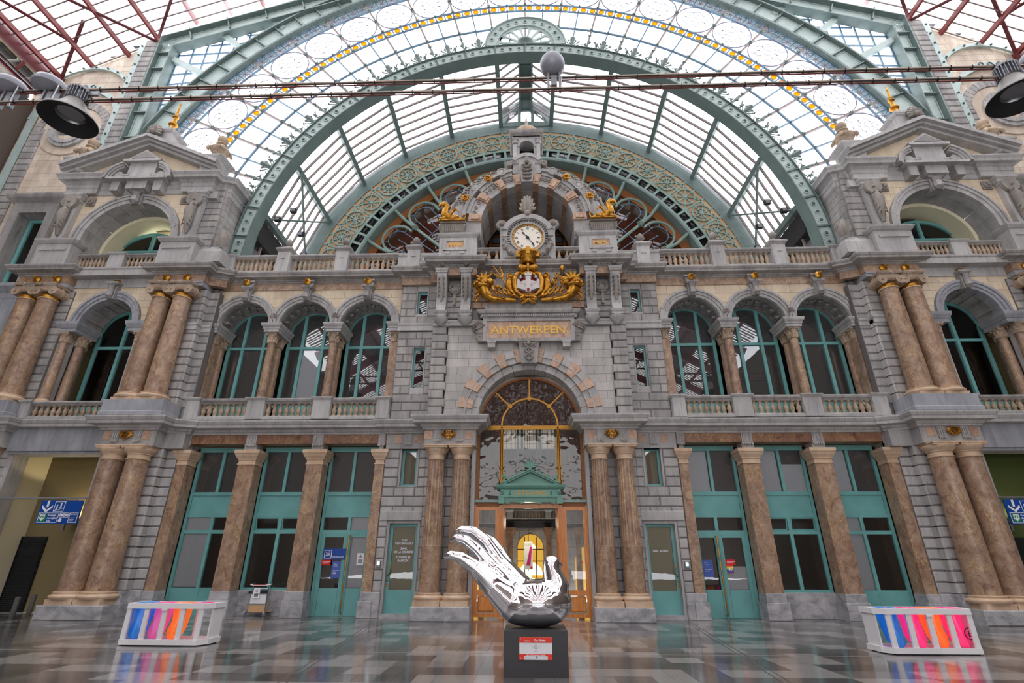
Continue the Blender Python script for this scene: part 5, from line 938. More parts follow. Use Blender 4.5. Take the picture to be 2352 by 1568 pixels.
for i in range(34):
    t_=-1+2*i/33; m.ball((t_*.95,y-.1-random.uniform(0,.08),13.02+.62*t_*t_*abs(t_)+random.uniform(-.06,.06)),random.uniform(.07,.12),7,5)
for s in(-1,1):
    for i in range(6): m.ball((s*(.95+random.uniform(-.06,.06)),y-.1,13.5+i*.09),.07,6,5)
    for i in range(5): m.tube([(s*(.3+i*.12),y-.08,13.1),(s*(.4+i*.12),y-.2,12.98),(s*(.5+i*.12),y-.14,12.92)],[.03,.06,.01],5)
ob('garland',m,'carve',K,60)
for s in(-1,1): balustrade('short stone balustrade %s of the clock'%SIDE[s],1.1,2.1,17.95,12.86,13.6,[(1.12,2.08,3)],s,.1,d=.24,plinth=.1,rail=.14)
# hooded arch
H=thing('hooded_arch','deep grey stone arch with pink blocks over the clock','arch',(0,18.1,14.2)); CZ=15.0
angs=[-90,-78,-62,-38,-32,0]
pk=[(-85.5,9),(-57,9.5),(-31.5,9),(-11,7.5)]
for s in(-1,1):
    prev=-90
    for c_,w_ in pk:
        a0,a1=c_-w_/2,c_+w_/2
        if a0-prev>2:
            ob('grey_stone',MB().arc(0,CZ,1.98,2.2,prev,a0,18.0,18.4,8).arc(0,CZ,2.2,2.5,prev,a0,17.98,18.3,8).arc(0,CZ,2.5,2.72,prev,a0,17.9,18.3,8),'grey',H,mx=s); ob('soffit_stone',MB().arc(0,CZ,1.97,2.2,prev,a0,18.4,20.4,6),'grey',H,mx=s)
            m=MB(); n_=3
            for i in range(n_):
                a=rad(prev+(a0-prev)*(i+.5)/n_); m.arc(2.33*sin(a),CZ+2.33*cos(a),.05,.085,0,360,17.93,17.99,10); m.ball((2.33*sin(a),17.97,CZ+2.33*cos(a)),.045,6,4)
            ob('guilloche',m,'carve',H,50,mx=s)
        ob('pink_voussoir',MB().arc(0,CZ,1.96,2.52,a0,a1,17.88,18.4,4).arc(0,CZ,2.05,2.42,a0+1.5,a1-1.5,17.82,17.9,4),'pink',H,mx=s); ob('pink_soffit',MB().arc(0,CZ,1.96,2.2,a0,a1,18.4,20.4,4),'brown',H,mx=s); prev=a1
    ob('grey_stone',MB().arc(0,CZ,1.98,2.72,prev,0,17.98,18.4,4),'grey',H,mx=s); ob('soffit_stone',MB().arc(0,CZ,1.97,2.2,prev,0,18.4,20.4,4),'grey',H,mx=s)
    ob('arch_leg',MB().box(1.97,2.75,17.98,20.4,14.1,15.0),'grey',H,mx=s)
[ob('outer_moulding',MB().arc(0,CZ,2.66,2.8,a_,a_+72,17.8,18.2,30),'greyd',H) for a_ in(-86,14)]
v=[];f=[]; nn=48; rr=[(2.76,18.1,0),(3.0,18.15,0),(3.25,18.35,0),(3.45,18.6,0),(3.6,18.9,0),(3.66,21,0)]
for i in range(nn+1):
    a=rad(-88+176*i/nn)
    for r_,yy,_ in rr: v.append((r_*sin(a),yy,CZ+.15+r_*cos(a)*.97))
k=len(rr); f=[(i*k+j,(i+1)*k+j,(i+1)*k+j+1,i*k+j+1) for i in range(nn) for j in range(k-1)]
mm=MB(); mm.add(v,f); ob('hood_shell',mm,'greyd',H,40)
m=MB()
for i in range(22): a=rad(-86+172*i/21); m.tube([(3.55*sin(a),18.72,CZ+.15+3.45*cos(a)),(3.66*sin(a+.03),18.8,CZ+.15+3.57*cos(a+.03)),(3.62*sin(a+.08),18.75,CZ+.15+3.52*cos(a+.08))],[.05,.11,.08],6)
m.tube([(3.6*sin(rad(-87+174*i/60)),18.75,CZ+.15+3.5*cos(rad(-87+174*i/60))) for i in range(61)],.075,7); ob('rope_edge',m,'carve',H,60); m=MB()
for j in range(6):
    for i in range(30):
        a=rad(-70+140*(i+.5*(j%2))/30); r_=2.9+j*.1
        if abs(sin(a))>.3: m.box(r_*sin(a)-.07,r_*sin(a)+.07,18.08+j*.06,18.16+j*.06,CZ+.15+r_*.97*cos(a)-.012,CZ+.15+r_*.97*cos(a)+.012)
ob('ribbing',m,'carve',H)
for i,(x,z,gd) in enumerate(((1.72,17.2,1),(2.68,16.15,1),(1.13,17.55,0),(2.25,16.75,0))):
    for s in(-1,1):
        t=thing('gilded_rosette' if gd else 'stone_boss','%s on the rim of the hooded arch, %s and %s'%('gilded rosette' if gd else 'round grey stone boss',['upper','lower','upper','lower'][i],SIDE[s]),'ornament',(s*x,17.9,z)); m=MB().disc(x,z,.2,17.82,18.1,16); ob('disc',m,'grey',t,mx=s); m=MB().ball((x,17.8,z),.05,7,5)
        if gd:
            for q in range(8): m.ball((x+.11*sin(q*pi/4),17.8,z+.11*cos(q*pi/4)),.06,7,5)
            m.arc(x,z,.15,.18,0,360,17.79,17.82,16)
        else: m=MB().ball((x,17.85,z),.13,10,6,(1,.5,1)); m.arc(x,z,.16,.2,0,360,17.79,17.82,16)
        ob('petals',m,'gold' if gd else 'grey',t,50,mx=s)
t=thing('grotesque_keystone','carved grotesque keystone at the top of the hooded arch','keystone',(0,17.8,16.9)); ob('block',MB().prism([(-.24,16.95),(.24,16.95),(.36,18.05),(-.36,18.05)],17.75,18.3),'grey',t); m=MB()
for i in range(4): m.tube([(-.18,17.72,17.15+i*.2),(0,17.6,17.05+i*.2),(.18,17.72,17.15+i*.2)],[.05,.08,.05],6)
for s in(-1,1): m.tube([(s*.05,17.65,17.9),(s*.22,17.62,17.75),(s*.2,17.64,17.55),(s*.08,17.62,17.5)],.05,6); m.ball((s*.1,17.6,17.75),.06,6,5)
m.ball((0,17.62,17.95),.12,8,6); m.tube([(0,17.65,18.0),(0,17.6,18.15),(0,17.68,18.3)],[.1,.09,.03],6); ob('mask',m,'carve',t,50)
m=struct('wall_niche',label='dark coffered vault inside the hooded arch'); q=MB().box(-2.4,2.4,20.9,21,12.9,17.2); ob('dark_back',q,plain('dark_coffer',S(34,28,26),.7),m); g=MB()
for x in(-1.8,-1.2,-.6,0,.6,1.2,1.8): g.box(x-.05,x+.05,20.82,20.9,12.9,17)
for i in range(8): g.box(-2,2,20.82,20.9,13.0+i*.55-.04,13.0+i*.55+.04)
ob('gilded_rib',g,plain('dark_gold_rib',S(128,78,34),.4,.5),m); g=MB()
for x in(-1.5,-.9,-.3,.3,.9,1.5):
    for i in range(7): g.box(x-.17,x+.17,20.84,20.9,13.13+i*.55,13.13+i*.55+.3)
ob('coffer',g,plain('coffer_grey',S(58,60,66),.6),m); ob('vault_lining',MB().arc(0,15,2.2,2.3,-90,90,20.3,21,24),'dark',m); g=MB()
for x in(-1.2,0,1.2):
    for i in range(7): g.ball((x,20.8,13.0+i*.55),.05,6,5)
ob('gilded_stud',g,'gold',m)
# turret
T=thing('stone_turret','small stone belvedere with dome and spike crowning the hooded arch','turret',(0,18.1,18.1)); y=18.1
m=MB().box(-.62,.62,y,y+1.2,17.7,18.3); m.mould([(0,18.2),(.06,18.24),(.1,18.32),(.1,18.38),(-.2,18.4)],[(-.64,y+1.2),(-.64,y),(.64,y),(.64,y+1.2)]); m.arc(0,17.98,.6,.78,-58,58,y-.16,y+.3,16); m.arc(0,17.98,.45,.6,-58,58,y-.08,y+.3,16); ob('segment_pediment',m,'grey',T)
m=MB()
for s in(-1,1): volute(m,s*.78,18.25,y-.1,y+.2,.15,s)
ob('side_scroll',m,'carve',T,45); m=MB().box(-.62,-.33,y+.05,y+1.2,18.3,19.95).box(.33,.62,y+.05,y+1.2,18.3,19.95).box(-.4,.4,y+.05,y+1.2,19.68,19.95).box(-.6,.6,y+1.1,y+1.2,18.3,19.9); m.arc(0,19.3,.33,.47,-90,90,y,y+.3,20); m.arc(0,19.3,.36,.62,-50,50,y+.05,y+.5,12); ob('belvedere_body',m,'grey',T); ob('dark_inside',MB().box(-.34,.34,y+.7,y+.72,18.3,19.7),'black',T)
for s in(-1,1): ob('corner_column',MB().lathe([(.14,0),(.14,.06),(.11,.1),(.1,.85)],s*.52,y,18.5,12).join(corinth(s*.52,y,19.4,.1,.3,10)),'grey',T,45)
ob('turret_cornice',MB().mould([(0,19.9),(.03,19.93),(.12,20.0),(.16,20.1),(.16,20.16),(-.3,20.2)],[(-.64,y-.04),(.64,y-.04),(.64,y+1.2),(-.64,y+1.2)],True),'greyd',T)
ob('dome',MB().lathe([(.64,0),(.66,.08),(.64,.3),(.56,.44),(.4,.52),(.2,.55)],0,y+.55,20.18,20),'carvt',T,60); ob('spike',MB().lathe([(.2,0),(.2,.05),(.16,.1),(.2,.2),(.16,.3),(.09,.34),(.08,.5),(.02,.92),(0,.95)],0,y+.5,20.7,12),'greyd',T,50)
# ---------------- iron arch, glazed screen, roofs ----------------
AZ=14.0
def pol(r,a,y,cz=AZ): return (r*sin(rad(a)),y,cz+r*cos(rad(a)))
A=thing('iron_arch','green riveted iron arch with round bosses between the terrace and the glazed screen','arch',(0,19,13))
m=MB().arc(0,AZ+.02,12.75,13.34,-92,92,19.0,19.03,104); ob('face_plate',m,'ironl',A)
ob('soffit_plate',MB().arc(0,AZ,12.7,12.75,-92,92,18.94,19.62,104).arc(0,AZ,13.3,13.34,-92,92,18.9,19.7,104),'irond',A); ob('rear_plate',MB().arc(0,AZ,12.75,13.3,-92,92,19.55,19.6,104),'irond',A)
hm=MB().arc(0,0,.085,.125,0,360,-.05,0,14).mesh('boss_ring','ironl'); hd=MB().disc(0,0,.085,-.035,0,12); hd.ball((0,-.03,0),.06,8,5); hd=hd.mesh('bolt','rivet',40)
rib=MB()
for k in range(-13,14):
    a=k*7.06; rib=MB().bar(pol(12.72,a,18.97),pol(13.34,a,18.97),.03,.12).bar(pol(12.72,a-.28,18.99),pol(13.34,a-.28,18.99),.1,.03).bar(pol(12.72,a-.2,18.99),pol(13.34,a-.2,18.99),.1,.03); ob('stiffener',rib,'irond',A)
for k in range(-13,13):
    for d in(-1.98,0,1.98):
        p=pol(13.03,k*7.06+3.53+d,19.0)
        for nm,me in(('boss_ring',hm),('bolt',hd)): o=link(nm,me); o.parent=A; o.matrix_parent_inverse=Matrix.Translation(-A.location); o.location=p
rv=MB(); c0=[(0,0),(1,0),(.5,.87)]
for r in(12.79,13.28):
    for i in range(520): a=-91.5+183*i/519; p=pol(r,a,18.99); q=.017; rv.add([(p[0]-q,p[1],p[2]),(p[0],p[1],p[2]-q),(p[0]+q,p[1],p[2]),(p[0],p[1],p[2]+q),(p[0],p[1]-q,p[2])],[(0,1,4),(1,2,4),(2,3,4),(3,0,4)])
o=ob('rivet_row',rv,'rivet',A); o['kind']='stuff'
# leaf crest on the arch
pm=MB().tube([(0,0,0),(0,-.02,.3),(0,-.04,.62),(0,0,.8)],[.05,.09,.15,.02],6)
for s in(-1,1):
    for(x,z,r) in((.18,.5,.04),(.36,.44,.035)): pm.tube([(0,0,.05),(s*x*.5,0,z*.55),(s*x,0,z)],.028,5); pm.ball((s*x,0,z+.06),.06,6,4,(.8,.6,1.3)); pm.tube([(s*(x-.09),0,z+.02),(s*x,0,z-.02),(s*(x+.09),0,z+.06)],[.015,.035,.015],4)
    pm.tube([(s*.05,0,.02)]+[(s*(.34+.1*cos(q)),0,.12+.1*sin(q)) for q in [pi*1.4-i*.7 for i in range(8)]],.024,5)
pm=pm.mesh('palmette','irond',50)
sm=MB().tube([(0,0,0),(.02,-.03,.35),(-.03,-.03,.7),(0,-.02,1.0)],[.05,.06,.045,.02],5)
for i in range(5):
    a=rad(72*i); sm.tube([(0,-.03,1.0),(.14*sin(a),-.05,1.0+.14*cos(a))],[.05,.01],4)
for s in(-1,1): sm.tube([(0,0,.25+.1*s),(s*.12,-.05,.38+.1*s),(s*.06,-.03,.55+.1*s)],[.03,.07,.01],5)
sm.tube([(0,0,.1),(.25,0,.12),(.5,0,.2),(.55,0,.36),(.45,0,.4),(.4,0,.32)],.025,5); sm.tube([(.28,0,.13),(.5,0,.08),(.75,0,.2)],.022,5); sm.tube([(.45,0,.38),(.38,-.02,.55),(.28,-.02,.62)],[.02,.05,.01],5); sm.ball((.47,0,.33),.06,6,4)
sm.tube([(0,0,.05),(-.22,0,.16),(-.3,0,.3),(-.22,0,.36),(-.16,0,.28)],.022,5); sm=sm.mesh('leaf_scroll','irond',50)
for k in range(-11,12):
    for nm,me,a in(('palmette',pm,k*7.06+3.53),('leaf_scroll',sm,k*7.06)):
        if abs(a)<9.5 or abs(a)>79: continue
        o=link(nm,me); o.parent=A; o.matrix_parent_inverse=Matrix.Translation(-A.location); o.location=pol(13.34,a,19.05); o.rotation_euler=(0,rad(a),0)
        if nm=='leaf_scroll' and a<0: o.scale=(-1,1,1)
R=thing('rosette_crest','half round iron rosette with petal openings on the crown of the arch','ornament',(0,19,27.3)); z=27.3
m=MB().arc(0,z,1.62,2.15,-88,88,19.0,19.1,40).arc(0,z,2.15,2.2,-90,90,18.9,19.6,40).arc(0,z,1.55,1.62,-90,90,18.94,19.2,40); ob('outer_ring',m,'ironl',R)
m=MB().arc(0,z+.1,.42,.5,-100,100,18.9,19.3,24).arc(0,z,1.42,1.56,-90,90,19.02,19.1,32)
for i in range(8):
    a=-78.75+22.5*i; m.bar(pol(.48,a,19.06,z+.1),pol(1.5,a,19.06,z+.05),.11,.08)
for i in range(7):
    a=-67.5+22.5*i; p=pol(1.2,a,19.06,z+.05); m.arc(p[0],p[2],.2,.3,a-100,a+100,19.02,19.1,10)
ob('petal_tracery',m,'ironl',R)
for i in range(11):
    p=pol(1.88,-75+15*i,19.0,z)
    for nm,me in(('boss_ring',hm),('bolt',hd)): o=link(nm,me); o.parent=R; o.matrix_parent_inverse=Matrix.Translation(-R.location); o.location=p
# glazed screen
G=struct('window_30',label='great half ring of glass with flower medallions and amber discs'); y=19.12
def ring(m,r,w,d,n=96,yy=y):
    a1=math.degrees(math.acos(3.45/r)); m.arc(0,AZ,r-w/2,r+w/2,-a1,a1,yy-d/2,yy+d/2,n)
m=MB()
for r,w in((16.28,.07),(16.76,.07),(18.83,.07),(14.9,.08),(19.5,.08)): ring(m,r,w,.08)
ob('ring_bar',m,'blueiron',G); m=MB(); m2=MB(); kn=MB()
for k in range(-12,13):
    a=k*7.06
    if abs(a)<72:
        m.bar(pol(13.3,a,y),pol(19.55,a,y),.09,.12)
        for r in(14.9,16.28,16.76,17.8,18.83): p=pol(r,a,y-.08); kn.ball(p,.075,7,5); [kn.ball((p[0]+.08*cos(q),p[1]-.02,p[2]+.08*sin(q)),.035,5,4) for q in(.8,2.4,3.9,5.5)]
    a+=3.53
    if abs(a)<76:
        m2.bar(pol(13.3,a,y),pol(16.76,a,y),.07,.08); 
        for r in(14.9,16.28,16.76): kn.ball(pol(r,a,y-.06),.06,6,4)
    if abs(a)>76: continue
    for d in(-1.765,1.765): m2.bar(pol(16.28,a+d,y),pol(16.76,a+d,y),.07,.06)
    for j in(1,2,3): m2.bar(pol(18.83,a-3.53+j*1.765,y),pol(19.6,a-3.53+j*1.765,y),.07,.06)
ob('radial_bar',m,'rail',G); ob('secondary_bar',m2,'blueiron',G); ob('knot',kn,'irond',G,50)
x=MB()
for k in range(-43,43):
    a=k*1.765+.22; b=a+1.33; c=(a+b)/2
    for p,q in((pol(18.87,a,y),pol(19.48,b,y)),(pol(18.87,b,y),pol(19.48,a,y)),(pol(19.18,a,y),pol(19.18,b,y)),(pol(18.87,c,y),pol(19.48,c,y))): x.bar(p,q,.025,.02)
ob('lattice',x,'lead',G)
dm=MB().disc(0,0,.14,-.01,.01,16).mesh('amber_disc','amber'); dr=MB().arc(0,0,.135,.16,0,360,-.02,.02,16); dr.bar((0,0,.15),(0,0,.23),.02,.02); dr.bar((0,0,-.15),(0,0,-.23),.02,.02); dr=dr.mesh('disc_rim','goldp')
for k in range(-43,43):
    a=k*1.765+.8825
    for nm,me in(('amber_disc',dm),('disc_rim',dr)): o=link(nm,me,G); o.location=pol(16.52,a,y); o.rotation_euler=(0,rad(a),0)
def flower(kind):
    m=MB().arc(0,0,1.0,1.045,0,360,-.02,.02,40); 
    if kind==0:
        for i in range(8):
            a=rad(45*i); c=(.46*sin(a),.46*cos(a)); m.arc(c[0],c[1],.195,.208,45*i-115,45*i+115,-.012,.012,10); b=rad(45*i+22.5); m.bar((.2*sin(b),0,.2*cos(b)),(.45*sin(b),0,.45*cos(b)),.013,.02); m.bar((.62*sin(a),0,.62*cos(a)),(1.02*sin(a),0,1.02*cos(a)),.013,.02)
        m.arc(0,0,.18,.193,0,360,-.012,.012,14)
    else:
        m.arc(0,0,.18,.193,0,360,-.012,.012,14)
        for i in range(6):
            a=rad(60*i); b=rad(60*i+60); m.bar((.68*sin(a),0,.68*cos(a)),(.68*sin(b),0,.68*cos(b)),.013,.02); c=rad(60*i+30); m.bar((.68*sin(a),0,.68*cos(a)),(1.02*sin(a),0,1.02*cos(a)),.013,.02); m.bar((.34*sin(c),0,.34*cos(c)),(.59*sin(c),0,.59*cos(c)),.011,.02); m.bar((.19*sin(a),0,.19*cos(a)),(.42*sin(a),0,.42*cos(a)),.013,.02)
            m.bar((.42*sin(a),0,.42*cos(a)),(.59*sin(c),0,.59*cos(c)),.011,.02); m.bar((.59*sin(c),0,.59*cos(c)),(.42*sin(b),0,.42*cos(b)),.011,.02)
    return m.mesh('medallion','lead')
fm=[flower(0),flower(1)]
for k in range(-11,11):
    a=k*7.06+3.53; o=link('medallion',fm[0 if (abs(k+.5)//1)%6<3 else 1],G); o.location=pol(17.79,a,y); o.rotation_euler=(0,rad(a),0)
def sector(r0,r1,w,n=3):
    return MB().arc(0,0,r0,r1,-w/2,w/2,-.006,.006,n)
for (r0,r1,st,off) in((13.34,14.88,3.53,1.765),(14.92,16.26,3.53,1.765),(16.3,16.74,7.06,3.53),(16.78,18.81,7.06,3.53),(18.85,19.55,7.06,3.53)):
    me=sector(r0,r1,st-.15,3).mesh('glass_pane','clear'); n=int(154/st/2)
    for k in range(-n,n): o=link('glass_pane',me,G); o.location=(0,y+.05,AZ); o.rotation_euler=(0,rad(k*st+off),0)
# outer truss
T=thing('outer_truss','big riveted green iron truss framing the glazed screen with its straight corner posts','truss',(0,19,13))
m=MB().arc(0,AZ-.2,19.75,20.85,-80,80,19.02,19.06,96); ob('web_plate',m,'ironl',T); ob('flange',MB().arc(0,AZ-.15,19.58,19.7,-79,79,18.8,19.5,96).arc(0,AZ-.35,20.9,21.0,-80,80,18.8,19.5,96),'irond',T); m=MB()
for k in range(-22,23):
    a=k*3.53; ob('stiffener',MB().bar(pol(19.7,a,18.95,AZ-.2),pol(20.9,a,18.95,AZ-.25),.05,.18),'irond',T)
rv=MB()
def rvt(p,q=.02): rv.add([(p[0]-q,p[1],p[2]),(p[0],p[1],p[2]-q),(p[0]+q,p[1],p[2]),(p[0],p[1],p[2]+q),(p[0],p[1]-q,p[2])],[(0,1,4),(1,2,4),(2,3,4),(3,0,4)])
for r in(19.83,20.72):
    for i in range(600): rvt(pol(r,-76+152*i/599,19.02,AZ-.2))
for k in range(-22,23):
    for j in range(7):
        for d in(-.5,-.3,.3,.5): rvt(pol(20.0+j*.12,k*3.53+d,19.02,AZ-.2))
for i in range(450):
    for d in(.15,.32,.5): rvt((19.56*sin(rad(-60+120*i/449)),18.82+d,AZ-.15+19.56*cos(rad(-60+120*i/449))))
o=ob('rivet_row',rv,'rivet',T); o['kind']='stuff'
for s in(-1,1):
    m=MB(); m.bar((19.8,19.04,18.5),(19.8,19.04,28.1),.86,.06); ob('corner_post',m,'ironl',T,mx=s); m=MB(); m.bar((20.22,19,18.5),(20.22,19,28.5),.07,.55); m.bar((19.4,19,18.5),(19.4,19,27.7),.07,.55); m.bar((20.26,19,28.5),(10,19,32.45),.07,.5); m.bar((19.4,19,27.75),(10,19,31.4),.07,.5); ob('post_flange',m,'irond',T,mx=s)
    ob('rafter_girder',MB().prism([(20.22,28.45),(10,32.4),(10,31.4),(19.4,27.75)],19.02,19.07),'ironl',T,mx=s)
    m=MB()
    for z in(19.6,21.2,22.9,24.5,26.1,27.3): m.bar((19.4,18.92,z),(20.2,18.92,z),.06,.2)
    for x in(18.6,16.6,14.6,12.6): m.bar((x,18.92,28.1+(19.4-x)*.388),(x+.35,18.92,29.05+(19.4-x)*.385),.06,.2)
    ob('post_stiffener',m,'irond',T,mx=s); m=MB()
    for(a,b) in(((19.35,27.0),(17.35,25.75)),((16.9,28.85),(15.55,27.55)),((14.3,29.9),(13.6,29.25)),((19.3,21.9),(18.9,21.6))): m.bar((a[0],19.1,a[1]),(b[0],19.1,b[1]),.3,.25)
    ob('strut',m,'ironl',T,mx=s); rv=MB()
    for i in range(150):
        for x in(19.5,20.1): rvt((x,19.0,18.6+9.6*i/149))
        rvt((20.1-10*i/149,19.0,28.35+3.87*i/149)); rvt((19.5-9.4*i/149,19.0,27.85+3.62*i/149))
    for i in range(8):
        for j in range(6): rvt((19.5+i*.08,19.0,27.9+j*.09-i*.02))
    o=ob('rivet_row',rv,'rivet',T,mx=s); o['kind']='stuff'
    # spandrel glazing between arch and corner
    t=struct('window_%d'%(31 if s<0 else 32),label='%s spandrel glazing with blue bars between truss and corner post'%SIDE[s]); m=MB()
    for i in range(10): x=12.6+i*.75; zz=AZ+math.sqrt(max(0,20.8**2-x*x)); m.bar((x,19.3,zz),(x,19.3,28.0+(19.4-x)*.39),.08,.06)
    for i in range(14):
        zz=20.2+i*.75; xx=math.sqrt(max(0,20.8**2-(zz-AZ)**2)) if zz-AZ<20.8 else 11; xt=19.4-max(0,(zz-27.8)/.39)
        if xt>xx: m.bar((xx,19.3,zz+.1),(xt,19.3,zz-.1),.08,.06)
    ob('glazing_bar',m,'blueiron',t,mx=s); me=MB()
    for i in range(9):
        x0=12.6+i*.75; z0=max(AZ+math.sqrt(max(0,20.4**2-x0*x0)),19); z1=27.9+(19.4-x0)*.385
        if z1>z0+.2: ob('glass_pane',MB().prism([(x0+.03,z0-.5),(x0+.72,z0-.7),(x0+.72,z1-.3),(x0+.03,z1)],19.33,19.34),'pane',t,mx=s)
# barrel roof behind the arch
B=struct('ceiling_1',label='glazed barrel roof between iron arch and wheel frieze'); angs=[7.06+14.12*i for i in range(7)]; RB=12.9
m=MB(); pu=MB(); al=[-a for a in reversed(angs)]+angs
for a in al: m.bar(pol(RB-.12,a,19.6),pol(RB-.12,a,24.05),.24,.3,(sin(rad(a)),0,cos(rad(a))))
ob('roof_rib',m,'irond',B); YS=[19.66+.55*i for i in range(9)]
for a,b in zip(al,al[1:]):
    if a<0<b:
        continue
    for yy in YS[1:]: pu.bar(pol(RB-.02,a,yy),pol(RB-.02,b,yy),.075,.1,(sin(rad((a+b)/2)),0,cos(rad((a+b)/2))))
    for y0,y1 in zip(YS,YS[1:]):
        p,q=pol(RB+.04,a+.4,y0),pol(RB+.04,b-.4,y0); me=MB(); me.add([p,q,(q[0],y1-.03,q[2]),(p[0],y1-.03,p[2])],[(0,1,2,3)]); ob('roof_pane',me,'pane',B)
ob('purlin',pu,'rail',B); rg=MB(); zr=28.0; q=pol(RB,7.06,0)
for s in(-1,1):
    for yy in YS[1:]: rg.bar((s*q[0],yy,q[2]),(s*.35,yy,zr),.07,.09,(0,0,1))
    for y0,y1 in zip(YS,YS[1:]):
        me=MB(); me.add([(s*q[0]-s*.1,y0,q[2]+.08),(s*.36,y0,zr+.04),(s*.36,y1-.03,zr+.04),(s*q[0]-s*.1,y1-.03,q[2]+.08)],[(0,1,2,3)]); ob('roof_pane',me,'pane',B)
ob('ridge_rafter',rg,'rail',B); m=MB()
for s in(-1,1): m.box(*sorted((s*.3,s*.42)),19.6,24,zr-.25,zr+.05)
m.box(-.3,.3,19.6,24,zr,zr+.05)
for i in range(6): m.box(-.3,.3,19.9+i*.8,20.0+i*.8,zr-.1,zr)
ob('ridge_girder',m,'irond',B); L=struct('window_33',label='small half round lantern window at the end of the roof ridge'); m=MB().arc(0,26.72,1.28,1.5,-90,90,23.9,24.0,24).prism([(-1.6,26.72),(-1.28,26.72),(-.95,27.62),(0,28.05),(0,28.5),(-1.6,27.85)],23.95,24.05).prism([(1.6,26.72),(1.6,27.85),(0,28.5),(0,28.05),(.95,27.62),(1.28,26.72)],23.95,24.05).box(-1.6,1.6,23.9,24.05,26.6,26.75)
for x in(-.42,.42): m.box(x-.1,x+.1,23.9,24.0,26.7,28.0)
m.prism([(-1.55,27.95),(0,28.72),(0,28.55),(-1.55,27.75)],23.7,24.0).prism([(1.55,27.95),(1.55,27.75),(0,28.55),(0,28.72)],23.7,24.0); ob('frame',m,'irond',L); ob('glass_pane',MB().arc(0,26.72,0,1.3,-90,90,24.0,24.01,24),'pane',L)
# X braces near the springing
for s in(-1,1):
    m=MB(); a=pol(RB-.3,63.5,19.8);b_=pol(RB-.3,77.6,24); c=pol(RB-.3,77.6,19.8); d=pol(RB-.3,63.5,24)
    m.bar(a,b_,.08,.08); m.bar(c,d,.08,.08); ob('cross_brace',m,'irond',B,mx=s)
    q=pol(RB+.1,78.5,0); m=MB().box(q[0]-.2,q[0]+.4,19.6,24,q[2]-1.2,q[2]-.1); ob('dark_gutter',m,'dark',B,mx=s)
    w=struct('wall_%s_terrace'%SIDE[s]); m=MB().box(13.1,13.4,19.6,24.2,12.8,16.6); ob('rendered_face',m,'joint',w,mx=s)
    n=11
    for i in range(n):
        for j in range(4): ob('stone',MB().box(13.05,13.12,19.7+j*1.1,20.78+j*1.1,12.9+i*.325,12.9+i*.325+.31),'grey',w,mx=s)
    ob('arched_niche',MB().prism([(20.2,12.9)]+[(21.2+1.0*cos(pi-pi*i/10),13.9+1.0*sin(pi*i/10)) for i in range(11)]+[(22.2,12.9)],13.0,13.04,'x'),'olive',w,mx=s)
    for k,(a_,yy) in enumerate(((72,20.6),(77,19.9),(74,22),(77,23))):
        p=pol(12.3,a_,yy); f_=thing('flood_lamp','small black flood lamp clipped below the barrel roof, %s on the %s springing'%(['highest','lowest front','middle','rear'][k],SIDE[s]),'lamp',(s*p[0],p[1],p[2])); m=MB().box(p[0]-.14,p[0]+.14,yy-.12,yy+.06,p[2]-.11,p[2]+.11); ob('body',m,'black',f_,mx=s); ob('bracket',MB().tube([(p[0],yy,p[2]+.1),(p[0]+.2,yy,p[2]+.15),(p[0]+.4,yy,p[2]+.1)],.02,5).box(p[0]-.1,p[0]+.1,yy-.13,yy-.12,p[2]-.08,p[2]+.08),'alu',f_,mx=s)
# end wall with wheel frieze
E_=struct('wall_end',label='end wall with ochre wheel frieze and fan tracery'); Y=24.0; WZ=13.95
ob('outer_plate',MB().arc(0,WZ,12.25,13.1,-92,92,Y-.05,Y+.1,96),'irond',E_)
rv=MB(); c_=0
for i in range(560):
    for r in(12.36,12.5,12.64):
        if (i//14)%3!=1 or r==12.36: rvt(pol(r+(.06 if i%2 else 0),-88+176*i/559,Y-.05,WZ),.02)
o=ob('rivet_row',rv,'rivet',E_); o['kind']='stuff'
pm=MB().arc(0,0,10.78,12.25,-3.4,3.4,0,.05,6).mesh('ochre_panel','panel'); ws=MB().arc(0,0,.5,.57,0,360,-.1,0,24).disc(0,0,.1,-.1,0,10); wl=MB().arc(0,0,.5,.57,0,360,-.1,0,24).arc(0,0,.27,.32,0,360,-.07,0,18).disc(0,0,.09,-.1,0,10)
for i in range(8): a=rad(45*i); ws.bar((.08*sin(a),-.04,.08*cos(a)),(.52*sin(a),-.04,.52*cos(a)),.07,.06); wl.bar((.08*sin(a),-.04,.08*cos(a)),(.52*sin(a),-.04,.52*cos(a)),.065,.06)
ws=ws.mesh('spoked_wheel','iron'); wl=wl.mesh('double_wheel','iron'); m=MB(); pl=MB()
for k in range(-13,13):
    a=k*6.98+3.49
    o=link('ochre_panel',pm,E_); o.location=(0,Y+.02,WZ); o.rotation_euler=(0,rad(a),0)
    o=link('frieze_wheel',wl if (k//1)%3!=1 else ws,E_); o.location=pol(11.47,a,Y,WZ); o.rotation_euler=(0,rad(a),0)
    for d in(-3.49,): m.bar(pol(10.8,a+d,Y-.01,WZ),pol(12.3,a+d,Y-.01,WZ),.1,.06)
    m.bar(pol(12.02,a,Y-.01,WZ),pol(12.28,a,Y-.01,WZ),.08,.05)
    for sx in(-1,1):
        m.bar(pol(11.47+.5*.75,a+sx*1.9,Y-.01,WZ),pol(12.0,a+sx*3.3,Y-.01,WZ),.08,.05); m.bar(pol(11.47-.5*.75,a+sx*1.9,Y-.01,WZ),pol(10.85,a+sx*3.4,Y-.01,WZ),.08,.05); m.bar(pol(11.47,a+sx*2.6,Y-.01,WZ),pol(11.47,a+sx*3.45,Y-.01,WZ),.08,.05)
    m.bar(pol(10.8,a,Y-.01,WZ),pol(10.95,a,Y-.01,WZ),.08,.05)
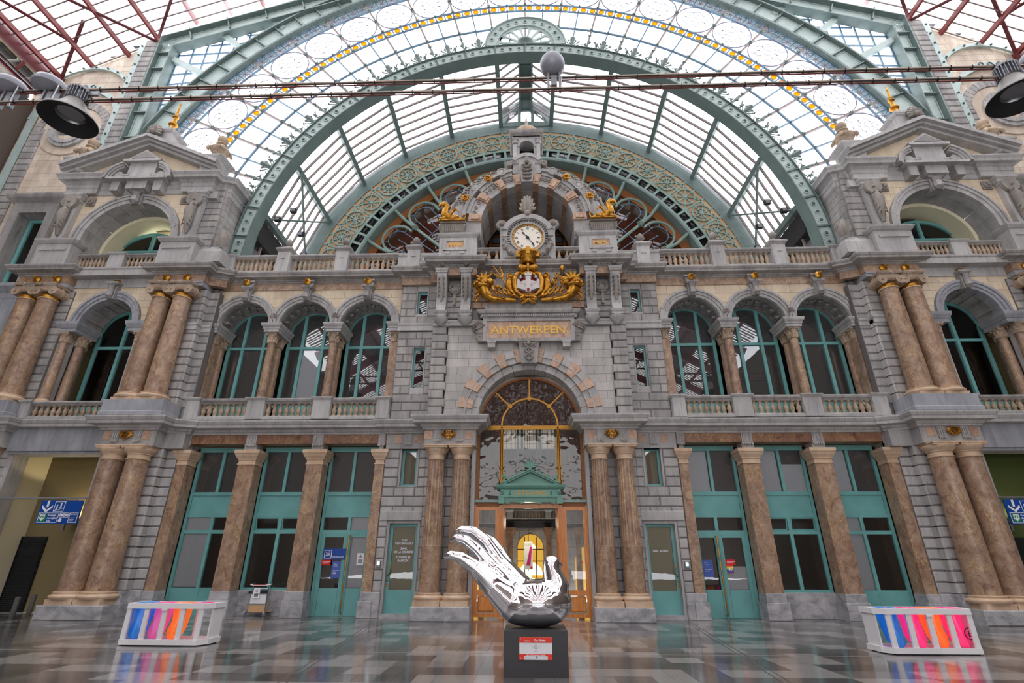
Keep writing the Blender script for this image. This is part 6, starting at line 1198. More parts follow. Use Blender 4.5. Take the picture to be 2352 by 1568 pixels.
m.arc(0,WZ,11.98,12.05,-92,92,Y-.04,Y,96).arc(0,WZ,10.74,10.86,-92,92,Y-.06,Y,96).arc(0,WZ,10.12,10.25,-92,92,Y-.08,Y+.02,96); ob('frieze_bar',m,'iron',E_)
gm=MB().arc(0,0,10.25,10.74,-1.6,1.6,0,.03,3).mesh('dark_pane','dusk'); m=MB()
for k in range(-26,26):
    a=k*3.49+1.745; o=link('dark_pane',gm,E_); o.location=(0,Y+.03,WZ); o.rotation_euler=(0,rad(a),0); m.bar(pol(10.2,a-1.745,Y-.02,WZ),pol(10.78,a-1.745,Y-.02,WZ),.14 ,.06)
ob('dark_backing',MB().arc(0,WZ,10.1,13.4,-92,92,Y+.25,Y+.3,64),'dark',E_)
ob('square_bar',m,'iron',E_); ob('inner_soffit',MB().arc(0,WZ,10.0,10.12,-92,92,Y-.1,Y+.75,96),'irond',E_)
F=struct('window_34',label='brown glazed fan window with looping green tracery'); YF=24.6
ob('brown_pane',MB().arc(0,WZ,1.5,10.1,-90,90,YF+.05,YF+.06,64),'browng',F); ob('brown_board',MB().arc(0,WZ,9.55,10.15,-91,91,YF,YF+.04,64),'umber',F); ob('dark_hall_behind',MB().arc(0,WZ,0,13,-92,92,YF+1.2,YF+1.3,48),plain('brown_hall',S(120,74,40),.9),F)
m=MB(); cl=MB(); bl=MB()
for k in range(-6,7):
    a=k*14.1+.5*(k>0)-.5*(k<0)
    p=pol(8.9,a,YF,WZ); m.arc(p[0],p[2],.84,.96,a-112,a+112,YF-.08,YF+.05,20); bl.arc(p[0],p[2],.56,.6,a-115,a+115,YF,YF+.04,18)
    for d in(-90,-45,0,45,90): bl.bar((p[0]+.58*sin(rad(a+d)),YF+.02,p[2]+.58*cos(rad(a+d))),(p[0]+.86*sin(rad(a+d)),YF+.02,p[2]+.86*cos(rad(a+d))),.035,.04)
    for d in(-3.7,0,3.7): bl.bar(pol(8.7 if d else 8.9,a+d*1.0,YF+.02,WZ),pol(3,a+d*.9,YF+.02,WZ),.04,.04)
for k in range(-7,7):
    a=k*14.1+7.05; p=pol(8.58,a,YF-.05,WZ); cl.ball(p,.13,8,6)
    for q in range(5): t_=q*2*pi/5; cl.ball((p[0]+.13*cos(t_),p[1]-.05,p[2]+.13*sin(t_)),.09,7,5)
    m.tube([pol(8.6,a,YF-.05,WZ),pol(2,a,YF-.05,WZ)],.09,8); m.tube([pol(8.6,a,YF-.05,WZ),pol(9.4,a,YF-.1,WZ),pol(9.9,a-.3,YF-.45,WZ),pol(10.05,a-.4,YF-.6,WZ)],.1,8)
for r in(7.6,6.4,5.2): bl.arc(0,WZ,r-.02,r+.02,-90,90,YF,YF+.04,64)
ob('tracery',m,'iron',F,50); ob('cluster',cl,'irond',F,50); ob('thin_bar',bl,'blueiron',F)
# ---------------- side bays with oval windows ----------------
for s in(-1,1):
    sd=SIDE[s]; w=struct('wall_%s_side_bay'%sd); rake=lambda x:28.95-(x-20.6)*.605 if x>20.55 else 28.9
    cx,cz=23.5,22.05
    courses(w,21.2,26.6,11.0,28.9,19.25,.42,1.05,'creamw',s,.3,.009,.003,circ=[(cx,cz,1.12)],joint='jointc',rec=.01,poly=rake,rects=[(22.55,24.05,13.0,17.2)])
    n=60
    for i in range(28):
        z0=17.9+i*.39
        if z0<28.6: ob('pilaster_stone',MB().box(20.58,21.25,19.0,19.3,z0,z0+.37,.04),'greyd',w,mx=s)
    for i in range(18):
        z0=15.2+i*.39; ob('flank_stone',MB().box(21.4,22.0,19.16,19.3,z0,z0+.37,.03) if z0<22 else MB().box(21.4,21.5,19.2,19.3,z0,z0+.1),'greyd',w,mx=s); ob('flank_stone',MB().box(24.9,25.6,19.16,19.3,z0,z0+.37,.03),'greyd',w,mx=s)
    voussoirs(w,cx,cz,1.58,2.0,-90,90,19,19.14,.16,['greyd'],s,.8); ob('sunk_cream_ring',MB().arc(cx,cz,1.12,1.57,0,360,19.2,19.3,40),'creamw',w,mx=s)
    t=struct('window_%d'%(35 if s<0 else 36),label='round window in a heavy stone ring high on the %s side bay'%sd)
    for i in range(12): ob('ring_stone',MB().arc(cx,cz,.7,.93,30*i+.5,30*i+29.5,19.02,19.6,4).arc(cx,cz,.93,1.12,30*i+.5,30*i+29.5,19.08,19.5,4),'grey',t,mx=s)
    ob('frame',MB().arc(cx,cz,.58,.72,0,360,19.55,19.65,32),'teal',t,mx=s); ob('round_pane',MB().disc(cx,cz,.6,19.6,19.61,28),'win',t,mx=s); ob('back_wall',MB().disc(cx,cz,1.5,20.6,20.62,24),'room',t,mx=s)
    b=thing('iron_wall_brace','riveted pale green iron brace with arched straps on the %s side bay'%sd,'brace',(s*21.45,19.1,13)); m=MB(); m.bar((21.42,19.1,12.5),(21.42,19.1,28.6),.3,.12); m.arc(23.6,22.6,2.15,2.42,-85,-22,19.05,19.14,16).arc(23.6,22.6,2.15,2.42,22,85,19.05,19.14,16).arc(23.6,22.6,2.2,2.55,-24,24,19.02,19.14,10); m.arc(23.6,24.0,2.42,2.62,-52,52,19.05,19.16,20); m.bar((25.75,19.1,12.5),(25.75,19.1,26.3),.28,.12); ob('strap',m,'ironl',b,mx=s)
    m=MB()
    for z in range(22): m.ball((21.42,19.02,13+z*.72),.06,6,4)
    for i in range(7): m.ball((23.6+2.52*sin(rad(-50+16*i)),19.02,24+2.52*cos(rad(-50+16*i))),.06,6,4)
    for q in(-.45,0,.45): m.arc(23.6+q,24.98,.1,.14,0,360,18.98,19.02,12)
    for z in range(16):
        for dx in(-.11,.11): m.ball((21.42+dx,19.04,14+z*.9),.025,5,3)
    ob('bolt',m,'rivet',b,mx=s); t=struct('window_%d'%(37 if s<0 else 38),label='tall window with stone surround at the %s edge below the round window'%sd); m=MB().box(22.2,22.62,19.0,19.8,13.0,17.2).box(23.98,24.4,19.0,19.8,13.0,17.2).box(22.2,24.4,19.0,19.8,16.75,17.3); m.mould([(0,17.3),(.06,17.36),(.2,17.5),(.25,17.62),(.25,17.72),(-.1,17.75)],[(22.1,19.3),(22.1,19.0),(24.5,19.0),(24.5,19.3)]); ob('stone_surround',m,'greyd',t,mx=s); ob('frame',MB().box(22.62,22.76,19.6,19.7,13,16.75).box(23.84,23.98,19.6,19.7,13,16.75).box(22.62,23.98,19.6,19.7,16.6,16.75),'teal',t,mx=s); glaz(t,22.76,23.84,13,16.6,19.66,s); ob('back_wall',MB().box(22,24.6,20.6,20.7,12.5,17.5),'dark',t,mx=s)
    m=MB().mould([(0,12.2),(.05,12.25),(.05,12.5),(.15,12.6),(.3,12.75),(.3,12.9),(-.2,12.95)],[(20.8,19.2),(27,19.2)]); m.box(20.9,27,19.1,19.4,9.5,12.2); ob('band_course',m,'blue',w,mx=s); m=MB().box(21.2,27,19.2,19.5,0,9.6); ob('lower_face',m,'blue',w,mx=s); ob('frame_relief',MB().box(21.5,21.6,19.1,19.2,6.5,9.3).bar((21.6,19.15,9.3),(22.9,19.15,7.6),.3,.1).arc(23.3,8.2,.5,.7,0,360,19.1,19.2,16),'greyd',w,mx=s)
    # side roof
    r=struct('ceiling_%d'%(2 if s<0 else 3),label='%s sloping glass roof on dark red purlins'%sd); zf=lambda x:28.9-.6*(x-20.3); zg=lambda x:28.9+.38*(20.3-x); m=MB(); br=MB()
    ys=[19.15-.53*i for i in range(24)]; XS=[20.62,22.18,23.82,25.28]
    for x in XS: m.bar((x,19.3,zf(x)-.12),(x,6.3,zf(x)-.12),.13,.26,(0,0,1))
    XT=[19.0,17.1,15.35,13.6,11.8,9,6,3,0]
    for x in XT: m.bar((x,19.3,zg(x)+.9),(x,6.3,zg(x)+.9),.13,.26,(0,0,1))
    ob('red_purlin',m,'redp',r,mx=s)
    for yy in ys: br.bar((20.35,yy,zf(20.35)),(25.9,yy,zf(25.9)),.06,.07,(0,0,1)); br.bar((20.35,yy,zf(20.35)),(0,yy,zg(0)+1.1),.06,.07,(0,0,1))
    ob('glazing_bar',br,'rail',r,mx=s)
    for y0,y1 in zip(ys,ys[1:]):
        for xa,xb in zip([20.35]+XS[1:],XS[1:]+[25.9]):
            me=MB(); me.add([(xa,y0,zf(xa)+.05),(xb,y0,zf(xb)+.05),(xb,y1,zf(xb)+.05),(xa,y1,zf(xa)+.05)],[(0,1,2,3)]); ob('roof_pane',me,'pane',r,mx=s)
    m=MB(); m.add([(20.35,19.2,zf(20.35)+.06),(11,19.2,zg(11)+1.15),(11,6.3,zg(11)+1.15),(20.35,6.3,zf(20.35)+.06)],[(0,1,2,3)]); ob('upper_roof_glass',m,'pane',r,mx=s)
    m=MB(); m.bar((25.3,19.1,25.8),(22.9,17.0,27.4),.1,.16); m.bar((25.4,13.5,25.7),(23.8,17.7,26.7),.09,.14); m.bar((25.3,19.1,25.8),(25.3,18.95,25.2),.2,.2); m.bar((20.7,19.05,28.6),(17.2,15.5,30.1),.09,.14); m.bar((20.7,19.05,28.5),(23.9,14.0,26.6),.09,.14); ob('wind_brace',m,'red',r,mx=s)
    g=thing('gutter_beam','dark red box gutter beam with masonry soffit along the %s roof edge'%sd,'beam',(s*26,14,25.5)); m=MB(); m.box(25.6,25.75,4,19.2,25.2,25.95).box(26.4,26.5,4,19.2,24.7,25.1).box(27.2,27.35,4,19.2,24.0,24.5); ob('red_beam',m,'red',g,mx=s); m=MB().box(25.75,26.05,4,19.2,25.3,25.4); ob('cream_strip',m,'cream',g,mx=s); ob('cable_pipe',MB().tube([(26.3,4,24.85),(26.3,19.2,24.85)],.05,6),'alu',g,mx=s); m=MB()
    for i in range(14): m.box(26.0,29,5+i*1.05,5.9+i*1.05,25.2,25.4)
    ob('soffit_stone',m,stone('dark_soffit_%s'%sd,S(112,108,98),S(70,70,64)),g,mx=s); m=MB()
    for i in range(7): m.bar((25.7,5+i*2.1,25.3),(26.5,5.3+i*2.1,24.8),.08,.12)
    ob('red_bracket',m,'redp',g,mx=s)
# train shed roof behind the viewer (seen in reflections)
t=struct('ceiling_4',label='ribbed train shed roof reaching back over the viewer'); m=MB()
pr=[(0,36.4),(6,35.2),(11.8,33),(20.3,28.9),(26,25.5)]
for yy in list(range(6,-111,-8)):
    for s in(-1,1):
        for a,b in zip(pr,pr[1:]): m.bar((s*a[0],yy,a[1]-.6),(s*b[0],yy,b[1]-.6),1.0,.35,(0,1,0))
for x in(-24,-22,-20.3,-17,-14,-11,-8,-5,-2.5,0,2.5,5,8,11,14,17,20.3,22,24):
    a=abs(x); k=[(p,q) for p,q in zip(pr,pr[1:]) if p[0]<=a<=q[0]][0]; z=k[0][1]+(k[1][1]-k[0][1])*(a-k[0][0])/(k[1][0]-k[0][0]); m.bar((x,6.3,z-.2),(x,-110,z-.2),.2,.3,(0,0,1))
ob('shed_rib',m,'red',t); m=MB()
for i in range(210):
    yy=6-.55*i
    for s in(-1,1):
        for a,b in zip(pr,pr[1:]): m.bar((s*a[0],yy,a[1]),(s*b[0],yy,b[1]),.14 if i%2 else .2,.08,(0,0,1))
ob('shed_bar',m,'rail',t); m=MB()
for(x0,x1) in((.8,2.2),(4.0,6.0),(7.6,8.8),(10.2,11.4),(12.4,13.2),(14.8,16.2),(19.6,22.5)):
    for s in(-1,1):
        f=lambda x:[p[1]+(q[1]-p[1])*(x-p[0])/(q[0]-p[0]) for p,q in zip(pr,pr[1:]) if p[0]<=x<=q[0]][0]
        y_=18.5 if x1<11.5 else 5
        m.add([(s*x0,y_,f(x0)+.3),(s*x1,y_,f(x1)+.3),(s*x1,-110,f(x1)-.1),(s*x0,-110,f(x0)-.1)],[(0,1,2,3)])
ob('added_reflection_strip',m,'red',t)  # unseen opaque strips added overhead to put dark bands into reflections
for s in(-1,1): ob('side_wall',MB().box(26.2,26.6,-110,19.2,0,24),'umberwall',t,mx=s)
ob('end_wall',MB().box(-26.4,26.4,-110.4,-110,0,18).box(-26.4,26.4,-110.4,-110,22,22.6).box(-26.4,26.4,-110.4,-110,27,27.5),'greyd',t)
# ---------------- statue ----------------
p=thing('statue_pedestal','charcoal square pedestal under the polished bird statue','pedestal',(.03,9.78,0)); ob('block',MB().box(-.475,.53,9.27,10.28,0,.635),'charcoal',p)
q=thing('artist_plaque','red and white plaque screwed to the front of the charcoal pedestal','plaque',(.025,9.26,.24)); ob('white_plate',MB().box(-.232,.282,9.258,9.27,.24,.545),'signw',q); ob('red_band',MB().box(-.232,.282,9.254,9.258,.472,.545).box(-.232,-.16,9.254,9.258,.24,.318).box(.21,.282,9.254,9.258,.24,.318).box(-.16,.21,9.254,9.258,.296,.318),plain('plaque_red',S(240,60,40),.4),q)
text('Sculptor',.028,'signw',(-.105,9.253,.5),q,.001); text('Yan Shufen',.04,'signw',(.09,9.253,.505),q,.001,font_bold=.0012); text('Diamond Silk Road Antwerp - Shanghai',.0185,'signw',(.025,9.253,.306),q,.001,font_bold=.0006)
m=MB().arc(.025,.415,.016,.022,0,360,9.255,9.258,16); m.prism([(.012,.443),(.038,.443),(.025,.432)],9.255,9.258); m.bar((-.06,9.257,.44),(.025,9.257,.385),.002,.002); m.bar((.11,9.257,.44),(.025,9.257,.385),.002,.002); ob('emblem',m,'alu',q); text('HRD',.02,'alu',(.025,9.256,.355),q,.001); text('STAD',.012,'navyd',(.035,9.256,.262),q,.001); text('skyline',.012,'navyd',(.15,9.256,.268),q,.001); text('Antwerpen',.01,'alu',(-.09,9.256,.262),q,.001); ob('logo_square',MB().box(.03,.045,9.255,9.258,.272,.285).box(-.135,-.13,9.255,9.258,.256,.28),'navyd',q)
m=MB()
for x in(-.21,.26):
    for z in(.525,.262): m.disc(x,z,.008,9.248,9.255,8)
ob('screw',m,'steel',q)
b=thing('bird_statue','polished steel statue, half dove and half cupped hand, on the charcoal pedestal','statue',(.05,9.78,.635)); yc=9.78; m=MB()
m.ball((.08,yc,1.0),1,28,18,(.585,.44,.375)); m.ball((-.12,yc,.95),1,24,16,(.5,.4,.31)); m.tube([(.2,yc,1.02),(.36,yc,1.14),(.40,yc,1.28),(.35,yc,1.42),(.315,yc,1.53),(.315,yc,1.6)],[.36,.3,.225,.175,.155,.145],20)
m.ball((.33,yc,1.61),.15,18,12,(1.05,.9,.95)); m.tube([(.36,yc,1.62),(.45,yc,1.605),(.53,yc,1.58)],[.12,.065,.012],12)
def finger(P,R,dy): m.tube([(x,yc+d,z) for (x,z),d in zip(P,dy)],R,16); m.ball((P[-1][0],yc+dy[-1],P[-1][1]),R[-1],14,8)
finger([(-.0,.95),(-.42,1.05),(-.7,1.29),(-1.0,1.55),(-1.25,1.71),(-1.43,1.745),(-1.5,1.72)],[.34,.29,.2,.125,.1,.078,.05],[0,-.05,-.17,-.24,-.28,-.3,-.3])
finger([(-.1,1.0),(-.4,1.2),(-.7,1.53),(-.98,1.83),(-1.2,1.995),(-1.36,2.02),(-1.43,1.99)],[.3,.24,.13,.108,.095,.078,.05],[0,-.02,-.06,-.09,-.1,-.11,-.11])
finger([(-.05,1.0),(-.32,1.25),(-.58,1.63),(-.85,1.98),(-1.08,2.15),(-1.3,2.17),(-1.41,2.11)],[.3,.24,.13,.112,.1,.08,.055],[.03,.06,.1,.12,.13,.13,.13])
finger([(0,1.0),(-.2,1.2),(-.4,1.5),(-.58,1.77),(-.74,1.98),(-.86,2.06)],[.3,.24,.135,.11,.095,.07],[.05,.14,.24,.3,.34,.36])
m.tube([(-.05,yc,.95),(-.3,yc+.05,1.0),(-.5,yc+.03,1.2)],[.34,.3,.2],16)
for i,(x,yy,z) in enumerate(m.v):
    if z<.638: m.v[i]=(x,yy,.638)
o=ob('body',m,'chrome',b,True); md=o.modifiers.new('blend','REMESH'); md.mode='VOXEL'; md.voxel_size=.012; md.use_smooth_shade=True; sm_=o.modifiers.new('smooth','SMOOTH'); sm_.factor=.5; sm_.iterations=34
# ---------------- waste stations ----------------
def bin_(label,loc,rz,bags,grp):
    t=thing('waste_station',label,'bin',(0,0,0)); L,D,H=1.9,.62,.8; m=MB()
    pts=[(-L/2+.12,-D/2),(L/2-.12,-D/2),(L/2,-D/2+.2),(L/2,D/2),(-L/2,D/2),(-L/2,-D/2+.2)]
    m.mould([(0,H-.1),(.03,H-.1),(.03,H),(-.06,H),(-.06,H-.1)],pts,True); ob('top_rim',m,'white',t); m=MB(); m.mould([(0,.02),(.03,.02),(.03,.12),(-.03,.12),(-.03,.02)],pts,True); m.prism(pts,.02,.06,'z'); ob('base_tray',m,'white',t); ob('dark_skid',MB().prism([(x*.97,y*.95) for x,y in pts],0,.025,'z'),'black',t)
    e=[]
    m=MB().box(-L/2,-L/2+.03,-D/2+.2,D/2,.1,H-.08).box(L/2-.03,L/2,-D/2+.2,D/2,.1,H-.08); ob('end_panel',m,'white',t)
    for i in range(5):
        x=-L/2+.15+i*(L-.3)/4; ob('front_slat',MB().box(x-.05,x+.05,-D/2-.01,-D/2+.03,.1,H-.08),'white',t); ob('rear_slat',MB().box(x-.05,x+.05,D/2-.04,D/2,.1,H-.08),'white',t)
    tp=MB(); n=4; w=(L-.2)/n
    for i in range(n):
        a=-L/2+.1+i*w; tp.box(a,a+.05,-D/2,D/2,H-.03,H-.002); tp.box(a+w-.05,a+w,-D/2,D/2,H-.03,H-.002); tp.box(a,a+w,-D/2,-D/2+.08,H-.03,H-.002); tp.box(a,a+w,D/2-.12,D/2,H-.03,H-.002)
    ob('lid_frame',tp,'white',t); ob('latch',MB().box(-.06,.06,-D/2-.04,-D/2,H-.14,H-.1).disc(0,H-.05,.012,-D/2-.04,-D/2,8),'white',t)
    for i,c in enumerate(('blue','magenta','orange','magenta')):
        a=-L/2+.1+i*w; col={'blue':S(0,140,216),'magenta':S(244,40,160),'orange':S(255,120,20)}[c]
        m=MB().mould([(0,H-.004),(0,H+.006),(-.05,H+.006)],[(a+.07,-D/2+.1),(a+w-.07,-D/2+.1),(a+w-.07,D/2-.14),(a+.07,D/2-.14)],True); ob('%s_ring'%c,m,'bag_'+('blue' if c=='blue' else 'magenta' if c=='magenta' else 'orange'),t)
    for i,c in bags:
        cx=-L/2+.1+(i+.5)*w; random.seed(i*7+len(label)); v=[];f=[]; K=28; lv=[(H-.02,.17,.2),(H-.2,.165,.19),(H-.36,.15,.17),(.3,.16,.16),(.2,.15,.14),(.14,.1,.1),(.105,.04,.04)]
        for j,(z,rx,ry) in enumerate(lv):
            for k in range(K):
                a=2*pi*k/K; q=1+random.uniform(-.09,.09)*(j>0)+.06*sin(k*5+j)*(j>1); v.append((cx+rx*q*cos(a)+(.018*(j-2) if j>2 else 0)*(-1 if loc[0]<0 else 1),ry*q*sin(a)-.02*j,z))
        f=[(j*K+k,j*K+(k+1)%K,(j+1)*K+(k+1)%K,(j+1)*K+k) for j in range(len(lv)-1) for k in range(K)]+[tuple((len(lv)-1)*K+k for k in range(K))[::-1]]
        m=MB(); m.add(v,f); o=ob('bag',m,'bag_'+c,t,70)
        lit=MB(); [lit.ball((cx+random.uniform(-.08,.08)+(.1*(-1 if loc[0]<0 else 1)),random.uniform(-.08,.06)-.06,random.uniform(.16,.26)),random.uniform(.03,.06),6,4) for _ in range(5)]; ob('crumpled_waste',lit,'card',t)
    if loc[0]>0:
        m=MB().arc(.76,.36,.095,.11,0,360,-.255,-.25,20); ob('bag_mark',m,'ink',t); text('B',.15,'ink',(.76,-.255,.36),t,.002)
    t.location=loc; t.rotation_euler=(0,0,rz)
    for o in t.children: o.matrix_parent_inverse=Matrix.Identity(4)
    return t
bin_('white slatted waste station at left with blue, pink and orange bags and one empty hoop',(-7.92,12.52,0),rad(-1),[(0,'blue'),(1,'pink'),(2,'orange')],None)
bin_('white slatted waste station at right with blue, pink, orange and magenta bags',(7.88,12.12,0),rad(1),[(0,'blue'),(1,'magenta'),(2,'orange'),(3,'magenta')],None)
# ---------------- luggage trolley ----------------
t=thing('luggage_trolley','steel luggage trolley with a white notice parked below the teal window left of the entrance','trolley',(-9.05,18.72,0)); x0,x1,y=-9.36,-8.74,18.66
m=MB()
for x in(x0+.02,x1-.02): m.tube([(x,y,.14),(x+(.02 if x<-9 else -.02),y+.03,.4),(x+(.03 if x<-9 else -.03),y+.06,.92)],.017,7)
m.tube([(x0,y,.13),(x0,y+.8,.12)],.015,6); m.tube([(x1,y,.13),(x1-.1,y+.8,.12)],.015,6); m.tube([(x0,y+.05,.62),(x1,y+.05,.62)],.012,6)
for i in range(7): m.tube([(x0+.1+i*.08,y+.08,.66),(x0+.1+i*.08,y+.2,.7),(x0+.1+i*.08,y+.22,.82)],.007,5)
m.tube([(x0+.05,y+.05,.82),(x0+.05,y+.25,.82),(x1-.05,y+.25,.82),(x1-.05,y+.05,.82)],.008,5); ob('tube_frame',m,'steel',t,50); ob('handlebar',MB().tube([(x0-.02,y+.14,.96),(x0-.02,y,.955),(x0+.08,y-.04,.935),(x1-.08,y-.04,.935),(x1+.02,y,.955),(x1+.02,y+.14,.98)],.022,8),'white',t,50); ob('grip',MB().tube([(x0,y+.14,.96),(x0+.03,y+.2,.99)],.035,8).tube([(x1,y+.08,.97),(x1+.03,y+.2,1.0)],.035,8),'black',t,50); ob('red_strip',MB().tube([(x0+.1,y-.06,.95),(x1-.1,y-.06,.95)],.006,5),'signr',t); ob('white_panel',MB().box(x0+.05,x1-.05,y+.01,y+.03,.38,.66),'white',t); ob('grey_sill',MB().box(x0+.03,x1-.03,y,y+.04,.34,.385),'alu',t); ob('plywood_panel',MB().box(x0+.03,x1-.03,y+.005,y+.025,.13,.34),'card',t); ob('plywood_deck',MB().prism([(x0+.05,y),(x1,y),(x1+.22,y+.75),(x0+.2,y+.75)],.13,.15,'z').prism([(x1-.02,.15),(x1,.15),(x1+.04,.5)],y+.02,y+.04),'card',t)
m=MB()
for x in(x0-.02,x1+.0):
    wh=MB().lathe([(.04,-.02),(.085,-.022),(.09,0),(.085,.022),(.04,.02)],0,0,0,16); wh.xf(lambda a,b_,c,x=x:(x+c,y-.05+a,.09+b_)); m.join(wh)
ob('wheel',m,'lampgrey',t,50); ob('wheel_fork',MB().box(x0-.05,x0+.02,y-.06,y,.12,.2).box(x1-.02,x1+.04,y-.06,y,.12,.2).box(x0,x1,y-.02,y,.1,.12),'steel',t); ob('coin_lock',MB().box(x1-.24,x1-.06,y-.02,y+.08,.7,.78).box(x0-.04,x0+.03,y-.02,y+.05,.68,.76),'black',t)
n=MB().box(x0+.14,x0+.35,y-.045,y-.04,.55,.86); ob('notice_card',n,'signw',t); ob('notice_ring',MB().arc(x0+.25,.77,.035,.045,0,360,y-.048,y-.045,14).disc(x0+.25,.765,.018,y-.048,y-.045,8),'ink',t); ob('notice_block',MB().box(x0+.18,x0+.31,y-.048,y-.045,.6,.69),'ink',t); text('BUITEN',.03,'signw',(x0+.245,y-.049,.67),t,.001); text('GEBRUIK',.028,'signw',(x0+.245,y-.049,.625),t,.001)
# ---------------- lamp rails ----------------
for i,(z,yy) in enumerate(((12.6,9.02),(12.15,8.95))):
    r=thing('lamp_rail','thin %s pipe rail with cables stretched across the hall in front of the roof'%['upper','lower'][i],'rail',(0,yy,z)); ob('pipe',MB().tube([(-15,yy,z+.0),(-5,yy,z+.01),(4,yy,z),(15,yy,z+.02)],.035,8),plain('worn_pipe_%d'%i,S(176,158,140),.5,.2),r,50); ob('red_tube',MB().tube([(-15,yy+.03,z-.05),(15,yy+.03,z-.04)],.018,6),'redp',r,50); ob('cable',MB().tube([(-15+.6*k,yy-.03,z+.012*sin(k*1.7)-.035) for k in range(51)],.011,5),'black',r,50); m=MB()
    for k in range(60): m.lathe([(.05,-.012),(.05,.012)],0,0,0,8,cap=True) if 0 else m.box(-14.8+k*.5,-14.79+k*.5,yy-.045,yy+.04,z-.06,z+.04)
    o=ob('strap',m,'black',r); o['kind']='stuff'
def frame_(t,x,z0,z1):
    m=MB()
    for d in(-.14,.14): m.box(x+d-.025,x+d+.025,8.93,9.05,z0,z1)
    m.box(x-.07,x+.07,8.95,9.05,(z0+z1)/2-.12,(z0+z1)/2+.2); ob('bracket',m,'alu',t); ob('cable_loop',MB().tube([(x+.15,8.92,z1+.2),(x+.2,8.9,z1),(x+.17,8.92,z0+.2),(x+.2,8.93,z0)],.012,5),'white',t)
g=thing('globe_lamp','grey globe lamp standing on the rails near the arch crown','lamp',(.63,9,12.6)); ob('globe',MB().ball((.63,8.95,12.97),.31,24,16),'lampgrey',g,True); frame_(g,.66,12.1,12.72)
for k,x in enumerate((-13.2,-12.15)):
    g=thing('dish_lamp','grey oval lamp housing on the left end of the rails, %s'%['outer of two','inner of two'][k],'lamp',(x,9,12.6)); m=MB().lathe([(0,-.1),(.2,-.08),(.36,0),(.38,.08),(.33,.2),(.18,.29),(0,.31)],x,9.0,12.66,24); ob('housing',m,'lampgrey',g,True); frame_(g,x+.15,12.0,12.6)
g=thing('dish_lamp','grey oval lamp housing at the right end of the rails','lamp',(12.5,9,12.6)); ob('housing',MB().lathe([(0,-.1),(.2,-.08),(.36,0),(.38,.08),(.33,.2),(.18,.29),(0,.31)],12.35,9.0,12.75,24),'lampgrey',g,True); frame_(g,12.5,12.0,12.6)
def bell(x,sg,label):
    t=thing('bell_lamp',label,'lamp',(x,8.9,12.1)); mt=Matrix.Translation((x,8.9,12.1))@Matrix.Rotation(rad(2*sg),4,'Y')
    tr=lambda m:m.xf(lambda a,b_,c:tuple(mt@Vector((a,b_,c))))
    ob('bell_shade',tr(MB().lathe([(.19,-.05),(.22,-.1),(.26,-.2),(.36,-.36),(.5,-.52),(.58,-.6),(.6,-.66),(.57,-.66),(.46,-.52),(.32,-.36),(.2,-.2)],0,0,0,32,cap=False)),'bell',t,50); ob('black_rim',tr(MB().lathe([(.575,-.662),(.585,-.67),(.30,-.5),(.30,-.49)],0,0,0,32,cap=False)),'black',t,50); ob('reflector',tr(MB().lathe([(.3,-.5),(.32,-.505),(.24,-.36),(.22,-.3),(0,-.28)],0,0,0,32,cap=False)),'steel',t,50); ob('glass_front',tr(MB().lathe([(0,-.42),(.27,-.42),(.27,-.43)],0,0,0,28)),'alu',t); m=MB().lathe([(.16,-.06),(.16,.3)],0,0,0,20)
    for i in range(24): a=2*pi*i/24; m.bar((.2*cos(a),.2*sin(a),-.06),(.2*cos(a),.2*sin(a),.3),.014,.08,(cos(a),sin(a),0))
    m.lathe([(.22,.28),(.22,.33)],0,0,0,20); ob('heat_sink',tr(m),'alu',t); ob('hanger',MB().box(x-.06,x+.06,8.9,9.02,12.1,12.6).box(x+.1,x+.45,8.92,8.98,12.3,12.42),'alu',t)
bell(-11.15,-1,'big bell shaped hall lamp hanging from the rails in front of the left round window'); bell(11.3,1,'big bell shaped hall lamp hanging from the rails in front of the right round window')
# ---------------- notices on the doors ----------------
def notice(label,x0,x1,z0,z1,y,mat,lines=(),lc='signw',cat='notice',fs=.05):
    t=thing('door_notice',label,cat,((x0+x1)/2,y,z0)); ob('sheet',MB().box(x0,x1,y-.006,y,z0,z1),mat,t)
    for i,(s_,dx,dz,sz) in enumerate(lines): text(s_,sz,lc,(x0+dx,y-.010,z0+dz),t,.001,align='LEFT',font_bold=.001)
    return t
y=19.05
t=notice('blue office sign with a cap symbol on the left double door',-7.22,-6.44,1.73,2.08,y,'navy',[('Onderstationschef',.31,.09,.055)]); m=MB()
for u0,u1,v0,v1 in((-7.18,-6.92,2.02,2.04),(-7.18,-6.92,1.77,1.79),(-7.18,-7.16,1.77,2.04),(-6.94,-6.92,1.77,2.04)): m.box(u0,u1,y-.01,y-.005,v0,v1)
for dz in(0,.045,.09): m.bar((-7.13,y-.008,1.87+dz),(-6.98,y-.008,1.9+dz),.016,.004)
m.bar((-7.12,y-.008,1.85),(-6.96,y-.008,1.86),.02,.004); ob('cap_symbol',m,'signw',t)
notice('small red sticker under the blue office sign of the left double door',-7.24,-6.92,1.56,1.72,y,'signr',[('Ondernemersloket',.04,.1,.035),('GESLOTEN',.04,.06,.04)])
notice('blue notice sheet below the blue office sign of the left double door',-6.86,-6.56,1.15,1.68,y,'navyd',[('Welkom',.05,.44,.035),('Hou afstand',.05,.38,.03),('Je deur nodig voor',.05,.24,.03),('1 persoon',.05,.19,.03),('toegelaten',.05,.14,.03)])
t=notice('white paper with warning triangle taped to the left double door leaf',-6.02,-5.78,1.55,1.94,y,'signw'); ob('triangle',MB().prism([(-5.96,1.8),(-5.84,1.8),(-5.9,1.9)],y-.01,y-.006),'alu',t); ob('grey_block',MB().box(-5.97,-5.83,y-.01,y-.006,1.62,1.74),'alu',t)
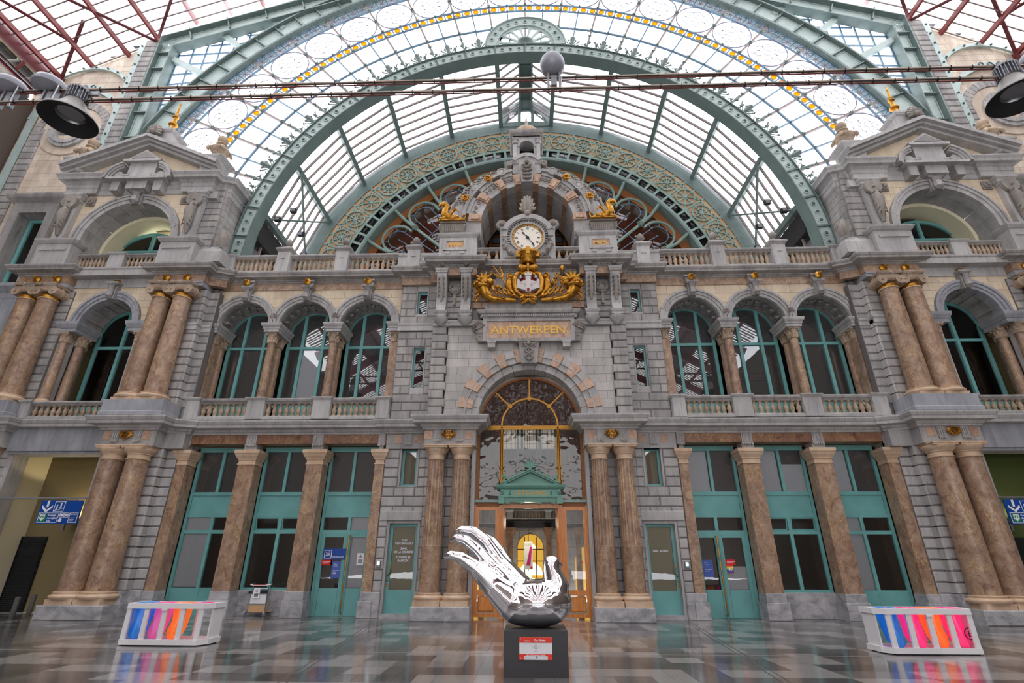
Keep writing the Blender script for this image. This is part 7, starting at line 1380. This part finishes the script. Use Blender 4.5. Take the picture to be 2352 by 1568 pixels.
notice('blue notice sheet on the right double door',5.79,6.12,1.22,1.75,y,'navyd',[('Welkom',.05,.44,.035),('Hou afstand',.05,.38,.03),('Je deur nodig voor',.05,.24,.03),('1 persoon',.05,.19,.03)])
notice('red sticker above the rainbow sticker on the right double door',6.56,6.88,1.6,1.76,y,'signr',[('Ondernemersloket',.04,.1,.035),('GESLOTEN',.04,.06,.04)])
t=thing('rainbow_sticker','rainbow sticker with white letter A on the right double door','sticker',(6.68,y,1.36))
for i,c in enumerate((S(236,70,40),S(250,150,30),S(252,220,40),S(60,150,60),S(40,70,160),S(120,50,140))): ob('stripe',MB().box(6.57,6.79,y-.006,y,1.56-i*.04,1.6-i*.04),plain('rainbow_%d'%i,c),t)
text('A',.17,'signw',(6.68,y-.010,1.46),t,.001,font_bold=.004); ob('rays',MB().box(6.585,6.62,y-.01,y-.006,1.45,1.47).box(6.74,6.775,y-.01,y-.006,1.45,1.47).bar((6.59,y-.008,1.53),(6.62,y-.008,1.51),.012,.003).bar((6.77,y-.008,1.53),(6.74,y-.008,1.51),.012,.003),'signw',t)
t=thing('door_lettering','white hall names lettered on the glass of the left side door','lettering',(-4.34,18.72,1.9))
for q,z in(('ZAAL',2.35),('VAN BOGAERT',2.24),('ZAAL',2.08),('DE LA CENSERIE',1.97),('KONINKLIJK',1.81),('BALKON',1.70)): text(q,.1,'signw',(-4.34,18.715,z),t,.001,font_bold=.0025,sx=.92)
t=thing('door_lettering','white words ZAAL ASTRID on the glass of the right side door','lettering',(4.34,18.72,2.0)); text('ZAAL ASTRID',.095,'signw',(4.34,18.715,2.02),t,.001,font_bold=.0025,sx=.9)
for s in(-1,1):
    t=thing('intercom','small grey intercom box on the rusticated wall beside the %s side door'%SIDE[s],'intercom',(s*5.08,18.4,1.6)); ob('case',MB().box(s*5.08-.07,s*5.08+.07,18.38,18.46,1.5,1.7,.01),'alu',t); ob('screen',MB().box(s*5.08-.045,s*5.08+.045,18.37,18.385,1.56,1.67),emit('intercom_screen',S(190,220,220),.6),t)
w=thing('wall_clock','pale wall clock seen through the window right of the double door','clock',(8.5,20.0,1.7)); ob('dial',MB().disc(8.62,1.75,.2,20.0,20.02,24),'olive',w); m=MB()
for i in range(12): a=rad(30*i); m.bar((8.62+.15*sin(a),19.99,1.75+.15*cos(a)),(8.62+.18*sin(a),19.99,1.75+.18*cos(a)),.015,.01)
m.bar((8.62,19.985,1.75),(8.7,19.985,1.83),.02,.01); m.bar((8.62,19.985,1.75),(8.64,19.985,1.88),.015,.01); ob('hands',m,'ink',w)
# ---------------- passer-by at the right edge ----------------
P=thing('person','long haired brown haired passer-by in a dark coat at the right frame edge','person',(2.33,2.75,0)); X,Yp=2.33,2.75
def skin(nm,chain,mat,lv=2):
    v=[];e=[];r=[]
    for c in chain:
        b0=len(v)
        for i,(p_,q) in enumerate(c):
            v.append(p_); r.append(q)
            if i: e.append((b0+i-1,b0+i))
    me=bpy.data.meshes.new(nm); me.from_pydata(v,e,[]); o=link(nm,me,P); me.materials.append(M[mat] if isinstance(mat,str) else mat)
    o.modifiers.new('skin','SKIN'); me.skin_vertices or me.attributes
    for i,q in enumerate(r): me.skin_vertices[0].data[i].radius=(q,q)
    sb=o.modifiers.new('sub','SUBSURF'); sb.levels=sb.render_levels=lv; return o
m=MB().tube([(X-.08,Yp,.03),(X-.08,Yp,.35),(X-.07,Yp,.68)],[.05,.06,.08],10).tube([(X+.08,Yp+.05,.03),(X+.08,Yp+.02,.35),(X+.07,Yp,.68)],[.05,.06,.08],10); ob('trousers',m,'navyd',P,60)
ob('shoe',MB().ball((X-.08,Yp+.05,.04),.07,10,6,(.7,1.5,.6)).ball((X+.08,Yp+.1,.04),.07,10,6,(.7,1.5,.6)),'black',P,60)
b_=MB().lathe([(.13,0),(.15,.02),(.135,.2),(.125,.3),(.15,.42),(.155,.48),(.08,.54),(.045,.58),(.045,.66)],X,Yp,.56,18); b_.xf(lambda a,b2,c:(a,Yp+(b2-Yp)*.68,c)); ob('coat',b_,plain('dark_coat',S(44,44,52),.8),P,60)
m=MB()
for q in(-1,1): m.tube([(X+q*.16,Yp,1.01),(X+q*.19,Yp,.82),(X+q*.185,Yp+.06,.62)],[.05,.042,.035],10); 
ob('sleeve',m,plain('dark_sleeve',S(44,44,52),.8),P,60); m=MB()
skc=plain('skin_tone',S(214,166,140),.5)
for q in(-1,1):
    m.ball((X+q*.185,Yp+.08,.56),.035,8,6,(.6,.9,1.2))
    for i in range(4): m.tube([(X+q*.185,Yp+.055+i*.016,.54),(X+q*.18,Yp+.06+i*.016,.5),(X+q*.172,Yp+.06+i*.016,.47+.006*abs(i-1))],[.009,.008,.006],6)
    m.tube([(X+q*.18,Yp+.105,.56),(X+q*.17,Yp+.12,.53),(X+q*.165,Yp+.12,.51)],[.01,.009,.007],6)
ob('hand',m,skc,P,60); m=MB().ball((X,Yp,1.24),.1,18,12,(.82,.98,1.12)); m.tube([(X,Yp+.09,1.25),(X,Yp+.12,1.22),(X,Yp+.1,1.2)],[.012,.018,.012],8)
for q in(-1,1): m.ball((X+q*.085,Yp,1.235),.022,8,6,(.4,.8,1.2))
ob('head',m,skc,P,True); ob('eye',MB().ball((X-.035,Yp+.087,1.25),.012,8,6).ball((X+.035,Yp+.087,1.25),.012,8,6),'ink',P); ob('mouth',MB().tube([(X-.025,Yp+.092,1.18),(X,Yp+.1,1.178),(X+.025,Yp+.092,1.18)],.006,6),'signr',P)
m=MB().ball((X,Yp-.022,1.265),.108,18,12,(.95,.95,1.05)); random.seed(2)
for i in range(90):
    a=pi*(.98+1.04*random.random()); r_=.08+.025*random.random(); x,yy=X+r_*cos(a)*1.05,Yp-.015+r_*sin(a); j=lambda:random.uniform(-.02,.02)
    m.tube([(X+.06*cos(a),Yp-.01+.06*sin(a),1.36),(x,yy,1.27),(x+j(),yy-.015,1.12),(x+j()+.02*cos(a),yy-.02,.98),(x+j(),yy-.01,.86+random.uniform(-.05,.05))],[.012,.016,.016,.013,.004],5)
ob('hair',m,'hair',P,60)
